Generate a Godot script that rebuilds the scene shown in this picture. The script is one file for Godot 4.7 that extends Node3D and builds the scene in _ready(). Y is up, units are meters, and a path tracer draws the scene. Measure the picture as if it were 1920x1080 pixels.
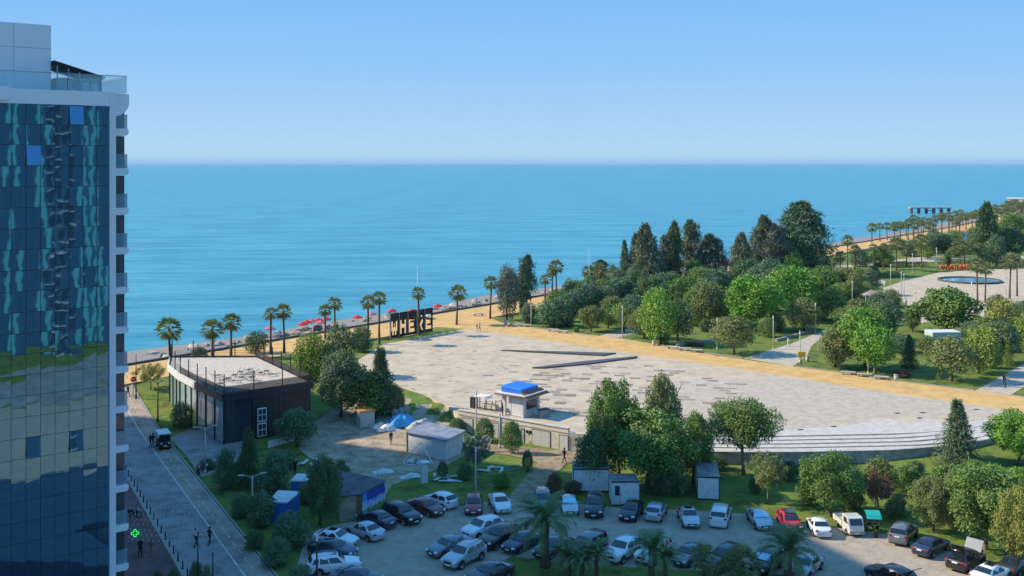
extends Node3D
# A seaside square seen from a high window. Metres, y up. X runs right, Z away from the window (world z = -Z).

const EYE := 36.0        # height of the window above the car park
const FOCAL := 2000.0    # lens, in pixels of the 1920 x 1080 photograph
var names := {}
var mats := {}
var tex := {}
var meshes := {}
var rng := RandomNumberGenerator.new()

# ------------------------------------------------------------------ small helpers
func w(x, z, y = 0.0) -> Vector3:
	return Vector3(x, y, -z)

func table(t, x):
	if x <= t[0][0]: return t[0][1]
	for i in range(1, t.size()):
		if x <= t[i][0]:
			return lerpf(t[i - 1][1], t[i][1], (x - t[i - 1][0]) / (t[i][0] - t[i - 1][0]))
	return t[-1][1]

const EDGE := [[-400, 172.0], [-60, 172.0], [-25, 165.0], [-14, 154.0], [-7.2, 143.3], [7, 133.2], [23.9, 127.4], [34, 127.2], [42.4, 127.8], [53, 129.0], [60.7, 131.9], [75, 134.0], [120, 140.0], [400, 170.0]]
const FOOT := [[-400, 140.0], [-25, 140.0], [-14, 141.0], [-7, 142.0], [7, 132.0], [42, 112.0], [53, 112.0], [61, 114.0], [120, 116.0], [400, 130.0]]
const RISE := [[-400, 1.0], [-14, 1.0], [-7.2, 0.0], [42, 0.0], [53, 0.45], [61, 0.82], [68, 1.0], [400, 1.0]]

func along(x, z):   # metres along the sea wall and out from it
	var d := Vector2(x + 64.8, z - 178.0)
	var a := d.x * 0.612 + d.y * 0.791
	return Vector2(a, -d.x * 0.791 + d.y * 0.612 - bend(a))

func bend(a):
	return table([[480, 0.0], [600, 6.0], [713, 21.0], [800, 30.0], [1000, -100.0], [1900, -900.0]], a)

func coast(a, b) -> Vector2:
	b += bend(a)
	return Vector2(-64.8 + 0.612 * a - 0.791 * b, 178.0 + 0.791 * a + 0.612 * b)

func height(x, z) -> float:
	var e: float = table(EDGE, x)
	var y := 1.96
	if z < e + (7.2 if x > 20.0 and x < 60.0 else 2.2):
		var f: float = table(FOOT, x)
		y = 1.96 * table(RISE, x) * smoothstep(f, e, z)
	return y

func spot(px, py) -> Vector3:   # the point of the ground surveyed at that place of the photograph
	var y := 0.0
	var p := Vector3()
	for i in 8:
		var z: float = (EYE - y) * FOCAL / (py - 305.0)
		p = Vector3((px - 960.0) * z / FOCAL, y, -z)
		y = lerpf(y, height(p.x, z), 0.7)
	p.y = height(p.x, -p.z)
	return p

func level(px, py, y) -> Vector2:   # the same on a level of known height, as (X, Z)
	var z: float = (EYE - y) * FOCAL / (py - 305.0)
	return Vector2((px - 960.0) * z / FOCAL, z)

func nth(n: int) -> String:
	return "%d%s" % [n, "th" if n % 100 in [11, 12, 13] else {1: "st", 2: "nd", 3: "rd"}.get(n % 10, "th")]

func numbered(n: String) -> String:
	var k: int = names.get(n, 0)
	names[n] = k + 1
	return n if k == 0 else "%s_%03d" % [n, k]

func tag(o, label, category, group = ""):
	o.set_meta("label", label)
	o.set_meta("category", category)
	if group: o.set_meta("group", group)
	return o

func thing(called, label, category, at: Vector3, turn = 0.0, group = ""):
	var o := Node3D.new()
	o.name = numbered(called)
	add_child(o)
	o.position = at
	o.rotation.y = turn
	return tag(o, label, category, group)

func part(called, mesh, m, parent, at = Vector3.ZERO):
	var o := MeshInstance3D.new()
	o.mesh = mesh
	o.material_override = m
	o.name = called if parent != self else numbered(called)
	o.position = at
	parent.add_child(o, true)
	return o

func setting(called, mesh, m, label, kind = "structure"):
	var o = part(called, mesh, m, self)
	o.set_meta("kind", kind)
	o.set_meta("label", label)
	return o

func facing(hx, hz) -> float:   # turn that points a thing's +z front along (X, Z)
	return atan2(hx, -hz)

# ------------------------------------------------------------------ mesh building
class Build:
	var v := PackedVector3Array()
	var n := PackedVector3Array()
	var c := PackedColorArray()
	var u := PackedVector2Array()
	var tint := Color(1, 1, 1)
	func tri(a: Vector3, b: Vector3, d: Vector3):
		var k := (d - a).cross(b - a).normalized()
		v.append(a); v.append(b); v.append(d)
		n.append(k); n.append(k); n.append(k)
		c.append(tint); c.append(tint); c.append(tint)
	func quad(a: Vector3, b: Vector3, d: Vector3, e: Vector3):
		tri(a, b, d)
		tri(a, d, e)
	func box(at: Vector3, size: Vector3, turn := Basis()):
		var h := size / 2.0
		var p := []
		for i in 8:
			p.append(at + turn * Vector3(h.x if i & 1 else -h.x, h.y if i & 2 else -h.y, h.z if i & 4 else -h.z))
		quad(p[4], p[6], p[7], p[5]); quad(p[1], p[3], p[2], p[0])
		quad(p[5], p[7], p[3], p[1]); quad(p[0], p[2], p[6], p[4])
		quad(p[6], p[2], p[3], p[7]); quad(p[0], p[4], p[5], p[1])
	func bevelled(at: Vector3, size: Vector3, r: float, turn := Basis()):
		# a box with chamfered upper and side edges
		var h := size / 2.0
		var rings := [[-h.y, 0.0], [h.y - r, 0.0], [h.y, r]]
		var last := []
		for g in rings:
			var x: float = h.x - g[1]
			var z: float = h.z - g[1]
			var ring := []
			for q in [[x, z - r], [x - r, z], [-x + r, z], [-x, z - r], [-x, -z + r], [-x + r, -z], [x - r, -z], [x, -z + r]]:
				ring.append(at + turn * Vector3(q[0], g[0], q[1]))
			if last.size():
				for i in 8:
					quad(last[(i + 1) % 8], last[i], ring[i], ring[(i + 1) % 8])
			last = ring
		for i in range(1, 7):
			tri(last[0], last[i + 1], last[i])
	func tube(pts: Array, radii: Array, sides := 7, closed := true):
		var last := []
		for i in pts.size():
			var d: Vector3 = (pts[mini(i + 1, pts.size() - 1)] - pts[maxi(i - 1, 0)]).normalized()
			var s := d.cross(Vector3(0, 0, 1) if absf(d.z) < 0.9 else Vector3(1, 0, 0)).normalized()
			var t := s.cross(d)
			var ring := []
			for k in sides:
				var an := TAU * k / sides
				ring.append(pts[i] + (s * cos(an) + t * sin(an)) * radii[i])
			if last.size():
				for k in sides:
					quad(last[k], last[(k + 1) % sides], ring[(k + 1) % sides], ring[k])
			if closed and (i == 0 or i == pts.size() - 1):
				for k in range(1, sides - 1):
					if i == 0: tri(ring[0], ring[k + 1], ring[k])
					else: tri(ring[0], ring[k], ring[k + 1])
			last = ring
	func prism(poly: PackedVector2Array, y0: float, y1: float, skirt := true):
		# a polygon in (X, Z) between two heights
		var ids := Geometry2D.triangulate_polygon(poly)
		for i in range(0, ids.size(), 3):
			var a := poly[ids[i]]
			var b := poly[ids[i + 1]]
			var d := poly[ids[i + 2]]
			if (b - a).cross(d - a) < 0:
				var t := b
				b = d
				d = t
			tri(Vector3(a.x, y1, -a.y), Vector3(d.x, y1, -d.y), Vector3(b.x, y1, -b.y))
		if skirt:
			var ccw := not Geometry2D.is_polygon_clockwise(poly)
			for i in poly.size():
				var a := poly[i]
				var b := poly[(i + 1) % poly.size()]
				if ccw == false:
					var t := a
					a = b
					b = t
				quad(Vector3(b.x, y0, -b.y), Vector3(a.x, y0, -a.y), Vector3(a.x, y1, -a.y), Vector3(b.x, y1, -b.y))
	func mesh(smooth := false) -> ArrayMesh:
		if v.is_empty():
			return ArrayMesh.new()
		if smooth:
			var sums := {}
			for i in v.size():
				var k := (v[i] * 2000.0).round()
				sums[k] = sums.get(k, Vector3()) + n[i]
			for i in v.size():
				var s: Vector3 = sums[(v[i] * 2000.0).round()]
				n[i] = s.normalized() if s.length() > 0.001 else n[i]
		var a := []
		a.resize(Mesh.ARRAY_MAX)
		a[Mesh.ARRAY_VERTEX] = v
		a[Mesh.ARRAY_NORMAL] = n
		a[Mesh.ARRAY_COLOR] = c
		if u.size() == v.size(): a[Mesh.ARRAY_TEX_UV] = u
		var m := ArrayMesh.new()
		m.add_surface_from_arrays(Mesh.PRIMITIVE_TRIANGLES, a)
		return m

func box_mesh(size: Vector3, at = Vector3.ZERO):
	var key := "box%s%s" % [size, at]
	if not meshes.has(key):
		var b := Build.new()
		b.box(at, size)
		meshes[key] = b.mesh()
	return meshes[key]

func tube_mesh(pts, radii, sides = 7):
	var b := Build.new()
	b.tube(pts, radii, sides)
	return b.mesh(sides > 5)

func drape(poly: PackedVector2Array, lift: float, step := 3.0):
	# a sheet laid over the ground
	var b := Build.new()
	var lo := poly[0]
	var hi := poly[0]
	for p in poly:
		lo = lo.min(p)
		hi = hi.max(p)
	var x := floorf(lo.x / step) * step
	while x < hi.x:
		var z := floorf(lo.y / step) * step
		while z < hi.y:
			var cell := PackedVector2Array([Vector2(x, z), Vector2(x + step, z), Vector2(x + step, z + step), Vector2(x, z + step)])
			for piece in Geometry2D.intersect_polygons(cell, poly):
				var ids := Geometry2D.triangulate_polygon(piece)
				for i in range(0, ids.size(), 3):
					var q := [piece[ids[i]], piece[ids[i + 1]], piece[ids[i + 2]]]
					if (q[1] - q[0]).cross(q[2] - q[0]) < 0: q.reverse()
					var t := []
					for k in [0, 2, 1]:
						t.append(Vector3(q[k].x, height(q[k].x, q[k].y) + lift, -q[k].y))
					b.tri(t[0], t[1], t[2])
			z += step
		x += step
	return b.mesh(true)

func poly_at(pts, y) -> PackedVector2Array:
	var p := PackedVector2Array()
	for q in pts: p.append(level(q[0], q[1], y))
	return p

# ------------------------------------------------------------------ materials
func noise_tex(key, kind, freq, octaves, ramp, size = 512, gain = 0.55):
	var im := Image.create(size, size, false, Image.FORMAT_RGB8)
	var f := FastNoiseLite.new()
	f.noise_type = kind
	f.frequency = freq
	f.fractal_octaves = octaves
	f.fractal_gain = gain
	f.seed = hash(key) % 1000
	var g := Gradient.new()
	g.offsets = PackedFloat32Array(ramp[0])
	g.colors = PackedColorArray(ramp[1])
	var src := f.get_seamless_image(size, size, false, false, 0.2)
	for y in size:
		for x in size:
			im.set_pixel(x, y, g.sample(src.get_pixel(x, y).r))
	tex[key] = ImageTexture.create_from_image(im)
	return tex[key]

func bump_tex(key, freq, octaves, strength, size = 512, kind = FastNoiseLite.TYPE_SIMPLEX_SMOOTH):
	var f := FastNoiseLite.new()
	f.noise_type = kind
	f.frequency = freq
	f.fractal_octaves = octaves
	f.seed = hash(key) % 1000
	var im := f.get_seamless_image(size, size, false, false, 0.2)
	im.convert(Image.FORMAT_RGBA8)
	im.bump_map_to_normal_map(strength)
	tex[key] = ImageTexture.create_from_image(im)
	return tex[key]

func rgb(r, g, b) -> Color:   # real-world (linear) base colour
	return Color(r, g, b).linear_to_srgb()

func mat(key, color: Color, rough = 0.85, opts = {}):
	if mats.has(key): return mats[key]
	var m := StandardMaterial3D.new()
	m.resource_name = key
	m.albedo_color = color
	m.roughness = rough
	m.metallic_specular = opts.get("spec", 0.4)
	m.metallic = opts.get("metal", 0.0)
	if opts.has("tex"):
		m.albedo_texture = tex[opts.tex]
	if opts.has("bump"):
		m.normal_enabled = true
		m.normal_texture = tex[opts.bump]
		m.normal_scale = opts.get("bump_scale", 1.0)
	if opts.has("tex") or opts.has("bump"):
		if not opts.get("uv", false):
			m.uv1_triplanar = true
			m.uv1_world_triplanar = opts.get("world", true)
			m.uv1_scale = Vector3.ONE / opts.get("metres", 10.0)
	if opts.get("vc", false): m.vertex_color_use_as_albedo = true
	if opts.has("coat"):
		m.clearcoat_enabled = true
		m.clearcoat = opts.coat
		m.clearcoat_roughness = 0.08
	if opts.has("backlight"):
		m.backlight_enabled = true
		m.backlight = opts.backlight
	if opts.has("alpha"):
		m.transparency = BaseMaterial3D.TRANSPARENCY_ALPHA
		m.albedo_color.a = opts.alpha
	if opts.has("emit"):
		m.emission_enabled = true
		m.emission = opts.emit
		m.emission_energy_multiplier = opts.get("emit_energy", 1.0)
	if opts.get("both", false): m.cull_mode = BaseMaterial3D.CULL_DISABLED
	mats[key] = m
	return m

func g(v) -> Color:
	return Color(v, v, v)

func make_materials():
	var simplex := FastNoiseLite.TYPE_SIMPLEX_SMOOTH
	noise_tex("grime", simplex, 0.012, 6, [[0.25, 0.5, 0.75], [g(0.88), g(0.95), g(1.0)]], 1024, 0.75)
	noise_tex("stains", simplex, 0.006, 7, [[0.2, 0.45, 0.6, 0.8], [g(0.74), g(0.88), g(0.95), g(1.0)]], 1024, 0.75)
	noise_tex("grain", simplex, 0.09, 4, [[0.3, 0.7], [g(0.82), g(1.0)]])
	noise_tex("lawn", simplex, 0.01, 7, [[0.22, 0.4, 0.55, 0.78], [Color(0.66, 0.68, 0.58), Color(0.82, 0.88, 0.7), Color(0.92, 0.97, 0.8), Color(1.0, 0.93, 0.85)]], 1024, 0.72)
	noise_tex("soil", simplex, 0.012, 7, [[0.2, 0.45, 0.6, 0.8], [Color(0.74, 0.71, 0.67), Color(0.88, 0.85, 0.81), Color(0.95, 0.93, 0.9), g(1.0)]], 1024, 0.72)
	noise_tex("pebble", FastNoiseLite.TYPE_CELLULAR, 0.06, 2, [[0.1, 0.5, 0.9], [g(0.55), g(0.82), g(1.0)]])
	noise_tex("sea_tone", simplex, 0.008, 5, [[0.25, 0.5, 0.75], [Color(0.72, 0.86, 0.9), Color(0.88, 0.95, 0.97), g(1.0)]], 1024, 0.6)
	noise_tex("bark", simplex, 0.05, 4, [[0.3, 0.7], [g(0.6), g(1.0)]])
	bump_tex("rough_bump", 0.04, 5, 3.0)
	bump_tex("wave_bump", 0.02, 5, 6.0, 1024)
	mat("grass", rgb(0.15, 0.19, 0.042), 0.95, {"tex": "lawn", "metres": 47.0, "bump": "rough_bump", "bump_scale": 0.6})
	mat("plaza", rgb(0.53, 0.435, 0.315), 0.9, {"tex": "grime", "metres": 61.0})
	mat("slab_dark", rgb(0.27, 0.225, 0.175), 0.85, {"tex": "grain", "metres": 3.0})
	mat("slab_mid", rgb(0.34, 0.29, 0.235), 0.85, {"tex": "grain", "metres": 3.0})
	mat("slab_light", rgb(0.58, 0.52, 0.43), 0.85, {"tex": "grain", "metres": 3.0})
	mat("tan", rgb(0.63, 0.4, 0.15), 0.9, {"tex": "grime", "metres": 43.0})
	mat("path", rgb(0.49, 0.42, 0.33), 0.9, {"tex": "grime", "metres": 23.0})
	mat("white_stone", rgb(0.54, 0.51, 0.46), 0.8, {"tex": "grime", "metres": 17.0})
	mat("asphalt", rgb(0.41, 0.34, 0.26), 0.9, {"tex": "grime", "metres": 29.0, "bump": "rough_bump", "bump_scale": 0.3})
	mat("street", rgb(0.33, 0.3, 0.28), 0.88, {"tex": "stains", "metres": 31.0})
	mat("bike_lane", rgb(0.4, 0.32, 0.25), 0.88, {"tex": "stains", "metres": 31.0})
	mat("brick_pave", rgb(0.2, 0.1, 0.09), 0.88, {"tex": "stains", "metres": 19.0})
	mat("dirt", rgb(0.43, 0.355, 0.26), 0.95, {"tex": "soil", "metres": 37.0, "bump": "rough_bump", "bump_scale": 0.5})
	mat("dust", rgb(0.34, 0.27, 0.18), 0.95, {"tex": "soil", "metres": 21.0})
	mat("pebbles", rgb(0.42, 0.37, 0.32), 0.9, {"tex": "pebble", "metres": 6.0, "bump": "rough_bump"})
	for k in 4:
		mat("rock%d" % k, rgb(0.3 + 0.07 * k, 0.27 + 0.065 * k, 0.24 + 0.06 * k), 0.9, {"tex": "grain", "metres": 2.0, "bump": "rough_bump", "bump_scale": 0.8})
	mat("paint_line", rgb(0.62, 0.6, 0.55), 0.8, {"tex": "stains", "metres": 5.0})
	mat("kerb", rgb(0.4, 0.37, 0.33), 0.85, {"tex": "grain", "metres": 3.0})
	mat("concrete", rgb(0.42, 0.39, 0.35), 0.85, {"tex": "stains", "metres": 13.0})
	mat("cream_wall", rgb(0.76, 0.67, 0.52), 0.88, {"tex": "stains", "metres": 15.0})
	mat("pale_door", rgb(0.5, 0.5, 0.46), 0.7, {"tex": "grime", "metres": 5.0})
	mat("white_paint", rgb(0.74, 0.74, 0.74), 0.6, {"tex": "grime", "metres": 14.0})
	mat("white_panel", rgb(0.72, 0.73, 0.76), 0.4)
	mat("white_shed", rgb(0.68, 0.68, 0.67), 0.7, {"tex": "grime", "metres": 12.0})
	mat("tin", rgb(0.36, 0.37, 0.4), 0.5, {"metal": 0.3, "tex": "stains", "metres": 9.0})
	mat("felt_roof", rgb(0.14, 0.13, 0.14), 0.9, {"tex": "stains", "metres": 9.0})
	mat("roof_screed", rgb(0.56, 0.485, 0.4), 0.9, {"tex": "grime", "metres": 14.0})
	mat("black_cladding", rgb(0.022, 0.027, 0.034), 0.4, {"spec": 0.45})
	mat("dark_metal", rgb(0.025, 0.027, 0.03), 0.5)
	mat("rust", rgb(0.055, 0.042, 0.042), 0.8, {"tex": "grain", "metres": 1.5})
	mat("grey_metal", rgb(0.3, 0.31, 0.32), 0.45, {"metal": 0.4})
	mat("pole", rgb(0.46, 0.45, 0.43), 0.5, {"metal": 0.2})
	mat("blue_tarp", rgb(0.03, 0.2, 0.72), 0.45, {"tex": "grime", "metres": 4.0})
	mat("sky_tarp", rgb(0.06, 0.36, 0.66), 0.5, {"tex": "grime", "metres": 4.0})
	mat("terracotta", rgb(0.48, 0.15, 0.07), 0.85, {"tex": "grain", "metres": 2.0})
	mat("orange_board", rgb(0.62, 0.27, 0.06), 0.8, {"tex": "grain", "metres": 2.0})
	mat("blue_wall", rgb(0.02, 0.17, 0.62), 0.6, {"tex": "grime", "metres": 4.0})
	mat("beige_wall", rgb(0.42, 0.35, 0.24), 0.9, {"tex": "stains", "metres": 7.0})
	mat("timber", rgb(0.3, 0.17, 0.085), 0.85, {"tex": "bark", "metres": 2.0})
	mat("board", rgb(0.6, 0.55, 0.46), 0.85, {"tex": "grime", "metres": 3.0})
	mat("bark", rgb(0.13, 0.09, 0.065), 0.95, {"tex": "bark", "metres": 1.3, "world": false, "bump": "rough_bump"})
	mat("pale_bark", rgb(0.3, 0.23, 0.17), 0.95, {"tex": "bark", "metres": 1.3, "world": false})
	mat("palm_bark", rgb(0.2, 0.13, 0.085), 0.95, {"tex": "bark", "metres": 0.8, "world": false})
	mat("facade_glass", rgb(0.13, 0.27, 0.38), 0.02, {"metal": 0.95})
	mat("facade_body", rgb(0.2, 0.2, 0.2), 0.7)
	mat("balcony_shade", rgb(0.05, 0.065, 0.08), 0.12, {"spec": 0.6})  # dark tone painted for the shade inside the tower balconies
	mat("window_dark", rgb(0.03, 0.045, 0.06), 0.06, {"spec": 0.6})
	mat("clear_glass", rgb(0.5, 0.75, 0.82), 0.03, {"alpha": 0.22})
	mat("car_glass", rgb(0.012, 0.016, 0.02), 0.04, {"spec": 0.75})
	mat("sunshade", rgb(0.42, 0.66, 0.76), 0.3, {"metal": 0.5})
	mat("tyre", rgb(0.018, 0.018, 0.018), 0.9)
	mat("wheel_rim", rgb(0.42, 0.43, 0.45), 0.35, {"metal": 0.8})
	mat("black_plastic", rgb(0.02, 0.02, 0.022), 0.6)
	mat("head_lamp", rgb(0.7, 0.74, 0.78), 0.08, {"spec": 0.8})
	mat("tail_lamp", rgb(0.32, 0.012, 0.012), 0.12, {"spec": 0.7})
	mat("plate", rgb(0.75, 0.75, 0.74), 0.5)
	mat("red_cloth", rgb(0.68, 0.035, 0.035), 0.8, {"both": true, "tex": "grain", "metres": 2.0})
	mat("pink_cloth", rgb(0.66, 0.16, 0.17), 0.8, {"both": true, "tex": "grain", "metres": 2.0})
	mat("white_cloth", rgb(0.72, 0.72, 0.7), 0.85, {"both": true, "tex": "grain", "metres": 2.0})
	mat("teal_cloth", rgb(0.02, 0.42, 0.38), 0.6, {"tex": "grain", "metres": 1.5})
	mat("sign_yellow", rgb(0.78, 0.5, 0.02), 0.6)
	mat("sign_red", rgb(0.62, 0.03, 0.03), 0.6)
	mat("letter_orange", rgb(0.66, 0.12, 0.03), 0.55)
	mat("letter_dark", rgb(0.2, 0.07, 0.06), 0.6)
	mat("pool_water", rgb(0.16, 0.38, 0.52), 0.08, {"spec": 0.6})
	mat("dark_stone", rgb(0.11, 0.1, 0.1), 0.55, {"tex": "grain", "metres": 3.0})
	mat("far_white", rgb(0.68, 0.66, 0.62), 0.8, {"tex": "stains", "metres": 21.0})
	mat("cross_green", rgb(0.05, 0.6, 0.12), 0.5, {"emit": Color(0.1, 1.0, 0.3), "emit_energy": 0.9})
	mat("kiosk_green", rgb(0.45, 0.6, 0.55), 0.4, {"tex": "grime", "metres": 5.0})
	mat("block_window", rgb(0.03, 0.06, 0.1), 0.5, {"spec": 0.3})
	mat("blue_glass", rgb(0.05, 0.13, 0.22), 0.5, {"spec": 0.3, "tex": "grime", "metres": 11.0})
	mat("faded_roof", rgb(0.42, 0.31, 0.26), 0.85, {"tex": "grain", "metres": 2.0})
	mat("navy_wall", rgb(0.07, 0.16, 0.26), 0.6, {"tex": "stains", "metres": 17.0})
	mat("bulb", rgb(0.7, 0.7, 0.68), 0.4)
	mat("person", Color(1, 1, 1), 0.85, {"vc": true})

var leaf_tones := {
	"bright": [0.2, 0.36, 0.055], "mid": [0.16, 0.255, 0.065], "olive": [0.205, 0.24, 0.085], "dark": [0.115, 0.19, 0.075],
	"blue": [0.14, 0.22, 0.12], "grey": [0.155, 0.225, 0.11], "brown": [0.2, 0.235, 0.14], "purple": [0.16, 0.185, 0.135],
	"lime": [0.28, 0.36, 0.075], "yellow": [0.3, 0.31, 0.08], "palm": [0.27, 0.31, 0.16], "date": [0.13, 0.2, 0.085], "rusty": [0.23, 0.13, 0.075], "cedar": [0.13, 0.2, 0.105],
}

func leaf_mat(tone):
	var t = leaf_tones[tone]
	return mat("leaf_" + tone, rgb(t[0], t[1], t[2]), 0.6, {"vc": true, "both": true, "spec": 0.35, "backlight": rgb(t[0] * 0.95, t[1] * 0.95, t[2] * 0.55)})

# ------------------------------------------------------------------ plants (unit size: 1 high, 1 wide)
func leaf(b: Build, at: Vector3, dir: Vector3, up: Vector3, len: float, wide: float):
	var s := dir.cross(up)
	if s.length() < 0.01: s = dir.cross(Vector3(0.3, 0.2, 1))
	s = s.normalized()
	var nn := s.cross(dir).normalized()
	var m := at + dir * len * 0.45 - nn * len * 0.08
	b.tri(at, m + s * wide * 0.5, at + dir * len)
	b.tri(at, at + dir * len, m - s * wide * 0.5)

func any_dir(r: RandomNumberGenerator) -> Vector3:
	var z := r.randf_range(-1, 1)
	var an := r.randf() * TAU
	var q := sqrt(1.0 - z * z)
	return Vector3(q * cos(an), z, q * sin(an))

func lobe_crown(key, lobes: Array, n: int, size: float, wide: float, spread := 0.42, blossom := 0.0):
	# lobes: [centre, radius]; leaves sit in the outer shell of the lobes
	if meshes.has(key): return meshes[key]
	var r := RandomNumberGenerator.new()
	r.seed = hash(key)
	var b := Build.new()
	var tints := []
	for l in lobes:
		tints.append(Color(r.randf_range(0.8, 1.12), r.randf_range(0.86, 1.08), r.randf_range(0.75, 1.1)))
	var total := 0.0
	for l in lobes: total += l[1] * l[1]
	for i in n:
		var pick := r.randf() * total
		var k := 0
		while k < lobes.size() - 1 and pick > lobes[k][1] * lobes[k][1]:
			pick -= lobes[k][1] * lobes[k][1]
			k += 1
		var d := any_dir(r)
		if d.y < -0.55 and r.randf() < 0.6: d.y = -d.y
		var p: Vector3 = lobes[k][0] + d * lobes[k][1] * (1.0 - spread * r.randf() * r.randf() * 2.0 + 0.11 * r.randfn())
		var hidden := false
		for j in lobes.size():
			if j != k and p.distance_to(lobes[j][0]) < lobes[j][1] * 0.72: hidden = true
		if hidden and r.randf() < 0.8: continue
		var t: Color = tints[k]
		var f := r.randf_range(0.78, 1.22)
		b.tint = Color(t.r * f, t.g * f, t.b * f)
		if blossom > 0 and r.randf() < blossom and d.y > -0.2: b.tint = Color(5.0, 3.2, 6.0)  # white tint: flowers on bushes, painted leaf glints on the magnolia
		var along_dir := (any_dir(r) + d * 0.5 + Vector3(0, -0.25, 0)).normalized()
		leaf(b, p, along_dir, (d + any_dir(r) * 0.7 + Vector3(0, 0.4, 0)).normalized(), size * r.randf_range(0.7, 1.3), wide * r.randf_range(0.7, 1.3))
	meshes[key] = b.mesh()
	return meshes[key]

func lobes_for(seed, n, low, high, radius, small, big, flat = 1.0, taper = 0.0):
	var r := RandomNumberGenerator.new()
	r.seed = seed
	var out := []
	var mid: float = (low + high) / 2.0
	var half: float = (high - low) / 2.0
	out.append([Vector3(0, mid, 0), minf(half, radius) * 0.55])
	for i in n:
		# spread evenly over the crown, then pushed in and out
		var y = 1.0 - 2.0 * (i + 0.5) / n
		var an = i * 2.39996 + r.randf_range(-0.5, 0.5)
		var q := sqrt(1.0 - y * y)
		var d := Vector3(q * cos(an), y, q * sin(an))
		var k: float = r.randf_range(small, big)
		var wide = 1.0 - taper * (d.y + 1.0) / 2.0
		var reach := r.randf_range(0.66, 1.16)
		if r.randf() < 0.14: reach *= 0.6
		elif r.randf() < 0.12:
			reach *= 1.12
			k *= 0.75
		out.append([Vector3(d.x * (radius - k) * reach * wide, mid + d.y * (half - k * flat) * r.randf_range(0.85, 1.08), d.z * (radius - k) * reach * wide), k])
	return out

func spray_crown(key, seed, n_branch, profile: Array, n_spray: int, size: float, wide: float, droop: float, tiers := 0, skip := 0.0):
	# a conifer: branches round a straight stem, needle sprays along their outer parts
	if meshes.has(key): return meshes[key]
	var r := RandomNumberGenerator.new()
	r.seed = seed
	var b := Build.new()
	for i in n_branch:
		var t = (i + r.randf()) / n_branch
		if tiers > 0: t = (floorf(t * tiers) + r.randf_range(0.1, 0.5)) / tiers
		var rad: float = table(profile, t) * r.randf_range(0.42, 1.25)
		if r.randf() < skip: rad *= 0.5
		var an := r.randf() * TAU
		var out := Vector3(cos(an), 0, sin(an))
		var f := r.randf_range(0.75, 1.2)
		var shade := Color(f * r.randf_range(0.9, 1.15), f, f * r.randf_range(0.85, 1.1))
		for j in n_spray:
			var q := sqrt(r.randf_range(0.04, 1.0))
			var side := r.randfn() * 0.22 * rad * (0.4 + q)
			var p := out * rad * q + Vector3(-out.z, 0, out.x) * side
			p.y = t + (0.03 - droop * q * q) * rad * 2.0 + r.randfn() * 0.012
			var v := r.randf_range(0.8, 1.2)
			b.tint = Color(shade.r * v, shade.g * v, shade.b * v)
			var d := (out * 0.8 + any_dir(r) * 0.75 + Vector3(0, -droop, 0)).normalized()
			leaf(b, p, d, (Vector3.UP + any_dir(r) * 0.6).normalized(), size * r.randf_range(0.6, 1.3), wide * r.randf_range(0.7, 1.3))
	meshes[key] = b.mesh()
	return meshes[key]

func limb_trunk(key, seed, top, radius, fork, n_limb, reach, lean = 0.03):
	if meshes.has(key): return meshes[key]
	var r := RandomNumberGenerator.new()
	r.seed = seed
	var b := Build.new()
	var pts := []
	var rad := []
	for i in 7:
		var t := i / 6.0
		pts.append(Vector3(sin(t * 3.0 + seed) * lean * t, t * top, cos(t * 2.3 + seed) * lean * t) - (Vector3(0, 0.04, 0) if i == 0 else Vector3.ZERO))
		rad.append(radius * (1.35 if i == 0 else lerpf(1.0, 0.3, t)))
	b.tube(pts, rad, 8)
	for i in n_limb:
		var t := lerpf(fork, 0.92, (i + r.randf() * 0.6) / n_limb)
		var from: Vector3 = pts[int(t * 6)].lerp(pts[mini(int(t * 6) + 1, 6)], t * 6 - int(t * 6))
		var an := r.randf() * TAU
		var d = Vector3(cos(an), r.randf_range(0.35, 0.9), sin(an)).normalized() * reach * r.randf_range(0.7, 1.1)
		var mid = from + d * 0.5 + Vector3(0, -0.02, 0)
		b.tube([from, mid, from + d + Vector3(0, 0.03, 0)], [radius * 0.45, radius * 0.28, radius * 0.1], 5)
		b.tube([mid, mid + Vector3(d.z, d.y * 1.2, -d.x) * 0.45], [radius * 0.25, radius * 0.08], 4)
	meshes[key] = b.mesh(true)
	return meshes[key]

func plant_kind(kind):
	if kind.begins_with("round") or kind.begins_with("shrub"):
		# several individuals of each habit
		var v := rng.randi() % 4
		if v > 0:
			var base = plant_base(kind)
			var low: float = {"round0": 0.08, "round1": 0.04, "round2": 0.14, "shrub0": -0.1, "shrub1": -0.1}[kind]
			var crown = lobe_crown("%s_%d" % [kind, v], lobes_for(hash(kind) % 500 + v * 31, 22 + v * 5, low, 1.0, 0.5, 0.08 + 0.012 * v, 0.16 + 0.02 * v, 1.0, 0.12 * v), 7200, 0.05, 0.028)
			return [crown, base[1], base[2]]
	return plant_base(kind)

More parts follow.
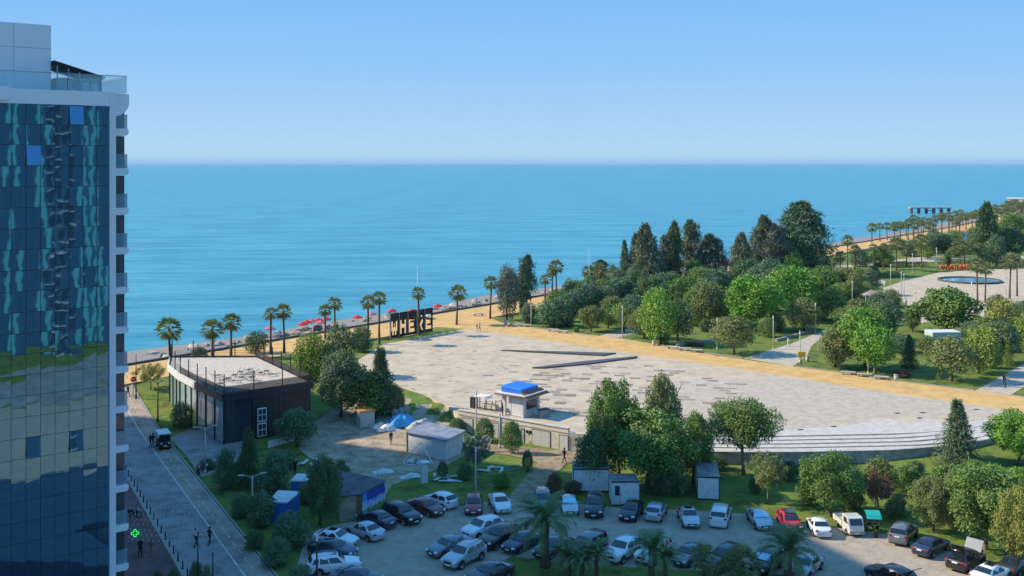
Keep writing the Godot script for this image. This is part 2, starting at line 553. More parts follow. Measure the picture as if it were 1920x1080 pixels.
func plant_base(kind):
	# [crown, trunk, bark]
	match kind:
		"round0": return [lobe_crown("round0", lobes_for(11, 30, 0.08, 1.0, 0.5, 0.11, 0.2), 7500, 0.052, 0.03), limb_trunk("trunk_a", 1, 0.72, 0.03, 0.3, 7, 0.3), "bark"]
		"round1": return [lobe_crown("round1", lobes_for(23, 34, 0.05, 1.0, 0.5, 0.09, 0.19, 1.0, 0.25), 7500, 0.05, 0.03), limb_trunk("trunk_b", 2, 0.7, 0.028, 0.28, 8, 0.3), "bark"]
		"round2": return [lobe_crown("round2", lobes_for(37, 26, 0.12, 1.0, 0.5, 0.12, 0.22), 7500, 0.055, 0.032), limb_trunk("trunk_c", 3, 0.72, 0.032, 0.32, 6, 0.32), "pale_bark"]
		"broad0": return [lobe_crown("broad0", lobes_for(41, 46, 0.14, 1.0, 0.5, 0.075, 0.15), 15000, 0.034, 0.021), limb_trunk("trunk_d", 4, 0.78, 0.026, 0.24, 11, 0.32), "pale_bark"]
		"broad1": return [lobe_crown("broad1", lobes_for(47, 52, 0.1, 1.0, 0.5, 0.07, 0.14, 1.0, 0.2), 15000, 0.034, 0.02), limb_trunk("trunk_e", 5, 0.78, 0.024, 0.24, 12, 0.32), "bark"]
		"airy": return [lobe_crown("airy", lobes_for(53, 40, 0.3, 1.0, 0.5, 0.05, 0.12), 5200, 0.042, 0.02, 0.6), limb_trunk("trunk_f", 6, 0.85, 0.02, 0.25, 13, 0.34), "pale_bark"]
		"magnolia": return [lobe_crown("magnolia", lobes_for(59, 30, 0.1, 1.0, 0.5, 0.1, 0.19), 8500, 0.05, 0.034, 0.25, 0.035), limb_trunk("trunk_a", 1, 0.72, 0.03, 0.3, 7, 0.3), "bark"]  # its few whitened leaves are glints painted into the leaf colour
		"umbrella": return [lobe_crown("umbrella", lobes_for(61, 34, 0.36, 1.0, 0.52, 0.09, 0.17), 11000, 0.06, 0.014, 0.4), limb_trunk("trunk_g", 7, 0.8, 0.024, 0.4, 9, 0.34, 0.05), "pale_bark"]
		"shrub0": return [lobe_crown("shrub0", lobes_for(67, 26, -0.1, 1.0, 0.52, 0.12, 0.22), 6500, 0.06, 0.035), limb_trunk("trunk_s", 8, 0.5, 0.02, 0.15, 6, 0.3), "bark"]
		"shrub1": return [lobe_crown("shrub1", lobes_for(71, 22, -0.1, 1.0, 0.52, 0.13, 0.25), 6500, 0.07, 0.03), limb_trunk("trunk_s", 8, 0.5, 0.02, 0.15, 6, 0.3), "bark"]
		"blossom": return [lobe_crown("blossom", lobes_for(73, 24, -0.1, 1.0, 0.52, 0.12, 0.22), 6000, 0.065, 0.05, 0.25, 0.28), limb_trunk("trunk_s", 8, 0.5, 0.02, 0.15, 6, 0.3), "bark"]
		"egg": return [lobe_crown("egg", [[Vector3(0, 0.55, 0), 0.36], [Vector3(0, 0.42, 0), 0.37], [Vector3(0, 0.72, 0), 0.27], [Vector3(0.06, 0.5, 0.05), 0.36], [Vector3(-0.06, 0.45, -0.04), 0.37]], 6500, 0.05, 0.03, 0.1), limb_trunk("trunk_h", 9, 0.4, 0.03, 0.4, 2, 0.1), "bark"]
		"column0": return [spray_crown("column0", 81, 190, [[0.0, 0.12], [0.12, 0.4], [0.4, 0.5], [0.7, 0.4], [0.9, 0.22], [1.0, 0.06]], 55, 0.1, 0.028, 0.12, 0, 0.2), limb_trunk("trunk_i", 10, 0.95, 0.035, 0.3, 8, 0.2, 0.01), "bark"]
		"column1": return [spray_crown("column1", 83, 150, [[0.0, 0.02], [0.24, 0.2], [0.35, 0.45], [0.6, 0.5], [0.8, 0.42], [0.95, 0.28], [1.0, 0.1]], 60, 0.1, 0.03, 0.1, 0, 0.3), limb_trunk("trunk_i", 10, 0.95, 0.035, 0.3, 8, 0.2, 0.01), "pale_bark"]
		"cone": return [spray_crown("cone", 87, 230, [[0.0, 0.2], [0.06, 0.5], [0.3, 0.4], [0.6, 0.25], [0.85, 0.11], [1.0, 0.02]], 27, 0.085, 0.02, 0.26, 15, 0.2), limb_trunk("trunk_j", 11, 0.97, 0.025, 0.9, 1, 0.05, 0.005), "bark"]
		"cedar": return [spray_crown("cedar", 89, 300, [[0.0, 0.3], [0.1, 0.5], [0.4, 0.5], [0.65, 0.4], [0.85, 0.26], [1.0, 0.05]], 60, 0.07, 0.02, 0.1, 12, 0.15), limb_trunk("trunk_j", 11, 0.97, 0.025, 0.9, 1, 0.05, 0.005), "bark"]
	return []

func plant(kind, at: Vector3, tall, wide, tone, label, called = "tree", category = "tree", group = ""):
	var k = plant_kind(kind)
	var o = thing(called, label, category, at - Vector3(0, 0.03, 0), rng.randf() * TAU, group)
	var c = part("crown", k[0], leaf_mat(tone), o)
	var t = part("trunk", k[1], mats[k[2]], o)
	c.scale = Vector3(wide * rng.randf_range(0.92, 1.18), tall * rng.randf_range(0.97, 1.04), wide * rng.randf_range(0.8, 1.1))
	c.rotation = Vector3(rng.randfn() * 0.05, 0, rng.randfn() * 0.05) if not kind in ["egg", "cone", "cedar"] else Vector3.ZERO
	t.scale = Vector3(wide * 0.6 + tall * 0.4, tall, wide * 0.6 + tall * 0.4)
	return o

func tree(kind, px, py, top, wpx, tone, label, called = "tree", category = "tree", group = ""):
	var p := spot(px, py)
	var s: float = FOCAL / -p.z
	plant(kind, p, (py - top) / s, wpx / s, tone, label, called, category, group)

func fan_crown(key, seed, green: int, dead: int):
	if meshes.has(key): return meshes[key]
	var r := RandomNumberGenerator.new()
	r.seed = seed
	var b := Build.new()
	for i in green + dead:
		var old := i >= green
		var an := i * 2.39996 + r.randf_range(-0.4, 0.4)
		var el := lerpf(-0.95, 1.45, (i + r.randf()) / green) if not old else r.randf_range(-1.3, -0.8)
		var d := Vector3(cos(an) * cos(el), sin(el), sin(an) * cos(el))
		var stem := r.randf_range(0.8, 1.2) if not old else r.randf_range(0.35, 0.6)
		var f := r.randf_range(0.75, 1.3)
		b.tint = Color(1.9 * f, 1.3 * f, 1.4 * f) if old else Color(f * r.randf_range(0.95, 1.35), f, f * 0.9)
		var side := d.cross(Vector3.UP).normalized()
		var hub := d * stem + Vector3(0, -0.1 * stem, 0)
		b.quad(side * 0.03, hub + side * 0.015, hub - side * 0.015, -side * 0.03)
		var up := side.cross(d).normalized()
		for k in 11:
			var q := (k - 5) / 5.0 * 1.35
			var e := (d * cos(q) + side * sin(q)).normalized()
			var len := r.randf_range(0.8, 1.05) * (0.85 if old else 1.0)
			var tip := hub + e * len + Vector3(0, -0.26 * len * r.randf_range(0.5, 1.5), 0)
			var half := hub + e * len * 0.5 + up * (0.04 if k % 2 else -0.02)
			var s := e.cross(up).normalized() * 0.05
			b.tri(hub, half + s, tip)
			b.tri(hub, tip, half - s)
	meshes[key] = b.mesh()
	return meshes[key]

func fan_palm(at: Vector3, tall, wide, label, group = "", variant = 0):
	var o = thing("fan_palm", label, "palm", at - Vector3(0, 0.05, 0), rng.randf() * TAU, group)
	var scale_crown: float = wide / 3.9 * rng.randf_range(0.88, 1.1)
	o.rotation.x = rng.randfn() * 0.022
	o.rotation.z = rng.randfn() * 0.022
	var c = part("crown", fan_crown("fan%d_%d" % [variant, rng.randi() % 2], 100 + variant * 7 + rng.randi() % 5, 28 + 4 * variant, 6 + 6 * variant), leaf_mat("palm"), o, Vector3(0, tall - 1.45 * scale_crown, 0))
	c.scale = Vector3.ONE * scale_crown
	if not meshes.has("palm_trunk"):
		var pts := []
		var rad := []
		for i in 15:
			pts.append(Vector3(sin(i * 0.35) * 0.03, i / 14.0, cos(i * 0.3) * 0.02 - 0.02))
			rad.append(lerpf(0.3, 0.19, minf(i / 6.0, 1.0)) * (1.06 if i % 2 else 1.0) * (1.3 if i > 12 else 1.0))
		meshes["palm_trunk"] = tube_mesh(pts, rad, 8)
	var t = part("trunk", meshes["palm_trunk"], mats["palm_bark"], o)
	t.scale = Vector3(0.9, tall - 1.4 * scale_crown, 0.9)
	return o

func fan_at(px, py, top, wpx, label, group = "", variant = 0):
	var p := spot(px, py)
	var s: float = FOCAL / -p.z
	fan_palm(p, (py - top) / s, wpx / s, label, group, variant)

func date_crown(key, seed, fronds):
	if meshes.has(key): return meshes[key]
	var r := RandomNumberGenerator.new()
	r.seed = seed
	var b := Build.new()
	for i in fronds:
		var an := r.randf() * TAU
		var el := lerpf(-0.25, 1.4, pow((i + r.randf()) / fronds, 0.8))
		var out := Vector3(cos(an), 0, sin(an))
		var side := Vector3(-out.z, 0, out.x)
		var len := r.randf_range(2.5, 3.1)
		var p := Vector3()
		var f := r.randf_range(0.8, 1.25)
		b.tint = Color(f * r.randf_range(0.9, 1.25), f, f * 0.85)
		var steps := 16
		for j in steps:
			var bendy := el - 1.7 * pow(j / float(steps), 1.5)
			var d := out * cos(bendy) + Vector3(0, sin(bendy), 0)
			var q := p + d * len / steps
			var up := side.cross(d).normalized()
			b.quad(p + side * 0.025, q + side * 0.02, q - side * 0.02, p - side * 0.025)
			if j > 1:
				var l := 0.52 * sin(PI * (0.12 + 0.85 * j / steps)) + 0.12
				for s in [-1.0, 1.0]:
					for h in 2:
						var from := p.lerp(q, h * 0.5)
						var tip: Vector3 = from + (side * s * 0.8 + d * 0.65 - up * 0.12 + any_dir(r) * 0.12) * l
						b.tri(from, from + d * 0.07, tip)
			p = q
	meshes[key] = b.mesh()
	return meshes[key]

func date_palm(at: Vector3, trunk_h, size, label, variant = 0):
	var o = thing("date_palm", label, "palm", at - Vector3(0, 0.05, 0), rng.randf() * TAU, "feather palms planted in front of the car park")
	var c = part("crown", date_crown("date%d" % variant, 200 + variant, 44), leaf_mat("date"), o, Vector3(0, trunk_h, 0))
	c.scale = Vector3.ONE * size
	part("trunk", tube_mesh([Vector3(0, 0, 0), Vector3(0.02, trunk_h * 0.3, 0), Vector3(0, trunk_h * 0.7, 0.02), Vector3(0, trunk_h + 0.1, 0)], [0.36 * size + 0.05, 0.3 * size, 0.27 * size, 0.33 * size], 9), mats["palm_bark"], o)

# ------------------------------------------------------------------ cars
const CAR := {
	# z stations from tail to nose: [z, half width, belt height, roof height (0 = open deck)]
	"sedan": {"len": 4.6, "st": [[-2.3, 0.62, 0.74, 0], [-2.22, 0.8, 0.9, 0], [-1.75, 0.87, 0.97, 0], [-1.5, 0.88, 0.97, 0], [-0.85, 0.89, 0.95, 1.4], [-0.2, 0.9, 0.94, 1.45], [0.35, 0.9, 0.93, 1.41], [1.05, 0.89, 0.94, 0], [1.5, 0.88, 0.88, 0], [2.05, 0.83, 0.76, 0], [2.25, 0.7, 0.62, 0], [2.3, 0.55, 0.5, 0]], "rw": 0.6, "axle": [-1.35, 1.4], "wheel": 0.32},
	"hatch": {"len": 4.1, "st": [[-2.05, 0.66, 0.72, 0], [-2.0, 0.82, 0.98, 0], [-1.9, 0.86, 0.99, 0], [-1.45, 0.88, 0.97, 1.46], [-0.6, 0.88, 0.95, 1.52], [0.25, 0.88, 0.94, 1.48], [1.0, 0.87, 0.96, 0], [1.4, 0.86, 0.9, 0], [1.85, 0.81, 0.78, 0], [2.0, 0.7, 0.64, 0], [2.05, 0.55, 0.5, 0]], "rw": 0.62, "axle": [-1.25, 1.28], "wheel": 0.31},
	"suv": {"len": 4.65, "st": [[-2.33, 0.7, 0.8, 0], [-2.28, 0.86, 1.1, 0], [-2.18, 0.9, 1.12, 0], [-1.85, 0.92, 1.1, 1.64], [-0.8, 0.93, 1.08, 1.71], [0.25, 0.93, 1.07, 1.67], [0.95, 0.92, 1.09, 0], [1.45, 0.91, 1.04, 0], [2.1, 0.86, 0.94, 0], [2.28, 0.76, 0.78, 0], [2.33, 0.6, 0.58, 0]], "rw": 0.66, "axle": [-1.38, 1.42], "wheel": 0.37},
	"van": {"len": 4.5, "st": [[-2.25, 0.72, 0.75, 0], [-2.22, 0.84, 1.12, 0], [-2.16, 0.87, 1.14, 0], [-1.98, 0.88, 1.12, 1.72], [-0.8, 0.89, 1.08, 1.8], [0.5, 0.89, 1.06, 1.74], [1.45, 0.88, 1.06, 0], [1.85, 0.86, 0.98, 0], [2.15, 0.8, 0.84, 0], [2.23, 0.68, 0.66, 0], [2.25, 0.52, 0.5, 0]], "rw": 0.68, "axle": [-1.4, 1.4], "wheel": 0.32},
}

func car_ring(s, rw, sill):
	var y: float = s[2]
	var hw: float = s[1]
	var pts := [Vector2(hw * 0.86, sill), Vector2(hw * 0.97, sill + 0.1), Vector2(hw, lerpf(sill, y, 0.55)), Vector2(hw * 0.965, y)]
	if s[3] > 0:
		pts += [Vector2(rw + 0.04, s[3] - 0.09), Vector2(rw - 0.1, s[3] - 0.015), Vector2(0, s[3] + 0.015)]
	else:
		pts += [Vector2(hw * 0.9, y + 0.02), Vector2(hw * 0.6, y + 0.04), Vector2(0, y + 0.05)]
	return pts

func car_shapes(kind):
	var key: String = "car_" + kind
	if meshes.has(key): return meshes[key]
	var spec = CAR[kind]
	var b := Build.new()
	var sill := 0.24 if kind != "suv" else 0.32
	var last := []
	for i in spec.st.size():
		var s = spec.st[i]
		var ring := []
		var pts: Array = car_ring(s, spec.rw, sill + (0.12 if i == 0 or i == spec.st.size() - 1 else 0.0))
		for k in pts.size(): ring.append(Vector3(pts[k].x, pts[k].y, s[0]))
		for k in range(pts.size() - 2, -1, -1): ring.append(Vector3(-pts[k].x, pts[k].y, s[0]))
		if last.size():
			for k in ring.size() - 1:
				b.quad(last[k + 1], last[k], ring[k], ring[k + 1])
			b.quad(last[0], last[-1], ring[-1], ring[0])
		for k in range(1, ring.size() - 1):
			if i == 0: b.tri(ring[0], ring[k], ring[k + 1])
			if i == spec.st.size() - 1: b.tri(ring[0], ring[k + 1], ring[k])
		last = ring
	var out := {"body": b.mesh(true)}
	# glass
	var cab := []
	for i in spec.st.size():
		if spec.st[i][3] > 0: cab.append(i)
	var back = spec.st[cab[0] - 1]
	var first = spec.st[cab[0]]
	var lastc = spec.st[cab[-1]]
	var cowl = spec.st[cab[-1] + 1]
	var rw: float = spec.rw
	for e in [["windshield", cowl, lastc, 1.0], ["rear_window", back, first, -1.0]]:
		var g := Build.new()
		var lo: Vector3 = Vector3(e[1][1] * 0.84, e[1][2] + 0.035, e[1][0])
		var hi: Vector3 = Vector3(rw - 0.02, e[2][3] - 0.06, e[2][0])
		var top := Vector3(rw - 0.16, e[2][3] - 0.02, e[2][0])
		var n := Vector3(0, absf(hi.z - lo.z), (hi.y - lo.y) * e[3]).normalized() * 0.03
		var a := lo.lerp(hi, 0.1) + n
		var c := lo.lerp(hi, 0.92) + n
		var mid := Vector3(0, 0.025, 0.03 * e[3])
		var a2 := Vector3(-a.x, a.y, a.z)
		var c2 := Vector3(-c.x, c.y, c.z)
		var am := Vector3(0, a.y, a.z) + mid
		var cm := Vector3(0, c.y, c.z) + mid
		if e[3] > 0:
			g.quad(a, c, cm, am); g.quad(am, cm, c2, a2)
		else:
			g.quad(a2, c2, cm, am); g.quad(am, cm, c, a)
		out[e[0]] = g.mesh(true)
	var side := []
	var z0: float = first[0] + 0.05
	var z1: float = lerpf(lastc[0], cowl[0], 0.72)
	var zt1: float = lastc[0] - 0.06
	var zb: float = lerpf(back[0], first[0], 0.35)
	var cuts := [0.0, 0.5, 1.0] if kind in ["sedan", "hatch"] else [0.0, 0.24, 0.58, 1.0]
	for k in cuts.size() - 1:
		for s in [-1.0, 1.0]:
			var g := Build.new()
			var q := []
			for e in [[cuts[k] + 0.02, 0.06], [cuts[k] + 0.02, 0.94], [cuts[k + 1] - 0.02, 0.94], [cuts[k + 1] - 0.02, 0.06]]:
				var zlow := lerpf(zb, z1, e[0])
				var ztop := lerpf(z0, zt1, e[0])
				var z := lerpf(zlow, ztop, e[1])
				var belt := 0.965
				var hw := 0.0
				var yb := 0.0
				var yr := 0.0
				for i in spec.st.size() - 1:
					if z >= spec.st[i][0] and z <= spec.st[i + 1][0]:
						var t: float = (z - spec.st[i][0]) / (spec.st[i + 1][0] - spec.st[i][0])
						hw = lerpf(spec.st[i][1], spec.st[i + 1][1], t)
						yb = lerpf(spec.st[i][2], spec.st[i + 1][2], t)
				yr = lastc[3] - 0.1
				var y := lerpf(yb, yr, e[1])
				var x := lerpf(hw * belt, rw + 0.04, (y - yb) / maxf(yr - yb, 0.1)) + 0.014
				q.append(Vector3(x * s, y, z))
			if s > 0: g.quad(q[0], q[1], q[2], q[3])
			else: g.quad(q[3], q[2], q[1], q[0])
			side.append(g.mesh())
	out["side"] = side
	# wheels
	var r: float = spec.wheel
	var ty := Build.new()
	var rm := Build.new()
	var seg := 16
	for i in seg:
		var a := TAU * i / seg
		var c := TAU * (i + 1) / seg
		var pa := Vector3(0, sin(a), cos(a))
		var pc := Vector3(0, sin(c), cos(c))
		var x := Vector3(0.11, 0, 0)
		ty.quad(pa * r - x, pc * r - x, pc * r + x, pa * r + x)
		ty.quad(pa * r + x, pc * r + x, pc * r * 0.68 + x * 1.05, pa * r * 0.68 + x * 1.05)
		ty.quad(pc * r - x, pa * r - x, pa * r * 0.68 - x, pc * r * 0.68 - x)
		rm.tri(x * 0.75, pa * r * 0.66 + x * 0.7, pc * r * 0.66 + x * 0.7)
		rm.quad(pa * r * 0.69 + x * 1.04, pc * r * 0.69 + x * 1.04, pc * r * 0.64 + x * 0.7, pa * r * 0.64 + x * 0.7)
	for k in 5:
		var a := TAU * k / 5
		rm.box(x_of(0.095) + Vector3(0, sin(a), cos(a)) * r * 0.34, Vector3(0.03, r * 0.6, r * 0.17), Basis(Vector3(1, 0, 0), PI / 2 - a))
	out["tyre"] = ty.mesh()
	out["rim"] = rm.mesh()
	var arch := Build.new()
	for i in 12:
		var a := -0.25 + (PI + 0.5) * i / 12.0
		var c := -0.25 + (PI + 0.5) * (i + 1) / 12.0
		arch.tri(Vector3.ZERO, Vector3(0, sin(a), cos(a)) * r * 1.2, Vector3(0, sin(c), cos(c)) * r * 1.2)
	out["arch"] = arch.mesh()
	meshes[key] = out
	return out

func x_of(x):
	return Vector3(x, 0, 0)

func car(kind, at: Vector3, hx, hz, paint, label, opts = {}):
	var spec = CAR[kind]
	var sh = car_shapes(kind)
	var cat: String = {"sedan": "car", "hatch": "car", "suv": "car", "van": "van"}[kind]
	var o = thing("parked_car" if kind != "van" else "parked_van", label, cat, at, facing(hx, hz), "cars in the car park")
	var k: float = opts.get("size", 1.0)
	var body = part("body", sh.body, paint, o)
	if opts.has("roof"):
		part("roof_panel", box_mesh(Vector3(spec.rw * 1.75, 0.02, 1.15), Vector3(0, 0, 0)), opts.roof, o, Vector3(0, spec.st[4][3] + 0.02, -0.3))
	part("windshield", sh.windshield, mats["sunshade"] if opts.get("shade", false) else mats["car_glass"], o)
	part("rear_window", sh.rear_window, mats["car_glass"], o)
	for g in sh.side: part("side_window", g, mats["car_glass"], o)
	var hw: float = spec.st[5][1]
	for z in spec.axle:
		for s in [-1.0, 1.0]:
			var ar = part("wheel_arch", sh.arch, mats["black_plastic"], o, Vector3(s * (hw + 0.006), spec.wheel + 0.02, z))
			if s < 0: ar.rotation.y = PI
			var wh := Node3D.new()
			wh.name = "wheel"
			o.add_child(wh, true)
			wh.position = Vector3(s * (hw - 0.095), spec.wheel, z)
			if s < 0: wh.rotation.y = PI
			part("tyre", sh.tyre, mats["tyre"], wh)
			part("rim", sh.rim, mats["wheel_rim"], wh)
	var nose = spec.st[-2]
	var tail = spec.st[1]
	for s in [-1.0, 1.0]:
		var hl = part("headlight", bev("headlight", Vector3(0.34, 0.14, 0.2)), mats["head_lamp"], o, Vector3(s * (nose[1] - 0.08), nose[2] + 0.03, nose[0] - 0.06))
		hl.rotation.y = s * 0.5
		var tl = part("taillight", bev("taillight", Vector3(0.3, 0.17, 0.12)), mats["tail_lamp"], o, Vector3(s * (tail[1] - 0.13), tail[2] - 0.06, tail[0] + 0.0))
		tl.rotation.y = -s * 0.35
		var mi = part("mirror", bev("mirror", Vector3(0.17, 0.13, 0.1)), paint, o, Vector3(s * (hw + 0.06), spec.st[6][2] + 0.07, spec.st[-6][0] + 0.3 if kind == "sedan" else spec.st[-5][0] - 0.28))
	part("grille", bev("grille", Vector3(0.85, 0.16, 0.06)), mats["black_plastic"], o, Vector3(0, nose[2] - 0.1, spec.st[-1][0] - 0.02))
	part("front_bumper_intake", bev("intake", Vector3(1.05, 0.12, 0.06)), mats["black_plastic"], o, Vector3(0, 0.36, spec.st[-1][0] - 0.03))
	part("front_plate", bev("plate", Vector3(0.46, 0.12, 0.03)), mats["plate"], o, Vector3(0, 0.47, spec.st[-1][0] + 0.01))
	part("rear_plate", bev("plate", Vector3(0.46, 0.12, 0.03)), mats["plate"], o, Vector3(0, tail[2] - 0.14, spec.st[0][0] - 0.03))
	if opts.get("sunroof", false):
		part("sunroof", box_mesh(Vector3(spec.rw * 1.2, 0.012, 0.75)), mats["car_glass"], o, Vector3(0, spec.st[5][3] + 0.018, -0.15))
	if opts.get("rails", false):
		for s in [-1.0, 1.0]:
			part("roof_rail", tube_mesh([Vector3(s * (spec.rw - 0.06), spec.st[4][3] + 0.05, -1.6), Vector3(s * (spec.rw - 0.06), spec.st[4][3] + 0.08, -0.6), Vector3(s * (spec.rw - 0.06), spec.st[4][3] + 0.03, 0.2)], [0.025, 0.025, 0.025], 5), mats["grey_metal"], o)
	if opts.has("tailgate"):
		var tg := Build.new()
		tg.bevelled(Vector3(0, 0, -0.5), Vector3(spec.rw * 2.0, 0.07, 1.05), 0.03)
		var t = part("open_tailgate", tg.mesh(), paint, o, Vector3(0, first_roof(spec) + 0.0, spec.st[3][0] + 0.05))
		t.rotation.x = opts.tailgate
		part("boot_lining", box_mesh(Vector3(spec.rw * 1.9, 0.02, 0.5)), mats["black_plastic"], o, Vector3(0, tail[2] + 0.06, spec.st[2][0] + 0.12))
	if opts.has("bonnet"):
		var bn := Build.new()
		bn.bevelled(Vector3(0, 0, 0.5), Vector3(1.45, 0.05, 1.05), 0.03)
		var t = part("open_bonnet", bn.mesh(), opts.bonnet, o, Vector3(0, spec.st[-5][2] + 0.07, spec.st[-5][0] + 0.05))
		t.rotation.x = -0.95
		part("engine", box_mesh(Vector3(1.2, 0.06, 0.8)), mats["black_plastic"], o, Vector3(0, spec.st[-4][2] + 0.07, spec.st[-4][0] + 0.05))
	o.scale = Vector3.ONE * k
	return o

func first_roof(spec):
	for s in spec.st:
		if s[3] > 0: return s[3]

func bev(key, size):
	if not meshes.has("bev_" + key):
		var b := Build.new()
		b.bevelled(Vector3.ZERO, size, minf(minf(size.x, size.z), size.y) * 0.3)
		meshes["bev_" + key] = b.mesh()
	return meshes["bev_" + key]

# ------------------------------------------------------------------ people
func person_shape(pose):
	# one continuous surface from tapered bones joined with a smooth minimum; returns vertices, quads and the bone nearest each vertex
	var key: String = "pose_" + pose
	if meshes.has(key): return meshes[key]
	var st := 0.0
	var arm := 0.12
	if pose == "walk":
		st = 0.24
		arm = 0.3
	var hipy := 0.92
	# [a, b, radius a, radius b, kind] kinds: 0 shirt 1 trousers 2 skin 3 hair 4 shoes
	var bones := [
		[Vector3(0, 1.02, 0), Vector3(0, 1.3, 0.01), 0.135, 0.16, 0], [Vector3(-0.13, 1.4, 0), Vector3(0.13, 1.4, 0), 0.085, 0.085, 0], [Vector3(0, 0.96, 0), Vector3(0, 1.05, 0), 0.15, 0.14, 1],
		[Vector3(0, 1.42, 0), Vector3(0, 1.53, 0.015), 0.055, 0.05, 2], [Vector3(0, 1.58, 0.02), Vector3(0, 1.67, 0.015), 0.078, 0.092, 2], [Vector3(0, 1.66, -0.02), Vector3(0, 1.7, -0.01), 0.09, 0.085, 3],
		[Vector3(0, 1.615, 0.1), Vector3(0, 1.6, 0.115), 0.012, 0.016, 2],
	]
	for s in [-1.0, 1.0]:
		var f: float = st * s
		var a: float = -arm * s if pose == "walk" else 0.04
		var hip := Vector3(0.085 * s, hipy, 0)
		var knee := Vector3(0.09 * s, 0.5, f * 0.5 + 0.03)
		var ankle := Vector3(0.09 * s, 0.09, f - (0.08 if f < 0 else 0.0))
		bones += [[hip, knee, 0.088, 0.06, 1], [knee, ankle, 0.058, 0.042, 1], [ankle + Vector3(0, -0.04, -0.03), ankle + Vector3(0.02 * s, -0.05, 0.15), 0.045, 0.035, 4]]
		var sh := Vector3(0.185 * s, 1.4, 0)
		var el := Vector3(0.245 * s, 1.14, a * 0.5 - 0.02)
		var wr := Vector3(0.25 * s, 0.9, a + 0.05)
		bones += [[sh, el, 0.055, 0.043, 0], [el, wr, 0.04, 0.03, 2], [wr, wr + Vector3(0, -0.09, 0.01), 0.034, 0.03, 2], [Vector3(0.085 * s, 1.62, 0.0), Vector3(0.09 * s, 1.64, 0.0), 0.016, 0.02, 2]]
		for k in 4:
			var fx := (k - 1.5) * 0.018
			bones.append([wr + Vector3(0, -0.09, fx + 0.01), wr + Vector3(-0.015 * s, -0.165 + 0.01 * absf(k - 1.3), fx + 0.02), 0.009, 0.008, 2])
		bones.append([wr + Vector3(0, -0.03, 0.03), wr + Vector3(-0.01 * s, -0.1, 0.055), 0.011, 0.009, 2])
	var cell := 0.034
	var lo := Vector3(-0.36, -0.02, -0.4)
	var dim := Vector3i(22, 54, 24)
	var field := PackedFloat32Array()
	var near := PackedInt32Array()
	field.resize(dim.x * dim.y * dim.z)
	near.resize(field.size())
	for y in dim.y:
		var use := []
		var py := lo.y + y * cell
		for q in bones:
			if py > minf(q[0].y, q[1].y) - 0.3 and py < maxf(q[0].y, q[1].y) + 0.3: use.append(q)
		for z in dim.z:
			for x in dim.x:
				var p := lo + Vector3(x, y, z) * cell
				var sum := 0.0
				var best := 9.0
				var who := 0
				for q in use:
					var ab: Vector3 = q[1] - q[0]
					var t := clampf((p - q[0]).dot(ab) / ab.dot(ab), 0.0, 1.0)
					var d: float = p.distance_to(q[0] + ab * t) - lerpf(q[2], q[3], t)
					if d < best:
						best = d
						who = q[4]
					sum += exp(-d * 55.0)
				var i := (y * dim.z + z) * dim.x + x
				field[i] = -log(maxf(sum, 1e-20)) / 55.0 if use.size() else 1.0
				near[i] = who
	var ids := {}
	var verts := []
	var kinds := []
	var step := [1, dim.x, dim.x * dim.z]
	var cell_at := func(x, y, z):
		return (y * dim.z + z) * dim.x + x
	for y in dim.y - 1:
		for z in dim.z - 1:
			for x in dim.x - 1:
				var base: int = cell_at.call(x, y, z)
				var p := Vector3()
				var n := 0
				for e in [[0, 0, 0, 0], [1, 0, 0, 0], [0, 1, 0, 0], [1, 1, 0, 0], [0, 0, 0, 1], [1, 0, 0, 1], [0, 0, 1, 1], [1, 0, 1, 1], [0, 0, 0, 2], [0, 1, 0, 2], [0, 0, 1, 2], [0, 1, 1, 2]]:
					var o := Vector3i.ZERO
					if e[3] == 0: o = Vector3i(0, e[0], e[1])
					elif e[3] == 1: o = Vector3i(e[0], 0, e[2])
					else: o = Vector3i(e[2], e[1], 0)
					var ax := Vector3i(1, 0, 0) if e[3] == 0 else Vector3i(0, 1, 0) if e[3] == 1 else Vector3i(0, 0, 1)
					var i0 := base + o.x + o.y * dim.x * dim.z + o.z * dim.x
					var i1 := i0 + ax.x + ax.y * dim.x * dim.z + ax.z * dim.x
					var f0 := field[i0]
					var f1 := field[i1]
					if (f0 < 0) != (f1 < 0):
						p += Vector3(o) + Vector3(ax) * (f0 / (f0 - f1))
						n += 1
				if n:
					ids[base] = verts.size()
					verts.append(lo + (Vector3(x, y, z) + p / n) * cell)
					kinds.append(near[base])
	var quads := []
	for y in range(1, dim.y - 1):
		for z in range(1, dim.z - 1):
			for x in range(1, dim.x - 1):
				var i: int = cell_at.call(x, y, z)
				for ax in 3:
					var sx = [1, dim.x * dim.z, dim.x][ax]
					var u: int = [dim.x * dim.z, dim.x, 1][ax]
					var v: int = [dim.x, 1, dim.x * dim.z][ax]
					var f0 := field[i]
					var f1 := field[i + sx]
					if (f0 < 0) != (f1 < 0):
						var q := [i, i - u, i - u - v, i - v]
						if q.all(func(k): return ids.has(k)):
							var r := [ids[q[0]], ids[q[1]], ids[q[2]], ids[q[3]]]
							if f0 >= 0: r.reverse()
							quads.append(r)
	meshes[key] = [verts, quads, kinds]
	return meshes[key]

func person(at: Vector3, turn, pose, shirt: Color, legs: Color, hair: Color, label, tall = 1.72):
	var s = person_shape(pose)
	var tones := [shirt, legs, Color(0.42, 0.24, 0.16), hair, Color(0.05, 0.045, 0.04)]
	var b := Build.new()
	for q in s[1]:
		b.tint = tones[s[2][q[0]]]
		b.quad(s[0][q[0]], s[0][q[1]], s[0][q[2]], s[0][q[3]])
	var o = part("person", b.mesh(true), mats["person"], self, at)
	o.rotation.y = turn
	o.scale = Vector3.ONE * tall / 1.78
	tag(o, label, "person")
	return o

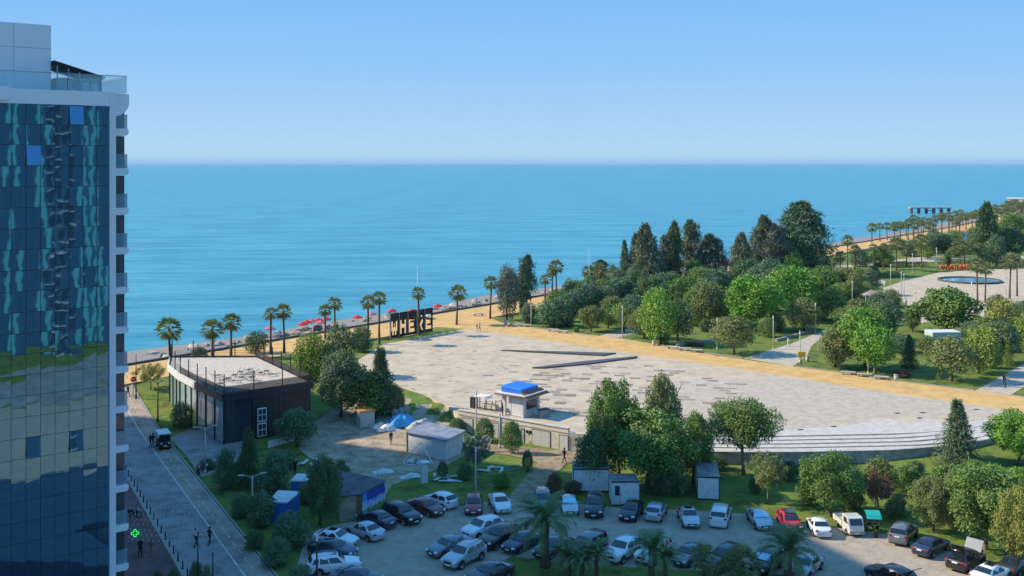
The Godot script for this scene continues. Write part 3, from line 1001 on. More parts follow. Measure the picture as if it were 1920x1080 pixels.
# ------------------------------------------------------------------ setting
func lay_ground():
	var xs := []
	var zs := []
	var x := -420.0
	while x < 2200:
		xs.append(x)
		x += 20.0 if x < -120 else 2.0 if x < 130 else 30.0
	var z := -220.0
	while z < 2000:
		zs.append(z)
		z += 10.0 if z < 60 else 2.0 if z < 190 else 15.0
	var b := Build.new()
	var ys := []
	for i in xs.size():
		var row := []
		for j in zs.size():
			var y: float = height(xs[i], zs[j])
			var ab: Vector2 = along(xs[i], zs[j])
			if ab.y > -11.0: y = lerpf(y, -4.0, smoothstep(-11.0, -3.0, ab.y))
			row.append(y)
		ys.append(row)
	for i in xs.size() - 1:
		for j in zs.size() - 1:
			if along(xs[i], zs[j]).y > 40.0 and along(xs[i + 1], zs[j + 1]).y > 40.0: continue
			var p := []
			for q in [[0, 0], [0, 1], [1, 1], [1, 0]]:
				p.append(w(xs[i + q[0]], zs[j + q[1]], ys[i + q[0]][j + q[1]]))
			b.quad(p[0], p[1], p[2], p[3])
	setting("ground", b.mesh(true), mats["grass"], "grassy ground under the park and the car park")
	# sea
	var sb := Build.new()
	var far := 30000.0
	sb.quad(Vector3(-far, -1.2, 400), Vector3(-far, -1.2, -far), Vector3(far, -1.2, -far), Vector3(far, -1.2, 400))
	setting("sea", sb.mesh(), mats["sea"], "calm turquoise sea reaching to the horizon")
	# beach, sloping from the sea wall into the water
	var bb := Build.new()
	var step := 8.0
	var a := -240.0
	while a < 1900:
		for k in 5:
			var b0: float = [0.0, 6.0, 14.0, 25.0, 34.0][k]
			var b1: float = [6.0, 14.0, 25.0, 34.0, 60.0][k]
			var y0: float = [0.9, 0.5, -0.1, -1.1, -2.0][k]
			var y1: float = [0.5, -0.1, -1.1, -2.0, -4.0][k]
			var wob0 := 1.6 * sin(a * 0.11) + 1.1 * sin(a * 0.047 + 1.0)
			var wob1 := 1.6 * sin((a + step) * 0.11) + 1.1 * sin((a + step) * 0.047 + 1.0)
			var q0 := coast(a, b0 + wob0 * minf(b0 / 14.0, 1.0))
			var q1 := coast(a, b1 + wob0 * minf(b1 / 14.0, 1.0))
			var q2 := coast(a + step, b1 + wob1 * minf(b1 / 14.0, 1.0))
			var q3 := coast(a + step, b0 + wob1 * minf(b0 / 14.0, 1.0))
			bb.quad(w(q0.x, q0.y, y0), w(q1.x, q1.y, y1), w(q2.x, q2.y, y1), w(q3.x, q3.y, y0))
		a += step
	var beach = setting("beach", bb.mesh(true), mats["pebbles"], "pebble beach strewn with grey boulders")
	var shapes := []
	for k in 6: shapes.append(boulder(300 + k))
	for i in 290:
		var ra := pow(rng.randf(), 1.25) * 330.0 - 45.0
		var rb := rng.randf_range(2.0, 20.0)
		var p := coast(ra, rb)
		var yb: float = table([[0, 0.9], [6, 0.5], [14, -0.1], [25, -1.1]], rb)
		var sz := rng.randf_range(0.6, 1.7) * (1.15 if rb > 9 else 0.85)
		var o = part("boulder", shapes[i % 6], mats["rock%d" % (rng.randi() % 4)], beach, w(p.x, p.y, yb + 0.1 * sz))
		o.scale = Vector3(sz * rng.randf_range(1.0, 1.8), sz * rng.randf_range(0.5, 0.8), sz)
		o.rotation.y = rng.randf() * TAU
	# promenade along the sea wall
	var pb := Build.new()
	var wb := Build.new()
	a = -240.0
	while a < 1900:
		var q0 := coast(a, -13.0)
		var q1 := coast(a, 0.0)
		var q2 := coast(a + step, 0.0)
		var q3 := coast(a + step, -13.0)
		pb.quad(w(q0.x, q0.y, 2.0), w(q1.x, q1.y, 2.0), w(q2.x, q2.y, 2.0), w(q3.x, q3.y, 2.0))
		pb.quad(w(q3.x, q3.y, 1.0), w(q0.x, q0.y, 1.0), w(q0.x, q0.y, 2.0), w(q3.x, q3.y, 2.0))
		var e1 := coast(a, 0.55)
		var e2 := coast(a + step, 0.55)
		wb.quad(w(q1.x, q1.y, 2.0), w(q1.x, q1.y, 2.35), w(q2.x, q2.y, 2.35), w(q2.x, q2.y, 2.0))
		wb.quad(w(q1.x, q1.y, 2.35), w(e1.x, e1.y, 2.35), w(e2.x, e2.y, 2.35), w(q2.x, q2.y, 2.35))
		wb.quad(w(e1.x, e1.y, 2.35), w(e1.x, e1.y, -1.5), w(e2.x, e2.y, -1.5), w(e2.x, e2.y, 2.35))
		a += step
	setting("promenade", pb.mesh(), mats["tan"], "sandy paved promenade running along the sea wall")
	var sw = setting("sea_wall", wb.mesh(), mats["dark_stone"], "low dark sea wall between promenade and beach")
	sw.set_meta("kind", "structure")

func boulder(seed):
	var r := RandomNumberGenerator.new()
	r.seed = seed
	var f := FastNoiseLite.new()
	f.seed = seed
	f.frequency = 0.9
	var b := Build.new()
	var rows := 5
	var cols := 8
	var p := func(i, j):
		var th = PI * i / rows
		var ph = TAU * (j % cols) / cols
		var d := Vector3(sin(th) * cos(ph), cos(th), sin(th) * sin(ph))
		return d * (0.62 + 0.5 * f.get_noise_3dv(d))
	for i in rows:
		for j in cols:
			b.quad(p.call(i + 1, j), p.call(i, j), p.call(i, j + 1), p.call(i + 1, j + 1))
	return b.mesh()

func wall_curve():
	# line of the amphitheatre's back wall
	var out := []
	var x := 22.0
	while x <= 61.01:
		out.append(Vector2(x, table([[22, 127.5], [28, 127.1], [34, 127.2], [42.4, 127.8], [48, 128.2], [53, 129.0], [57, 130.3], [61, 132.0]], x)))
		x += 1.5
	return out

func lay_plaza():
	var low_edge := [[873, 617], [940, 625], [1020, 638], [1100, 650], [1190, 663], [1300, 679], [1480, 706], [1600, 726], [1700, 741], [1810, 757], [1920, 772], [2000, 784]]
	var up_edge := [[2000, 756], [1920, 745], [1830, 733], [1640, 710], [1560, 697], [1490, 688], [1300, 660], [1145, 632], [1010, 617], [940, 605]]
	var wc = wall_curve()
	var poly := PackedVector2Array()
	for q in low_edge: poly.append(level(q[0], q[1], 2.0))
	poly.append(Vector2(70, 134.2))
	for i in range(wc.size() - 1, -1, -1):
		poly.append(wc[i] + Vector2(-0.3 * (i / float(wc.size())), 5.6))
	poly.append(Vector2(21.9, 128.3))
	poly.append(Vector2(7.1, 133.4))
	poly.append(Vector2(-7.0, 143.5))
	for q in [Vector2(-9.2, 149.5), Vector2(-13.5, 157), Vector2(-18, 163), Vector2(-24, 172), Vector2(-26.5, 184), Vector2(-24, 200)]: poly.append(q)
	var b := Build.new()
	b.prism(poly, 1.2, 2.0)
	var plaza = setting("plaza", b.mesh(), mats["plaza"], "wide pale paved square with scattered darker slabs")
	# slabs of other stone, set in rows
	var r := RandomNumberGenerator.new()
	r.seed = 5
	var dx := Vector2(0.985, -0.17)
	var dz := Vector2(0.17, 0.985)
	var start := level(1000, 800, 2.0)
	var area := poly_at([[905, 705], [960, 676], [1100, 672], [1250, 690], [1420, 714], [1380, 745], [1290, 770], [1190, 790], [1060, 790], [960, 748]], 2.0)
	var holes := [poly_at([[930, 650], [1165, 655], [1205, 668], [1165, 680], [1000, 696], [985, 690]], 2.0)]
	var count := 0
	for j in range(-6, 40):
		for i in range(-22, 34):
			var c: Vector2 = start + dx * (i * 1.72 + (0.86 if j % 2 else 0.0)) + dz * (j * 1.75)
			if not Geometry2D.is_point_in_polygon(c, area) or Geometry2D.is_point_in_polygon(c, holes[0]): continue
			if r.randf() > 0.4 or count > 205: continue
			count += 1
			var deep := 1.05 if r.randf() < 0.75 else 1.7
			var m: String = ["slab_dark", "slab_dark", "slab_mid", "slab_light"][r.randi() % 4]
			var o = part("paving_slab", box_mesh(Vector3(1.62, 0.03, deep)), mats[m], plaza, w(c.x, c.y, 1.993))
			o.rotation.y = -atan2(dx.y, dx.x) * -1.0
	for i in 90:
		var c := level(r.randf_range(690, 950), r.randf_range(632, 770), 2.0)
		if not Geometry2D.is_point_in_polygon(c, poly): continue
		var o = part("paving_slab", box_mesh(Vector3(0.75, 0.03, 0.42)), mats[["slab_dark", "slab_mid"][r.randi() % 2]], plaza, w(c.x, c.y, 1.992))
		o.rotation.y = atan2(dx.y, dx.x)
	for e in [[1501, 806], [1563, 800], [1682, 775], [1724, 784], [1730, 774], [1830, 768], [1866, 784], [1902, 775], [1320, 790]]:
		var c := level(e[0], e[1], 2.0)
		var o = part("floor_light", box_mesh(Vector3(0.8, 0.06, 0.5)), mats["dark_stone"], plaza, w(c.x, c.y, 2.01))
		o.rotation.y = 0.4
	# a paler field of paving on the right and the white fan above the steps
	var pale := poly_at([[1165, 735], [1320, 712], [1480, 708], [1600, 728], [1700, 743], [1900, 771], [1880, 784], [1660, 782], [1480, 808], [1330, 806]], 2.0)
	var pb := Build.new()
	pb.prism(pale, 2.0, 2.004, false)
	setting("plaza_field", pb.mesh(), mats["path"], "smoother grey paving field on the side of the square by the steps")
	var fan := poly_at([[1352, 809], [1484, 805], [1580, 799], [1668, 785], [1705, 793], [1737, 787], [1790, 796], [1848, 786.5], [1890, 792], [1893, 803]], 2.0)
	for i in range(wc.size() - 1, -1, -3): fan.append(wc[i] + Vector2(-0.3 * (i / float(wc.size())), 5.65))
	pb = Build.new()
	pb.prism(fan, 2.0, 2.01, false)
	setting("white_paving", pb.mesh(), mats["white_stone"], "white pointed paving above the curved steps")
	# steps and back wall of the little amphitheatre
	var am = thing("curved_steps", "curved white steps with a pale retaining wall facing the car park", "steps", w(40, 130, 0))
	var off: Vector3 = -am.position
	var ds := [5.6, 4.25, 2.95, 1.65, 0.35]
	for k in 4:
		var sb := Build.new()
		for i in wc.size() - 1:
			var q := []
			for e in [[i, ds[k]], [i, ds[k + 1]], [i + 1, ds[k + 1]], [i + 1, ds[k]]]:
				q.append(wc[e[0]] + Vector2(0, e[1]))
			var f0 := 1.0 - smoothstep(46.0 + k * 1.5, 56.0 + k * 1.5, wc[i].x)
			var f1 := 1.0 - smoothstep(46.0 + k * 1.5, 56.0 + k * 1.5, wc[i + 1].x)
			var y0 := 2.0 - 0.125 * (k + 1) * f0
			var y1 := 2.0 - 0.125 * (k + 1) * f1
			var up0 := 2.0 - 0.125 * k * f0
			var up1 := 2.0 - 0.125 * k * f1
			sb.quad(off + w(q[0].x, q[0].y, y0), off + w(q[3].x, q[3].y, y1), off + w(q[2].x, q[2].y, y1), off + w(q[1].x, q[1].y, y0))
			sb.quad(off + w(q[0].x, q[0].y, y0), off + w(q[0].x, q[0].y, up0), off + w(q[3].x, q[3].y, up1), off + w(q[3].x, q[3].y, y1))
		part("step", sb.mesh(), mats["white_stone"], am)
	var rb := Build.new()
	for i in wc.size() - 1:
		var t0: float = table([[22, 1.5], [45, 1.5], [61, 2.15]], wc[i].x)
		var t1: float = table([[22, 1.5], [45, 1.5], [61, 2.15]], wc[i + 1].x)
		var a: Vector2 = wc[i]
		var c: Vector2 = wc[i + 1]
		var up := Vector2(0, 0.35)
		rb.quad(off + w(c.x, c.y, -0.3), off + w(a.x, a.y, -0.3), off + w(a.x, a.y, t0), off + w(c.x, c.y, t1))
		rb.quad(off + w(a.x, a.y, t0), off + w(a.x, a.y + 0.35, t0), off + w(c.x, c.y + 0.35, t1), off + w(c.x, c.y, t1))
		rb.quad(off + w(a.x, a.y + 0.35, 1.0), off + w(c.x, c.y + 0.35, 1.0), off + w(c.x, c.y + 0.35, t1), off + w(a.x, a.y + 0.35, t0))
	part("retaining_wall", rb.mesh(), mats["concrete"], am)
	# golden path between square and park
	var tan_poly := PackedVector2Array()
	for q in low_edge: tan_poly.append(level(q[0], q[1], 2.0))
	for q in up_edge: tan_poly.append(level(q[0], q[1], 2.0))
	for q in [[912, 592], [880, 590], [838, 596], [800, 612]]: tan_poly.append(level(q[0], q[1], 2.0))
	pb = Build.new()
	pb.prism(tan_poly, 1.7, 2.008)
	setting("golden_path", pb.mesh(), mats["tan"], "broad golden path curving between the square and the park")
	# kerb between golden path and lawns
	for q in [[[1115, 630.5], [1010, 616], [945, 605.5]], [[1393, 671], [1300, 659], [1145, 631.5]], [[1826, 732], [1640, 709], [1560, 696], [1492, 687.5]], [[2000, 755], [1920, 744.5], [1897, 741.5]]]:
		var kb := Build.new()
		for i in q.size() - 1:
			var a := level(q[i][0], q[i][1], 2.0)
			var c := level(q[i + 1][0], q[i + 1][1], 2.0)
			var d := c - a
			kb.box(w((a.x + c.x) / 2, (a.y + c.y) / 2, 2.02), Vector3(d.length() + 0.05, 0.2, 0.22), Basis(Vector3.UP, atan2(d.y, d.x)))
		setting("lawn_kerb", kb.mesh(), mats["kerb"], "pale stone kerb edging the lawn along the golden path")
	# grey park paths
	var paths := [
		[[1115, 632], [1141, 637], [1200, 622], [1280, 607], [1268, 603], [1164, 619]],
		[[1396, 671.5], [1487, 687], [1513, 667], [1523, 647], [1560, 620], [1620, 595], [1608, 590], [1536, 623], [1487, 643]],
		[[1828, 733], [1893, 742], [1925, 722], [1990, 700], [1990, 676], [1920, 682], [1860, 715]],
		[[1560, 525], [1660, 532], [1660, 526], [1560, 518]], [[1700, 492], [1930, 486], [1930, 480], [1700, 486]], [[1560, 505], [1770, 480], [1770, 477], [1560, 500]],
	]
	for q in paths:
		pb = Build.new()
		pb.prism(poly_at(q, 2.0), 1.8, 2.0)
		setting("park_path", pb.mesh(), mats["path"], "grey paved path through the lawns of the park")
	var sq := poly_at([[1655, 540], [1690, 528], [1760, 511], [1830, 506], [1960, 503], [1960, 620], [1850, 606], [1735, 604], [1705, 612], [1690, 600], [1712, 578]], 2.0)
	pb = Build.new()
	pb.prism(sq, 1.8, 2.004)
	setting("fountain_square", pb.mesh(), mats["plaza"], "pale paved square round the distant pool")

func strip(path: Array, left: float, right: float, lift: float, from := 0.0, to := 1.0, steps := 40):
	# a band along a straight line, measured to its left, laid over the ground
	var b := Build.new()
	var a: Vector2 = path[0]
	var d: Vector2 = path[1] - path[0]
	var n := Vector2(-d.y, d.x).normalized()
	for i in steps:
		var t0 := lerpf(from, to, i / float(steps))
		var t1 := lerpf(from, to, (i + 1.0) / steps)
		var q := []
		for e in [[t0, left], [t1, left], [t1, right], [t0, right]]:
			var p: Vector2 = a + d * e[0] + n * e[1]
			q.append(w(p.x, p.y, height(p.x, p.y) + lift))
		b.quad(q[3], q[2], q[1], q[0])
	return b.mesh(true)

func lay_street():
	# street at the foot of the glass tower: right-hand edge line, measured towards the tower (left)
	var a := Vector2(-8.0, 68.5)
	var e := Vector2(-70.0, 185.0)
	var line := [a, e]
	setting("street", strip(line, 6.2, 2.05, 0.05), mats["street"], "dark paved promenade street beside the glass tower")
	setting("bike_lane", strip(line, 2.05, -0.25, 0.055), mats["bike_lane"], "cycle lane with a dashed centre line beside the street")
	setting("brick_forecourt", strip(line, 30.0, 6.85, 0.045, 0.0, 0.75), mats["brick_pave"], "dark red brick forecourt at the foot of the glass tower")
	setting("gutter_strip", strip(line, 6.85, 6.2, 0.06), mats["kerb"], "pale stone strip between brick forecourt and street")
	setting("edge_line", strip(line, 2.12, 1.96, 0.065), mats["paint_line"], "solid white line along the cycle lane")
	setting("lane_border", strip(line, 0.02, -0.22, 0.07), mats["kerb"], "pale border strip between cycle lane and verge")
	var dash = setting("lane_dashes", strip(line, 1.03, 0.93, 0.066, 0.0, 0.004, 1), mats["paint_line"], "dashed white centre line of the cycle lane")
	var n := 58
	for i in range(1, n):
		part("dash", strip(line, 1.03, 0.93, 0.066, i / float(n), (i + 0.5) / n, 1), mats["paint_line"], dash)
	var kb := Build.new()
	var d: Vector2 = (e - a).normalized()
	var right := Vector2(d.y, -d.x)
	for i in 60:
		var p0: Vector2 = a.lerp(e, i / 60.0) + right * 0.32
		var p1: Vector2 = a.lerp(e, (i + 1) / 60.0) + right * 0.32
		var q0 := p0 + right * 0.16
		var q1 := p1 + right * 0.16
		var h0 := height(p0.x, p0.y)
		var h1 := height(p1.x, p1.y)
		kb.quad(w(q0.x, q0.y, h0 + 0.14), w(q1.x, q1.y, h1 + 0.14), w(p1.x, p1.y, h1 + 0.14), w(p0.x, p0.y, h0 + 0.14))
		kb.quad(w(p0.x, p0.y, h0), w(p0.x, p0.y, h0 + 0.14), w(p1.x, p1.y, h1 + 0.14), w(p1.x, p1.y, h1))
		kb.quad(w(q1.x, q1.y, h1), w(q1.x, q1.y, h1 + 0.14), w(q0.x, q0.y, h0 + 0.14), w(q0.x, q0.y, h0))
	setting("kerb", kb.mesh(), mats["kerb"], "raised kerb along the cycle lane")
	# side path to the black pavilion, yard and car park
	setting("pavilion_path", drape(poly_at([[318, 822], [352, 806], [430, 812], [470, 838], [455, 868], [415, 872], [400, 888], [378, 895], [350, 856]], 0.0), 0.05), mats["street"], "paved apron in front of the black pavilion")
	setting("yard", drape(poly_at([[560, 838], [575, 800], [640, 768], [700, 762], [800, 772], [868, 786], [872, 850], [830, 872], [775, 893], [735, 905], [720, 930], [690, 915], [600, 872]], 0.3), 0.06), mats["dirt"], "bare earth yard between sheds and square")
	setting("garage_track", drape(poly_at([[870, 838], [900, 832], [1064, 846], [1130, 858], [1125, 876], [1062, 868], [1002, 936], [950, 936], [1008, 868], [985, 860], [900, 846]], 0.0), 0.05), mats["dust"], "dusty track past the garage doors down to the car park")
	setting("car_park", drape(poly_at([[540, 1120], [575, 1000], [640, 982], [745, 965], [790, 932], [835, 925], [862, 950], [960, 934], [1010, 934], [1130, 952], [1300, 958], [1425, 966], [1545, 988], [1645, 1000], [1735, 1022], [1835, 1052], [1910, 1090], [1975, 1130], [2300, 1400], [3600, 2600], [3600, 5000], [-1200, 5000], [-200, 1900], [330, 1350]], 0.0), 0.05), mats["asphalt"], "worn car park surface")
	setting("side_yard", drape(PackedVector2Array([Vector2(44.5, 68), Vector2(130, 62), Vector2(130, 6), Vector2(23, 6), Vector2(21, 14), Vector2(41.5, 31)]), 0.05, 6.0), mats["street"], "dusty yard beside the car park, mirrored in the tower glass")
	var island := poly_at([[905, 1078], [960, 1045], [1040, 1056], [1180, 1066], [1330, 1074], [1530, 1084], [1600, 1112], [1600, 1160], [880, 1160]], 0.0)
	var ib := Build.new()
	ib.prism(island, 0.0, 0.14)
	setting("planted_island", ib.mesh(), mats["grass"], "grassy island planted with palms in the car park")

# ------------------------------------------------------------------ buildings
func glass_tower():
	var at := w(-31.2, 83.0, 0)
	# local frame: -x runs along the facade to the left, +z points out of the facade
	var o = thing("glass_tower", "tall tower with blue mirror glass facade and white corner balconies", "building", at)
	o.transform = Transform3D(Basis(Vector3(0.8, 0, -0.6), Vector3.UP, Vector3(0.6, 0, 0.8)), at)
	part("core", box_mesh(Vector3(62, 40.4, 17.4), Vector3(-31.05, 20.2, -8.9)), mats["facade_body"], o)  # lengthened out of view to the left, to shade the mirrored ground
	var r := RandomNumberGenerator.new()
	r.seed = 77
	var pw := 1.02
	var ph := 1.555
	var open := {"2_9": 1, "5_9": 1, "2_25": 1, "5_23": 1}
	for i in 11:
		for j in 26:
			var b = wavy_pane((i * 7 + j * 3) % 9, pw - 0.03, ph - 0.03)
			var p = part("pane", b, mats["facade_glass"], o, Vector3(-0.05 - (i + 0.5) * pw, (j + 0.5) * ph, 0.0))
			p.rotation = Vector3(r.randfn() * 0.0028, r.randfn() * 0.0035, 0)
			if open.has("%d_%d" % [i, j]):
				p.rotation.x = -0.2
				p.position.z = 0.18
	part("unseen_side_glazing", box_mesh(Vector3(50, 40.3, 0.1), Vector3(-36.3, 20.15, -0.03)), mats["facade_glass"], o)  # glass of the unseen length added for its shadow
	part("corner_column", box_mesh(Vector3(0.36, 41.4, 0.5), Vector3(0.15, 20.7, -0.1)), mats["white_panel"], o)
	part("corner_fin", box_mesh(Vector3(0.1, 41.3, 0.62), Vector3(-0.1, 20.65, -0.06)), mats["white_panel"], o)
	part("parapet", bevel_box(Vector3(11.2, 1.1, 0.5), Vector3(-5.4, 40.93, -0.05)), mats["white_panel"], o)
	part("parapet", bevel_box(Vector3(53.0, 1.0, 0.5), Vector3(-33.9, 41.12, 0.12)), mats["white_panel"], o)
	part("roof_deck", box_mesh(Vector3(61.5, 0.2, 16.8), Vector3(-31, 40.9, -8.8)), mats["concrete"], o)
	for x in [[-1.2, 3.2], [3.25, 7.65], [7.7, 12.0]]:
		part("balustrade", box_mesh(Vector3(x[1] - x[0], 1.3, 0.03), Vector3(-(x[0] + x[1]) / 2, 42.1, 0.0)), mats["clear_glass"], o)
		part("handrail", box_mesh(Vector3(x[1] - x[0], 0.05, 0.07), Vector3(-(x[0] + x[1]) / 2, 42.78, 0.0)), mats["grey_metal"], o)
	for z in [0.0, -4.0]:
		part("balustrade", box_mesh(Vector3(0.03, 1.3, 3.9), Vector3(1.2, 42.1, z - 2.0)), mats["clear_glass"], o)
	# white plant room on the roof, clad in panels
	var pent = part("plant_room", box_mesh(Vector3(16, 5.6, 9), Vector3(-11.9, 43.8, -6.6)), mats["white_panel"], o)
	for k in 6:
		for j in 3:
			part("panel", bevel_box(Vector3(2.6, 1.8, 0.04), Vector3(-5.25 - k * 2.65, 42.0 + j * 1.85, -2.07)), mats["white_panel"], pent)
	# glazed roof pavilion with a sloping dark roof
	var pv = part("roof_pavilion", box_mesh(Vector3(3.3, 1.5, 4.5), Vector3(-1.95, 41.8, -3.9)), mats["window_dark"], o)
	var rb := Build.new()
	rb.quad(Vector3(-0.05, 42.75, -1.3), Vector3(-0.05, 42.75, -6.4), Vector3(-3.85, 43.85, -6.4), Vector3(-3.85, 43.85, -1.3))
	rb.quad(Vector3(-0.05, 42.65, -1.3), Vector3(-3.85, 43.7, -1.3), Vector3(-3.85, 43.85, -1.3), Vector3(-0.05, 42.75, -1.3))
	rb.quad(Vector3(-0.05, 42.6, -1.3), Vector3(-0.05, 42.6, -6.4), Vector3(-3.85, 43.7, -6.4), Vector3(-3.85, 43.7, -1.3))
	part("pavilion_roof", rb.mesh(), mats["dark_metal"], o)
	for k in 5:
		part("mullion", box_mesh(Vector3(0.09, 1.7 + 0.2 * k, 0.09), Vector3(-0.3 - k * 0.82, 41.85 + 0.1 * k, -1.55)), mats["grey_metal"], o)
	part("pavilion_glazing", box_mesh(Vector3(3.2, 1.6, 0.04), Vector3(-1.9, 41.8, -1.6)), mats["clear_glass"], o)
	part("curtain", box_mesh(Vector3(1.2, 1.2, 0.05), Vector3(-1.1, 41.65, -1.64)), mats["white_cloth"], o)
	# balconies along the sea side
	for k in 13:
		var y := 38.35 - 3.11 * k
		if y < 0.5: break
		var bl = part("balcony_slab", balcony_slab(), mats["white_panel"], o, Vector3(0.33, y, -0.3))
		part("glass_railing", box_mesh(Vector3(0.03, 1.05, 3.9), Vector3(1.0, 0.85, -2.0)), mats["balcony_glass"], bl)
		part("glass_railing", box_mesh(Vector3(1.0, 1.05, 0.03), Vector3(0.52, 0.85, -0.06)), mats["balcony_glass"], bl)
		part("handrail", box_mesh(Vector3(1.02, 0.05, 0.06), Vector3(0.52, 1.4, -0.06)), mats["grey_metal"], bl)
		part("window_wall", box_mesh(Vector3(0.06, 2.2, 4.2), Vector3(0.0, 1.45, -2.4)), mats["window_dark"], bl)
		part("shade_panel", box_mesh(Vector3(0.92, 2.5, 0.1), Vector3(0.46, 1.6, -0.5)), mats["balcony_shade"], bl)  # dark sheet standing in for the shaded depth of the balcony
	part("top_balcony", balcony_slab(true), mats["white_panel"], o, Vector3(0.33, 40.55, -0.25))

func wavy_pane(k, wide, tall):
	# float glass bowed by a few millimetres
	var key := "pane%d" % k
	if meshes.has(key): return meshes[key]
	var b := Build.new()
	var n := 10
	var m := 14
	var f := FastNoiseLite.new()
	f.seed = 900 + k
	f.frequency = 0.9
	var pt := func(i, j):
		var x: float = (i / float(n) - 0.5) * wide
		var y: float = (j / float(m) - 0.5) * tall
		return Vector3(x, y, 0.015 + 0.0013 * f.get_noise_2d(x * 0.5, y * 0.5) - 0.0012 * (x * x / (wide * wide) + y * y / (tall * tall)))
	for i in n:
		for j in m:
			b.quad(pt.call(i, j), pt.call(i, j + 1), pt.call(i + 1, j + 1), pt.call(i + 1, j))
	b.mesh(true)
	b.box(Vector3(0, 0, 0), Vector3(wide, tall, 0.012))
	meshes[key] = b.mesh()
	return meshes[key]

func balcony_slab(top = false):
	var key := "balcony%s" % top
	if meshes.has(key): return meshes[key]
	var b := Build.new()
	var pr := [Vector2(0, 0.32), Vector2(-1.05, 0.32), Vector2(-1.12, 0.2), Vector2(-1.1, -0.1), Vector2(-0.95, -0.22), Vector2(0, -0.22)]
	if top: pr = [Vector2(0, 0.85), Vector2(-1.12, 0.85), Vector2(-1.15, 0.2), Vector2(-1.05, -0.25), Vector2(-0.8, -0.6), Vector2(-0.4, -0.85), Vector2(0, -0.95)]
	var n := pr.size()
	for i in n:
		var a: Vector2 = pr[i]
		var c: Vector2 = pr[(i + 1) % n]
		b.quad(Vector3(-c.x, c.y, 0), Vector3(-a.x, a.y, 0), Vector3(-a.x, a.y, -4.2), Vector3(-c.x, c.y, -4.2))
	for i in range(1, n - 1):
		b.tri(Vector3(-pr[0].x, pr[0].y, 0), Vector3(-pr[i].x, pr[i].y, 0), Vector3(-pr[i + 1].x, pr[i + 1].y, 0))
		b.tri(Vector3(-pr[0].x, pr[0].y, -4.2), Vector3(-pr[i + 1].x, pr[i + 1].y, -4.2), Vector3(-pr[i].x, pr[i].y, -4.2))
	meshes[key] = b.mesh()
	return meshes[key]

func bevel_box(size, at):
	var b := Build.new()
	b.bevelled(at, size, 0.015)
	return b.mesh()

func block(called, label, x, z, hx, hz, wide, deep, tall, wall, floors, bays, glass_bays = [], balcony_bays = null):
	# an apartment block standing on (x, z), its front towards (hx, hz)
	var o = thing(called, label, "building", w(x, z, 0), facing(hx, hz))
	part("wall", box_mesh(Vector3(wide, tall, deep), Vector3(0, tall / 2, -deep / 2)), wall, o)
	var fh: float = tall / floors
	var bw: float = wide / bays
	for k in bays:
		var bx: float = -wide / 2 + (k + 0.5) * bw
		if k in glass_bays:
			part("curtain_glass", box_mesh(Vector3(bw * 0.5, tall - 1, 0.1), Vector3(bx, tall / 2, 0.06)), mats["teal_glass"], o)
			continue
		if balcony_bays != null and not k in balcony_bays:
			part("curtain_glass", box_mesh(Vector3(bw * 0.86, tall - 1, 0.1), Vector3(bx, tall / 2, 0.06)), mats["blue_glass"], o)
			continue
		for j in floors:
			part("window", box_mesh(Vector3(bw * 0.62, fh * 0.62, 0.06), Vector3(bx, (j + 0.5) * fh, 0.04)), mats["block_window"], o)
			part("balcony", box_mesh(Vector3(bw * 0.8, 0.16, 0.4), Vector3(bx, j * fh + 0.1, 0.26)), mats["white_paint"], o)
	part("cornice", box_mesh(Vector3(wide + 0.6, 0.8, deep + 0.6), Vector3(0, tall + 0.4, -deep / 2)), mats["white_paint"], o)
	return o

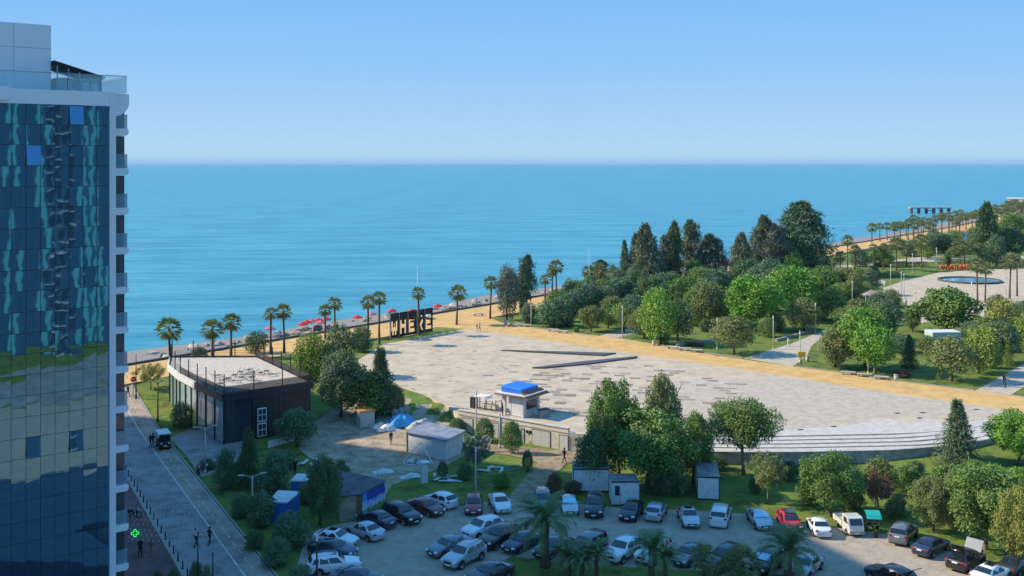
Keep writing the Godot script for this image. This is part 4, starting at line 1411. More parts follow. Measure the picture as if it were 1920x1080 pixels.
func black_pavilion():
	var f := Vector2(-36.7, 136.0)
	var o = thing("pavilion", "black flat-roofed pavilion with fenced roof terrace beside the street", "building", w(f.x, f.y, 0))
	var off: Vector3 = -o.position
	var plan := PackedVector2Array([f, Vector2(-27.2, 143.7), Vector2(-39, 162.4), Vector2(-51.6, 162), Vector2(-50.0, 156), Vector2(-46.5, 149.5), Vector2(-42.3, 143.4)])
	var roof := 6.4
	var b := Build.new()
	b.prism(plan, roof - 0.55, roof)
	part("roof", moved(b, off), mats["roof_screed"], o)
	# fascia round the roof edge
	var grow: PackedVector2Array = Geometry2D.offset_polygon(plan, 0.3)[0]
	for i in grow.size():
		var a := grow[i]
		var c := grow[(i + 1) % grow.size()]
		var m: Vector2 = (a + c) / 2
		var d := c - a
		var fb := Build.new()
		fb.box(Vector3.ZERO, Vector3(d.length() + 0.1, 0.95, 0.22), Basis(Vector3.UP, atan2(d.y, d.x)))
		var white := i in [] or (m.x < -44 and m.y < 161.0)
		part("fascia", fb.mesh(), mats["white_shed"] if white else mats["black_cladding"], o, off + w(m.x, m.y, roof - 0.3))
	# walls: black cladding in boards on the yard side, glazing with posts on the street side
	var inner: PackedVector2Array = Geometry2D.offset_polygon(plan, -0.5)[0]
	var wb := Build.new()
	wb.prism(Geometry2D.offset_polygon(plan, -2.2)[0], 0.0, roof - 0.6)
	part("inner_wall", moved(wb, off), mats["concrete"], o)
	var front := [plan[0], plan[1]]
	var n := 16
	for i in n:
		var a: Vector2 = front[0].lerp(front[1], i / float(n))
		var c: Vector2 = front[0].lerp(front[1], (i + 1) / float(n))
		if i < 5:
			var gl := Build.new()
			gl.box(Vector3.ZERO, Vector3((c - a).length() - 0.04, roof - 0.9, 0.05), Basis(Vector3.UP, atan2((c - a).y, (c - a).x)))
			part("pane", gl.mesh(), mats["window_dark"], o, off + w((a.x + c.x) / 2, (a.y + c.y) / 2, roof / 2 - 0.3) + Vector3(0, 0, -0.25))
		else:
			var gl := Build.new()
			gl.box(Vector3.ZERO, Vector3((c - a).length() - 0.03, roof - 0.6, 0.12), Basis(Vector3.UP, atan2((c - a).y, (c - a).x)))
			part("board", gl.mesh(), mats["black_cladding"], o, off + w((a.x + c.x) / 2, (a.y + c.y) / 2, roof / 2 - 0.3) + Vector3(0, 0, -0.15))
	var back := [plan[1], plan[2]]
	for i in 20:
		var a: Vector2 = back[0].lerp(back[1], i / 20.0)
		var c: Vector2 = back[0].lerp(back[1], (i + 1) / 20.0)
		var gl := Build.new()
		gl.box(Vector3.ZERO, Vector3((c - a).length() - 0.03, roof - 0.6, 0.12), Basis(Vector3.UP, atan2((c - a).y, (c - a).x)))
		part("board", gl.mesh(), mats["black_cladding"], o, off + w((a.x + c.x) / 2, (a.y + c.y) / 2, roof / 2 - 0.3))
	var side := [plan[0], plan[6], plan[5], plan[4], plan[3]]
	for i in side.size() - 1:
		for k in 3:
			var a: Vector2 = side[i].lerp(side[i + 1], k / 3.0)
			var c: Vector2 = side[i].lerp(side[i + 1], (k + 1) / 3.0)
			var d := c - a
			part("post", box_mesh(Vector3(0.24, roof - 0.5, 0.24), Vector3(0, (roof - 0.5) / 2, 0)), mats["dark_metal"], o, off + w(a.x, a.y, 0))
			var gl := Build.new()
			gl.box(Vector3.ZERO, Vector3(d.length() - 0.26, roof - 1.0, 0.04), Basis(Vector3.UP, atan2(d.y, d.x)))
			part("pane", gl.mesh(), mats["clear_glass"], o, off + w((a.x + c.x) / 2, (a.y + c.y) / 2, roof / 2 - 0.3))
	# roof fence: posts, rails and wire mesh
	var ring := [plan[0], plan[1], plan[2], plan[3], plan[4], plan[5], plan[6]]
	for i in ring.size():
		var a: Vector2 = ring[i]
		var c: Vector2 = ring[(i + 1) % ring.size()]
		var len := a.distance_to(c)
		var k := int(ceil(len / 4.2))
		for j in k:
			var p := a.lerp(c, j / float(k))
			part("fence_post", box_mesh(Vector3(0.11, 2.6, 0.11), Vector3(0, 1.3, 0)), mats["dark_metal"], o, off + w(p.x, p.y, roof))
		var d := c - a
		for h in [0.18, 0.45, 0.72, 1.0]:
			var rl := Build.new()
			rl.box(Vector3.ZERO, Vector3(len, 0.035, 0.035), Basis(Vector3.UP, atan2(d.y, d.x)))
			part("fence_rail", rl.mesh(), mats["dark_metal"], o, off + w((a.x + c.x) / 2, (a.y + c.y) / 2, roof + h))
		if i in [0, 6, 5, 1]:
			var wm := Build.new()
			wm.box(Vector3.ZERO, Vector3(len - 0.1, 0.85, 0.015), Basis(Vector3.UP, atan2(d.y, d.x)))
			part("fence_mesh", wm.mesh(), mats["mesh_screen"], o, off + w((a.x + c.x) / 2, (a.y + c.y) / 2, roof + 0.55))
	part("floor", box_mesh(Vector3(2, 0.06, 2)), mats["concrete"], o, off + w(-40, 149, 0.1))
	# white window units on the yard side
	for k in 2:
		var p: Vector2 = front[0].lerp(front[1], 0.43)
		var u = part("window", bevel_box(Vector3(1.25, 1.75, 0.2), Vector3.ZERO), mats["white_paint"], o, off + w(p.x, p.y - 0.2, 1.2 + k * 1.95))
		u.rotation.y = atan2(7.7, 9.5)
		for e in 4:
			part("glazing", box_mesh(Vector3(0.46, 0.68, 0.03), Vector3(-0.28 + 0.56 * (e % 2), -0.4 + 0.8 * (e / 2), 0.11)), mats["window_dark"], u)
	# folded loungers and tables left on the roof
	var r := RandomNumberGenerator.new()
	r.seed = 9
	var sp := [[405, 708], [418, 716], [412, 722], [428, 712], [440, 706], [452, 700], [462, 706], [470, 712], [448, 718], [478, 718], [490, 703], [500, 700], [515, 705], [468, 696], [455, 712], [474, 702]]
	for q in sp:
		var p := level(q[0], q[1], roof)
		lounger(w(p.x, p.y, roof), r.randf() * TAU, "folded dark metal lounger frame lying on the pavilion roof terrace", r.randf() < 0.5)

func moved(b: Build, off: Vector3):
	for i in b.v.size(): b.v[i] += off
	return b.mesh()

func lounger(at, turn, label, tilted):
	var o = thing("lounger_frame", label, "lounger", at, turn, "lounger frames on the pavilion roof")
	for s in [-0.3, 0.3]:
		part("side_rail", tube_mesh([Vector3(s, 0.3, -0.9), Vector3(s, 0.3, 0.3), Vector3(s, 0.75 if tilted else 0.34, 0.95)], [0.025, 0.025, 0.025], 5), mats["dark_metal"], o)
		for z in [-0.8, 0.3]:
			part("leg", box_mesh(Vector3(0.035, 0.3, 0.035), Vector3(s, 0.15, z)), mats["dark_metal"], o)
	for k in 6:
		part("slat", box_mesh(Vector3(0.6, 0.02, 0.07), Vector3(0, 0.31, -0.8 + k * 0.2)), mats["dark_metal"], o)

func garage_wall():
	var a := Vector2(-7.2, 143.3)
	var c := Vector2(7.0, 133.2)
	var e := Vector2(22.5, 127.6)
	var o = thing("garage_wall", "cream retaining wall with pale garage doors below the square", "wall", w(a.x, a.y, 0))
	var off: Vector3 = -o.position
	var b := Build.new()
	for q in [[a, c, 2.75], [c, e, 2.3]]:
		var d: Vector2 = q[1] - q[0]
		var mid: Vector2 = (q[0] + q[1]) / 2
		var n := Vector2(-d.y, d.x).normalized()
		if n.y < 0: n = -n
		mid += n * 0.2
		b.box(off + w(mid.x, mid.y, q[2] / 2 - 0.15), Vector3(d.length(), q[2] + 0.3, 0.4), Basis(Vector3.UP, atan2(d.y, d.x)))
	part("wall", b.mesh(), mats["cream_wall"], o)
	var d := (c - a).normalized()
	var n := Vector2(d.y, -d.x)
	if n.y > 0: n = -n
	var turn := Basis(Vector3.UP, atan2(d.y, d.x))
	var cp := Build.new()
	cp.box(Vector3.ZERO, Vector3(a.distance_to(c) + 0.1, 0.12, 0.6), turn)
	var mid: Vector2 = (a + c) / 2 - n * 0.2
	part("coping", cp.mesh(), mats["white_stone"], o, off + w(mid.x, mid.y, 2.81))
	var bd := Build.new()
	bd.box(Vector3.ZERO, Vector3(a.distance_to(c), 0.1, 0.06), turn)
	part("string_course", bd.mesh(), mats["concrete"], o, off + w((a.x + c.x) / 2 + n.x * 0.03, (a.y + c.y) / 2 + n.y * 0.03, 2.2))
	for q in [[866, 887, 1.9], [925, 936, 1.9], [978, 983, 1.85], [999, 1032, 1.95], [1050, 1066, 1.85]]:
		var lo := 0.0
		var t := []
		for px in [q[0], q[1]]:
			var best := 0.0
			for i in 400:
				var p := a.lerp(c, i / 399.0)
				if 960 + p.x / p.y * FOCAL <= px: best = i / 399.0
			t.append(best)
		var p0 := a.lerp(c, t[0])
		var p1 := a.lerp(c, t[1])
		var wide := p0.distance_to(p1)
		var m: Vector2 = (p0 + p1) / 2 + n * 0.01
		var dr := Node3D.new()
		dr.name = "garage_door"
		o.add_child(dr, true)
		dr.position = off + w(m.x, m.y, 0)
		dr.basis = turn
		part("frame", box_mesh(Vector3(wide + 0.2, q[2] + 0.12, 0.06), Vector3(0, q[2] / 2, 0)), mats["dark_stone"], dr)
		for s in [-1.0, 1.0]:
			part("leaf", box_mesh(Vector3(wide / 2 - 0.02, q[2] - 0.04, 0.06), Vector3(s * wide / 4, q[2] / 2 - 0.02, 0.04)), mats["pale_door"], dr)
	for k in 2:
		var p: Vector2 = a.lerp(c, 0.645 + 0.03 * k) + n * 0.1
		part("vent", box_mesh(Vector3(0.28, 0.34, 0.2)), mats["dark_metal"], o, off + w(p.x, p.y, 1.55))

func roof_kiosk():
	var d := Vector2(-0.815, 0.58)    # along the wall, to the left
	var e := Vector2(0.58, 0.815)     # away
	var c := Vector2(1.5, 141.9)
	var o = thing("kiosk", "small white kiosk with bright blue roof and terracotta canopy on the square", "kiosk", w(c.x, c.y, 2.0))
	o.transform = Transform3D(Basis(Vector3(d.x, 0, -d.y), Vector3.UP, Vector3(e.x, 0, -e.y)), w(c.x, c.y, 2.0))
	# local: x to the left along the wall, z away
	part("wall", box_mesh(Vector3(0.15, 2.7, 3.9), Vector3(0.08, 1.35, 1.95)), mats["white_shed"], o)
	part("wall", box_mesh(Vector3(3.4, 2.7, 0.15), Vector3(1.85, 1.35, 3.85)), mats["white_shed"], o)
	part("wall", box_mesh(Vector3(0.15, 2.7, 1.6), Vector3(3.4, 1.35, 3.1)), mats["white_shed"], o)
	part("pillar", box_mesh(Vector3(0.5, 2.7, 0.3), Vector3(3.25, 1.35, 0.2)), mats["white_shed"], o)
	part("pillar", box_mesh(Vector3(0.35, 2.7, 0.2), Vector3(2.2, 1.35, 0.1)), mats["white_shed"], o)
	part("inner_wall", box_mesh(Vector3(2.9, 2.6, 0.1), Vector3(1.8, 1.3, 1.6)), mats["board"], o)
	for k in 11:
		part("slat", box_mesh(Vector3(1.75, 0.2, 0.06), Vector3(1.05, 0.25 + k * 0.22, 0.02)), mats["white_paint"], o)
	part("shutter_back", box_mesh(Vector3(1.9, 2.7, 0.05), Vector3(1.05, 1.35, 0.08)), mats["board"], o)
	part("window", box_mesh(Vector3(0.05, 1.1, 2.6), Vector3(-0.02, 1.6, 2.0)), mats["window_dark"], o)
	part("counter", box_mesh(Vector3(0.5, 0.08, 2.8), Vector3(-0.25, 1.0, 2.0)), mats["board"], o)
	part("roof_slab", box_mesh(Vector3(5.0, 0.3, 5.2), Vector3(1.75, 2.95, 1.9)), mats["timber"], o)
	part("roof_edge", box_mesh(Vector3(5.04, 0.1, 5.24), Vector3(1.75, 3.06, 1.9)), mats["white_shed"], o)
	var rb := Build.new()
	rb.quad(Vector3(-1.15, 2.82, -0.75), Vector3(-1.15, 2.82, 4.6), Vector3(0.2, 3.42, 4.3), Vector3(0.2, 3.42, -0.3))
	rb.quad(Vector3(-1.15, 2.74, -0.75), Vector3(-1.15, 2.74, 4.6), Vector3(-1.15, 2.82, 4.6), Vector3(-1.15, 2.82, -0.75))
	part("canopy", rb.mesh(), mats["terracotta"], o)
	var bb := Build.new()
	bb.bevelled(Vector3(1.95, 3.48, 1.95), Vector3(3.5, 0.75, 3.9), 0.1, Basis(Vector3(0, 0, 1), 0.05))
	part("blue_cover", bb.mesh(), mats["blue_tarp"], o)
	var cab = thing("cabinet", "grey metal storage box in the shade beside the blue-roofed kiosk", "cabinet", o.position + o.basis * Vector3(-1.9, 0, 2.0), 0.6)
	part("body", bevel_box(Vector3(1.5, 1.05, 0.9), Vector3(0, 0.53, 0)), mats["tin"], cab)
	part("lid", bevel_box(Vector3(1.56, 0.08, 0.96), Vector3(0, 1.1, 0)), mats["dark_metal"], cab)
	# stall with canvas roofs on the left end of the terrace
	var st = thing("market_stall", "low stall with tilted pale roof sheets at the end of the garage wall", "stall", o.position + o.basis * Vector3(6.7, 0, 0.9), o.rotation.y)
	for q in [[Vector3(-0.9, 1.55, 0.3), Vector3(1.9, 0.08, 1.5), 0.12, "board"], [Vector3(1.1, 1.75, 0.5), Vector3(2.2, 0.1, 1.7), -0.08, "white_shed"], [Vector3(2.4, 0.75, 0.2), Vector3(0.7, 1.5, 0.9), 0.0, "dark_metal"]]:
		var s = part("roof_sheet" if q[0].y > 1 else "cupboard", box_mesh(q[1]), mats[q[3]], st, q[0])
		s.rotation.z = q[2]
	for x in [-1.7, -0.1, 1.0, 2.1]:
		for z in [-0.3, 1.1]:
			part("post", box_mesh(Vector3(0.09, 1.6, 0.09), Vector3(x, 0.8, z)), mats["timber"], st)
	part("counter", box_mesh(Vector3(2.4, 0.5, 0.8), Vector3(-0.2, 0.5, 0.4)), mats["board"], st)

func shed(called, label, plan: Array, base, tall, wall, roof, over = 0.35, slope = 0.0):
	# walls on a four-cornered plan, flat roof with an overhang
	var poly := PackedVector2Array(plan)
	var c: Vector2 = (plan[0] + plan[2]) / 2
	var o = thing(called, label, "shed", w(c.x, c.y, base))
	var off: Vector3 = -o.position
	for i in poly.size():
		var a := poly[i]
		var e := poly[(i + 1) % poly.size()]
		var d := e - a
		var m: Vector2 = (a + e) / 2
		var b := Build.new()
		b.box(Vector3(0, tall / 2, 0), Vector3(d.length(), tall, 0.1), Basis(Vector3.UP, atan2(d.y, d.x)))
		part("wall", b.mesh(), wall, o, off + w(m.x, m.y, base))
	var big: PackedVector2Array = Geometry2D.offset_polygon(poly, over)[0]
	var rb := Build.new()
	rb.prism(big, base + tall, base + tall + 0.16)
	if slope != 0.0:
		for i in rb.v.size(): rb.v[i].y += (-rb.v[i].z - c.y) * slope
	part("roof", moved(rb, off), roof, o)
	return o

func container(label, x0, x1, z, deep, tall, turn, door):
	var wide: float = x1 - x0
	var o = thing("site_cabin", label, "cabin", w((x0 + x1) / 2, z, 0), turn, "white site cabins by the car park")
	part("wall", bevel_box(Vector3(wide, tall, deep), Vector3(0, tall / 2 + 0.1, -deep / 2)), mats["white_paint"], o)
	part("base_rail", box_mesh(Vector3(wide + 0.05, 0.16, deep + 0.05), Vector3(0, 0.08, -deep / 2)), mats["dark_metal"], o)
	part("roof", bevel_box(Vector3(wide + 0.08, 0.14, deep + 0.08), Vector3(0, tall + 0.15, -deep / 2)), mats["tin"], o)
	part("roof_rim", box_mesh(Vector3(wide + 0.1, 0.14, 0.05), Vector3(0, tall + 0.08, 0.03)), mats["dark_metal"], o)
	for s in [-1.0, 1.0]:
		part("corner_post", box_mesh(Vector3(0.08, tall, 0.08), Vector3(s * wide / 2, tall / 2 + 0.1, 0.0)), mats["dark_metal"] if not door else mats["white_paint"], o)
	if door:
		var d = part("door", box_mesh(Vector3(0.8, 2.1, 0.06), Vector3(0, 1.05, 0)), mats["white_shed"], o, Vector3(-wide / 2 + 0.55, 0.14, 0.03))
		part("window", box_mesh(Vector3(0.5, 1.0, 0.03), Vector3(0, 1.45, 0.04)), mats["window_dark"], d)
		part("door_handle", box_mesh(Vector3(0.05, 0.14, 0.06), Vector3(0.32, 0.95, 0.05)), mats["dark_metal"], d)
	return o

func mural_texture():
	var im := Image.create(256, 128, false, Image.FORMAT_RGB8)
	var f := FastNoiseLite.new()
	f.seed = 4
	f.frequency = 0.03
	for y in 128:
		for x in 256:
			var t := y / 128.0
			var c := Color(0.3, 0.55, 0.95).lerp(Color(0.75, 0.88, 1.0), clampf(t * 1.3 + f.get_noise_2d(x, y) * 0.6, 0, 1))
			if t < 0.45 + 0.25 * f.get_noise_2d(x * 1.5, 0) and x > 50: c = c.lerp(Color(0.05, 0.2, 0.6), 0.7)
			if t > 0.72 + 0.2 * f.get_noise_2d(x * 2, 50): c = Color(0.35, 0.55, 0.25).lerp(Color(0.7, 0.75, 0.3), f.get_noise_2d(x * 4, y * 4) + 0.4)
			if t > 0.38 and t < 0.72 and fmod(x + 8 * sin(y * 0.2), 22.0) < 5.0 + 3.0 * f.get_noise_2d(x, y * 3): c = Color(0.93, 0.96, 1.0)
			if absf(x - 205) < 2 and t > 0.2 and t < 0.5 or absf(t - 0.33) < 0.015 and x > 180 and x < 235: c = Color(0.8, 0.2, 0.3)
			im.set_pixel(x, y, c)
	tex["mural"] = ImageTexture.create_from_image(im)

func where_sign():
	var p0 := level(731, 634, 2.0)
	var p1 := level(811, 620, 2.0)
	var d := p1 - p0
	var o = thing("letter_sculpture", "dark steel frame with the cut-out letters WHERE by the promenade", "sculpture", w(p0.x, p0.y, 2.0))
	o.rotation.y = atan2(d.y, d.x)
	var total := d.length()
	var cw := total / 5.0
	var tall := 4.7
	var rows := {
		"W": ["XX...XX", "XX...XX", "XX.X.XX", "XX.X.XX", "XXXXXXX", "XXXXXXX", ".XX.XX.", ".XX.XX."], "H": ["XX...XX", "XX...XX", "XX...XX", "XXXXXXX", "XXXXXXX", "XX...XX", "XX...XX", "XX...XX"],
		"E": ["XXXXXXX", "XXXXXXX", "XX.....", "XXXXXX.", "XXXXXX.", "XX.....", "XXXXXXX", "XXXXXXX"], "R": ["XXXXXX.", "XX..XXX", "XX...XX", "XX..XXX", "XXXXXX.", "XX.XX..", "XX..XX.", "XX...XX"],
	}
	var i := 0
	for ch in ["W", "H", "E", "R", "E"]:
		var pan := Node3D.new()
		pan.name = "letter_panel"
		o.add_child(pan, true)
		pan.position = Vector3(i * cw, 0, 0)
		pan.set_meta("label", "steel panel with the letter %s cut out of it" % ch)
		var b := Build.new()
		var cx := cw * 0.7 / 7.0
		var cy := tall * 0.64 / 8.0
		for rr in 8:
			var run := 0
			for cc in 8:
				var solid: bool = cc < 7 and rows[ch][rr][cc] == "."
				if solid: run += 1
				elif run > 0:
					b.box(Vector3(cw * 0.15 + (cc - run / 2.0) * cx, tall * 0.74 - (rr + 0.5) * cy, 0), Vector3(run * cx, cy, 0.1))
					run = 0
		part("letter_ground", b.mesh(), mats["rust"], pan)
		for x in [cw * 0.075, cw * 0.925]:
			part("upright", box_mesh(Vector3(cw * 0.15 - 0.01, tall, 0.14)), mats["rust"], pan, Vector3(x, tall / 2, 0))
		part("cross_bar", box_mesh(Vector3(cw * 0.7, tall * 0.1, 0.12)), mats["rust"], pan, Vector3(cw / 2, tall * 0.05, 0))
		part("head_panel", box_mesh(Vector3(cw * 0.7, tall * 0.26, 0.12)), mats["rust"], pan, Vector3(cw / 2, tall * 0.87, 0))
		part("strut", box_mesh(Vector3(0.08, tall, 0.1)), mats["pole"], pan, Vector3(0.0, tall / 2, 0.15))
		i += 1

func lamp_post(at: Vector3, tall, arms, label, m = "pole"):
	var o = thing("lamp_post", label, "lamp post", at - Vector3(0, 0.05, 0), 0.4, "lamp posts")
	part("pole", tube_mesh([Vector3.ZERO, Vector3(0, tall, 0)], [0.11, 0.06], 7), mats[m], o)
	part("foot", tube_mesh([Vector3.ZERO, Vector3(0, 0.5, 0)], [0.17, 0.15], 8), mats[m], o)
	if arms == 2:
		for s in [-1.0, 1.0]:
			part("arm", tube_mesh([Vector3(0, tall - 0.5, 0), Vector3(s * 0.25, tall - 0.1, 0), Vector3(s * 0.9, tall + 0.1, 0)], [0.04, 0.04, 0.035], 5), mats[m], o)
			part("lamp_head", bev("lamp_head", Vector3(0.6, 0.09, 0.2)), mats["pole"], o, Vector3(s * 1.1, tall + 0.1, 0))
	elif arms == 1:
		part("lamp_head", tube_mesh([Vector3(0, tall, 0), Vector3(0, tall + 0.1, 0), Vector3(0, tall + 0.35, 0), Vector3(0, tall + 0.42, 0)], [0.09, 0.2, 0.26, 0.05], 8), mats["pole"], o)
	else:
		part("lamp_head", box_mesh(Vector3(0.16, 0.5, 0.16)), mats["white_paint"], o, Vector3(0, tall + 0.2, 0))

func lamp_at(px, py, top, arms, label, m = "pole"):
	var p := spot(px, py)
	lamp_post(p, (py - top) * -p.z / FOCAL, arms, label, m)

func bench(px, py, turn, label):
	var p := spot(px, py)
	p.y = maxf(p.y, 2.0)
	var o = thing("bench", label, "bench", p, turn, "stone benches along the golden path")
	part("seat", bevel_box(Vector3(2.2, 0.16, 0.6), Vector3(0, 0.45, 0)), mats["white_stone"], o)
	for s in [-0.85, 0.85]:
		part("leg", bevel_box(Vector3(0.3, 0.38, 0.5), Vector3(s, 0.19, 0)), mats["concrete"], o)

func parasol(at: Vector3, size, m, label, group = "", tall = 2.3):
	var o = thing("parasol", label, "parasol", at, rng.randf() * TAU, group)
	part("pole", tube_mesh([Vector3(0, -0.3, 0), Vector3(0, tall, 0)], [0.03, 0.03], 6), mats["pole"], o)
	var b := Build.new()
	for k in 8:
		var a := TAU * k / 8
		var c := TAU * (k + 1) / 8
		var p := Vector3(cos(a) * size, tall - 0.45 * size, sin(a) * size)
		var q := Vector3(cos(c) * size, tall - 0.45 * size, sin(c) * size)
		b.tri(Vector3(0, tall, 0), p, q)
		b.quad(p, p + Vector3(0, -0.15, 0), q + Vector3(0, -0.15, 0), q)
	part("canopy", b.mesh(), mats[m], o)

# ------------------------------------------------------------------ the scene
func _ready():
	rng.seed = 20240
	# camera: level, with the lens shifted down
	var cam := Camera3D.new()
	cam.name = "camera"
	cam.projection = Camera3D.PROJECTION_FRUSTUM
	cam.near = 0.5
	cam.far = 60000.0
	cam.size = 0.5 * 1080.0 / FOCAL
	cam.frustum_offset = Vector2(0, -235.0 / FOCAL * 0.5)
	cam.position = Vector3(0, EYE, 0)
	add_child(cam)
	cam.make_current()
	# sky, air and sun
	var env := Environment.new()
	var sky := Sky.new()
	var sm := ProceduralSkyMaterial.new()
	sm.sky_top_color = Color(0.335, 0.597, 0.855)
	sm.sky_horizon_color = Color(0.63, 0.75, 0.82)
	sm.sky_curve = 0.075
	sm.ground_bottom_color = Color(0.3, 0.4, 0.45)
	sm.ground_horizon_color = Color(0.6, 0.72, 0.82)
	sm.sun_angle_max = 1.0
	sm.sky_energy_multiplier = 1.0
	sky.sky_material = sm
	env.background_mode = Environment.BG_SKY
	env.sky = sky
	env.tonemap_mode = Environment.TONE_MAPPER_LINEAR
	env.tonemap_exposure = 1.4
	env.fog_enabled = true
	env.fog_density = 0.00004
	env.fog_light_color = Color(0.7, 0.88, 1.0)
	env.sdfgi_enabled = true
	env.ssao_enabled = true
	env.ssil_enabled = true
	var we := WorldEnvironment.new()
	we.name = "world_environment"
	we.environment = env
	add_child(we)
	var sun := DirectionalLight3D.new()
	sun.name = "sun"
	sun.light_color = Color(1.0, 0.94, 0.84)
	sun.light_energy = 1.6
	sun.light_angular_distance = 0.5
	sun.shadow_enabled = true
	add_child(sun)
	var el := deg_to_rad(34.0)
	sun.look_at_from_position(Vector3.ZERO, Vector3(0.985 * cos(el), -sin(el), 0.17 * cos(el)))

	make_materials()
	mat("sea", rgb(0.065, 0.305, 0.37), 0.3, {"tex": "sea_tone", "metres": 300.0, "bump": "wave_bump", "bump_scale": 0.4, "spec": 0.3})
	mats["sea"].uv1_scale = Vector3(1.0 / 700.0, 1.0 / 160.0, 1.0 / 160.0)
	mat("balcony_glass", rgb(0.25, 0.42, 0.52), 0.05, {"alpha": 0.35})
	mat("teal_glass", rgb(0.12, 0.42, 0.46), 0.5, {"spec": 0.5})
	mat("mesh_screen", rgb(0.03, 0.03, 0.035), 0.6, {"alpha": 0.55})
	mural_texture()

	lay_ground()
	lay_plaza()
	lay_street()
	glass_tower()
	# the tall block whose shadow lies over the car park, and the blocks that the facade mirrors
	block("tower_block", "tall pale tower block beyond the glass tower, casting the long shadow", -140.5, 156.5, 0.397, 0.917, 66, 16, 81, mats["far_white"], 25, 11)
	block("tower_block", "tall pale slab block next to the tall tower block, shading the street", -88.5, 117.4, 0.91, 0.41, 46, 16, 81, mats["far_white"], 25, 8)
	block("apartment_block", "white apartment block with teal glass stripes mirrored in the tower facade", 62.0, -6.0, -0.45, 0.89, 46, 18, 58, mats["navy_wall"], 18, 16, [1, 4, 5, 9, 12], [7, 8])
	block("apartment_block", "grey apartment block mirrored in the lower panes of the tower facade", 118.0, 20.0, -0.8, 0.6, 36, 18, 44, mats["navy_wall"], 14, 9, [2, 6], [4])
	black_pavilion()
	garage_wall()
	roof_kiosk()
	small_buildings()
	where_sign()
	sea_and_far()
	print("structures ", Time.get_ticks_msec())
	plant_trees()
	plant_palms()
	print("plants ", Time.get_ticks_msec())
	park_cars()
	street_things()
	people()
	yard_things()
	print("done ", Time.get_ticks_msec(), " ", get_child_count())

func small_buildings():
	var s = shed("hut", "white flat-roofed hut with grey roof between yard and garage wall", [Vector2(-8.0, 128.7), Vector2(-6.1, 133.0), Vector2(-10.9, 137.0), Vector2(-12.9, 132.6)], 0.0, 2.45, mats["white_shed"], mats["tin"], 0.3)
	part("end_board", box_mesh(Vector3(0.12, 2.3, 0.5)), mats["orange_board"], s, w(-13.05, 132.8, 1.25) - s.position)
	s = shed("mural_shed", "felt-roofed shed with a painted blue mural wall beside the cars", [Vector2(-17.3, 107.0), Vector2(-15.3, 107.8), Vector2(-13.5, 111.8), Vector2(-19.0, 115.2)], 0.0, 2.5, mats["beige_wall"], mats["felt_roof"], 0.25, 0.02)
	var a := Vector2(-15.2, 107.85)
	var c := Vector2(-13.4, 111.75)
	var d := c - a
	var b := Build.new()
	b.quad(Vector3(-d.length() / 2, 0.15, 0), Vector3(-d.length() / 2, 2.45, 0), Vector3(d.length() / 2, 2.45, 0), Vector3(d.length() / 2, 0.15, 0))
	b.u = PackedVector2Array([Vector2(0, 1), Vector2(0, 0), Vector2(1, 0), Vector2(0, 1), Vector2(1, 0), Vector2(1, 1)])
	mat("mural", Color(0.9, 0.9, 0.9), 0.7, {"tex": "mural", "uv": true, "both": true})
	var n := Vector2(d.y, -d.x).normalized()
	var m: Vector2 = (a + c) / 2 + n * 0.1
	var o = part("mural", b.mesh(), mats["mural"], s, w(m.x, m.y, 0) - s.position)
	o.rotation.y = atan2(d.y, d.x)
	part("door_post", box_mesh(Vector3(0.4, 2.4, 0.2)), mats["timber"], s, w(-15.45, 107.6, 1.2) - s.position)
	container("white site cabin with a glazed door, between parked cars", 10.5, 13.3, 112.0, 2.5, 2.4, 0.03, true)
	container("long white site cabin half hidden by the dark tree", 6.7, 10.6, 116.5, 2.6, 2.45, 0.0, false)
	container("white site cabin with blue-grey roof near the pine tree", 19.8, 22.1, 113.8, 5.8, 2.35, -0.14, false)
	s = shed("blue_kiosk", "small blue kiosk with a white littered roof behind the bushes", [Vector2(-24.3, 107.0), Vector2(-22.6, 106.9), Vector2(-22.0, 110.0), Vector2(-24.1, 110.4)], 0.0, 1.9, mats["blue_wall"], mats["white_shed"], 0.15)
	s = shed("junk_box", "white and blue crate shed behind the blue kiosk", [Vector2(-24.0, 116.0), Vector2(-21.6, 116.0), Vector2(-21.4, 118.4), Vector2(-23.8, 118.4)], 0.0, 1.3, mats["blue_wall"], mats["white_shed"], 0.1)
	# wooden booth under the cedar
	var p := level(676, 793, 0.9)
	s = shed("booth", "pale wooden double-door booth with orange trim under the cedars", [p, p + Vector2(1.75, 0.75), p + Vector2(1.0, 2.3), p + Vector2(-0.75, 1.5)], height(p.x, p.y + 1) - 0.1, 2.2, mats["pale_door"], mats["orange_board"], 0.2)
	# park kiosk and gazebo
	var q := level(1749, 660, 2.0)
	s = shed("park_kiosk", "pale green glazed kiosk among the park trees", [q, q + Vector2(5.2, 0.5), q + Vector2(5.0, 3.6), q + Vector2(-0.2, 3.2)], 1.96, 3.4, mats["kiosk_green"], mats["white_shed"], 0.1)
	q = level(1622, 573, 2.0)
	var gz = thing("gazebo", "open park gazebo with a low reddish pyramid roof among trees", "gazebo", w(q.x + 2.2, q.y + 2, 1.96))
	for x in [-2.0, 2.0]:
		for z in [-2.0, 2.0]:
			part("post", box_mesh(Vector3(0.18, 2.6, 0.18), Vector3(x, 1.3, z)), mats["white_paint"], gz)
	var rb := Build.new()
	for k in 4:
		var u := Vector3(2.6, 2.5, 2.6).rotated(Vector3.UP, k * PI / 2)
		var v := Vector3(2.6, 2.5, 2.6).rotated(Vector3.UP, (k + 1) * PI / 2)
		rb.tri(Vector3(0, 3.6, 0), u, v)
	part("roof", rb.mesh(), mats["faded_roof"], gz)

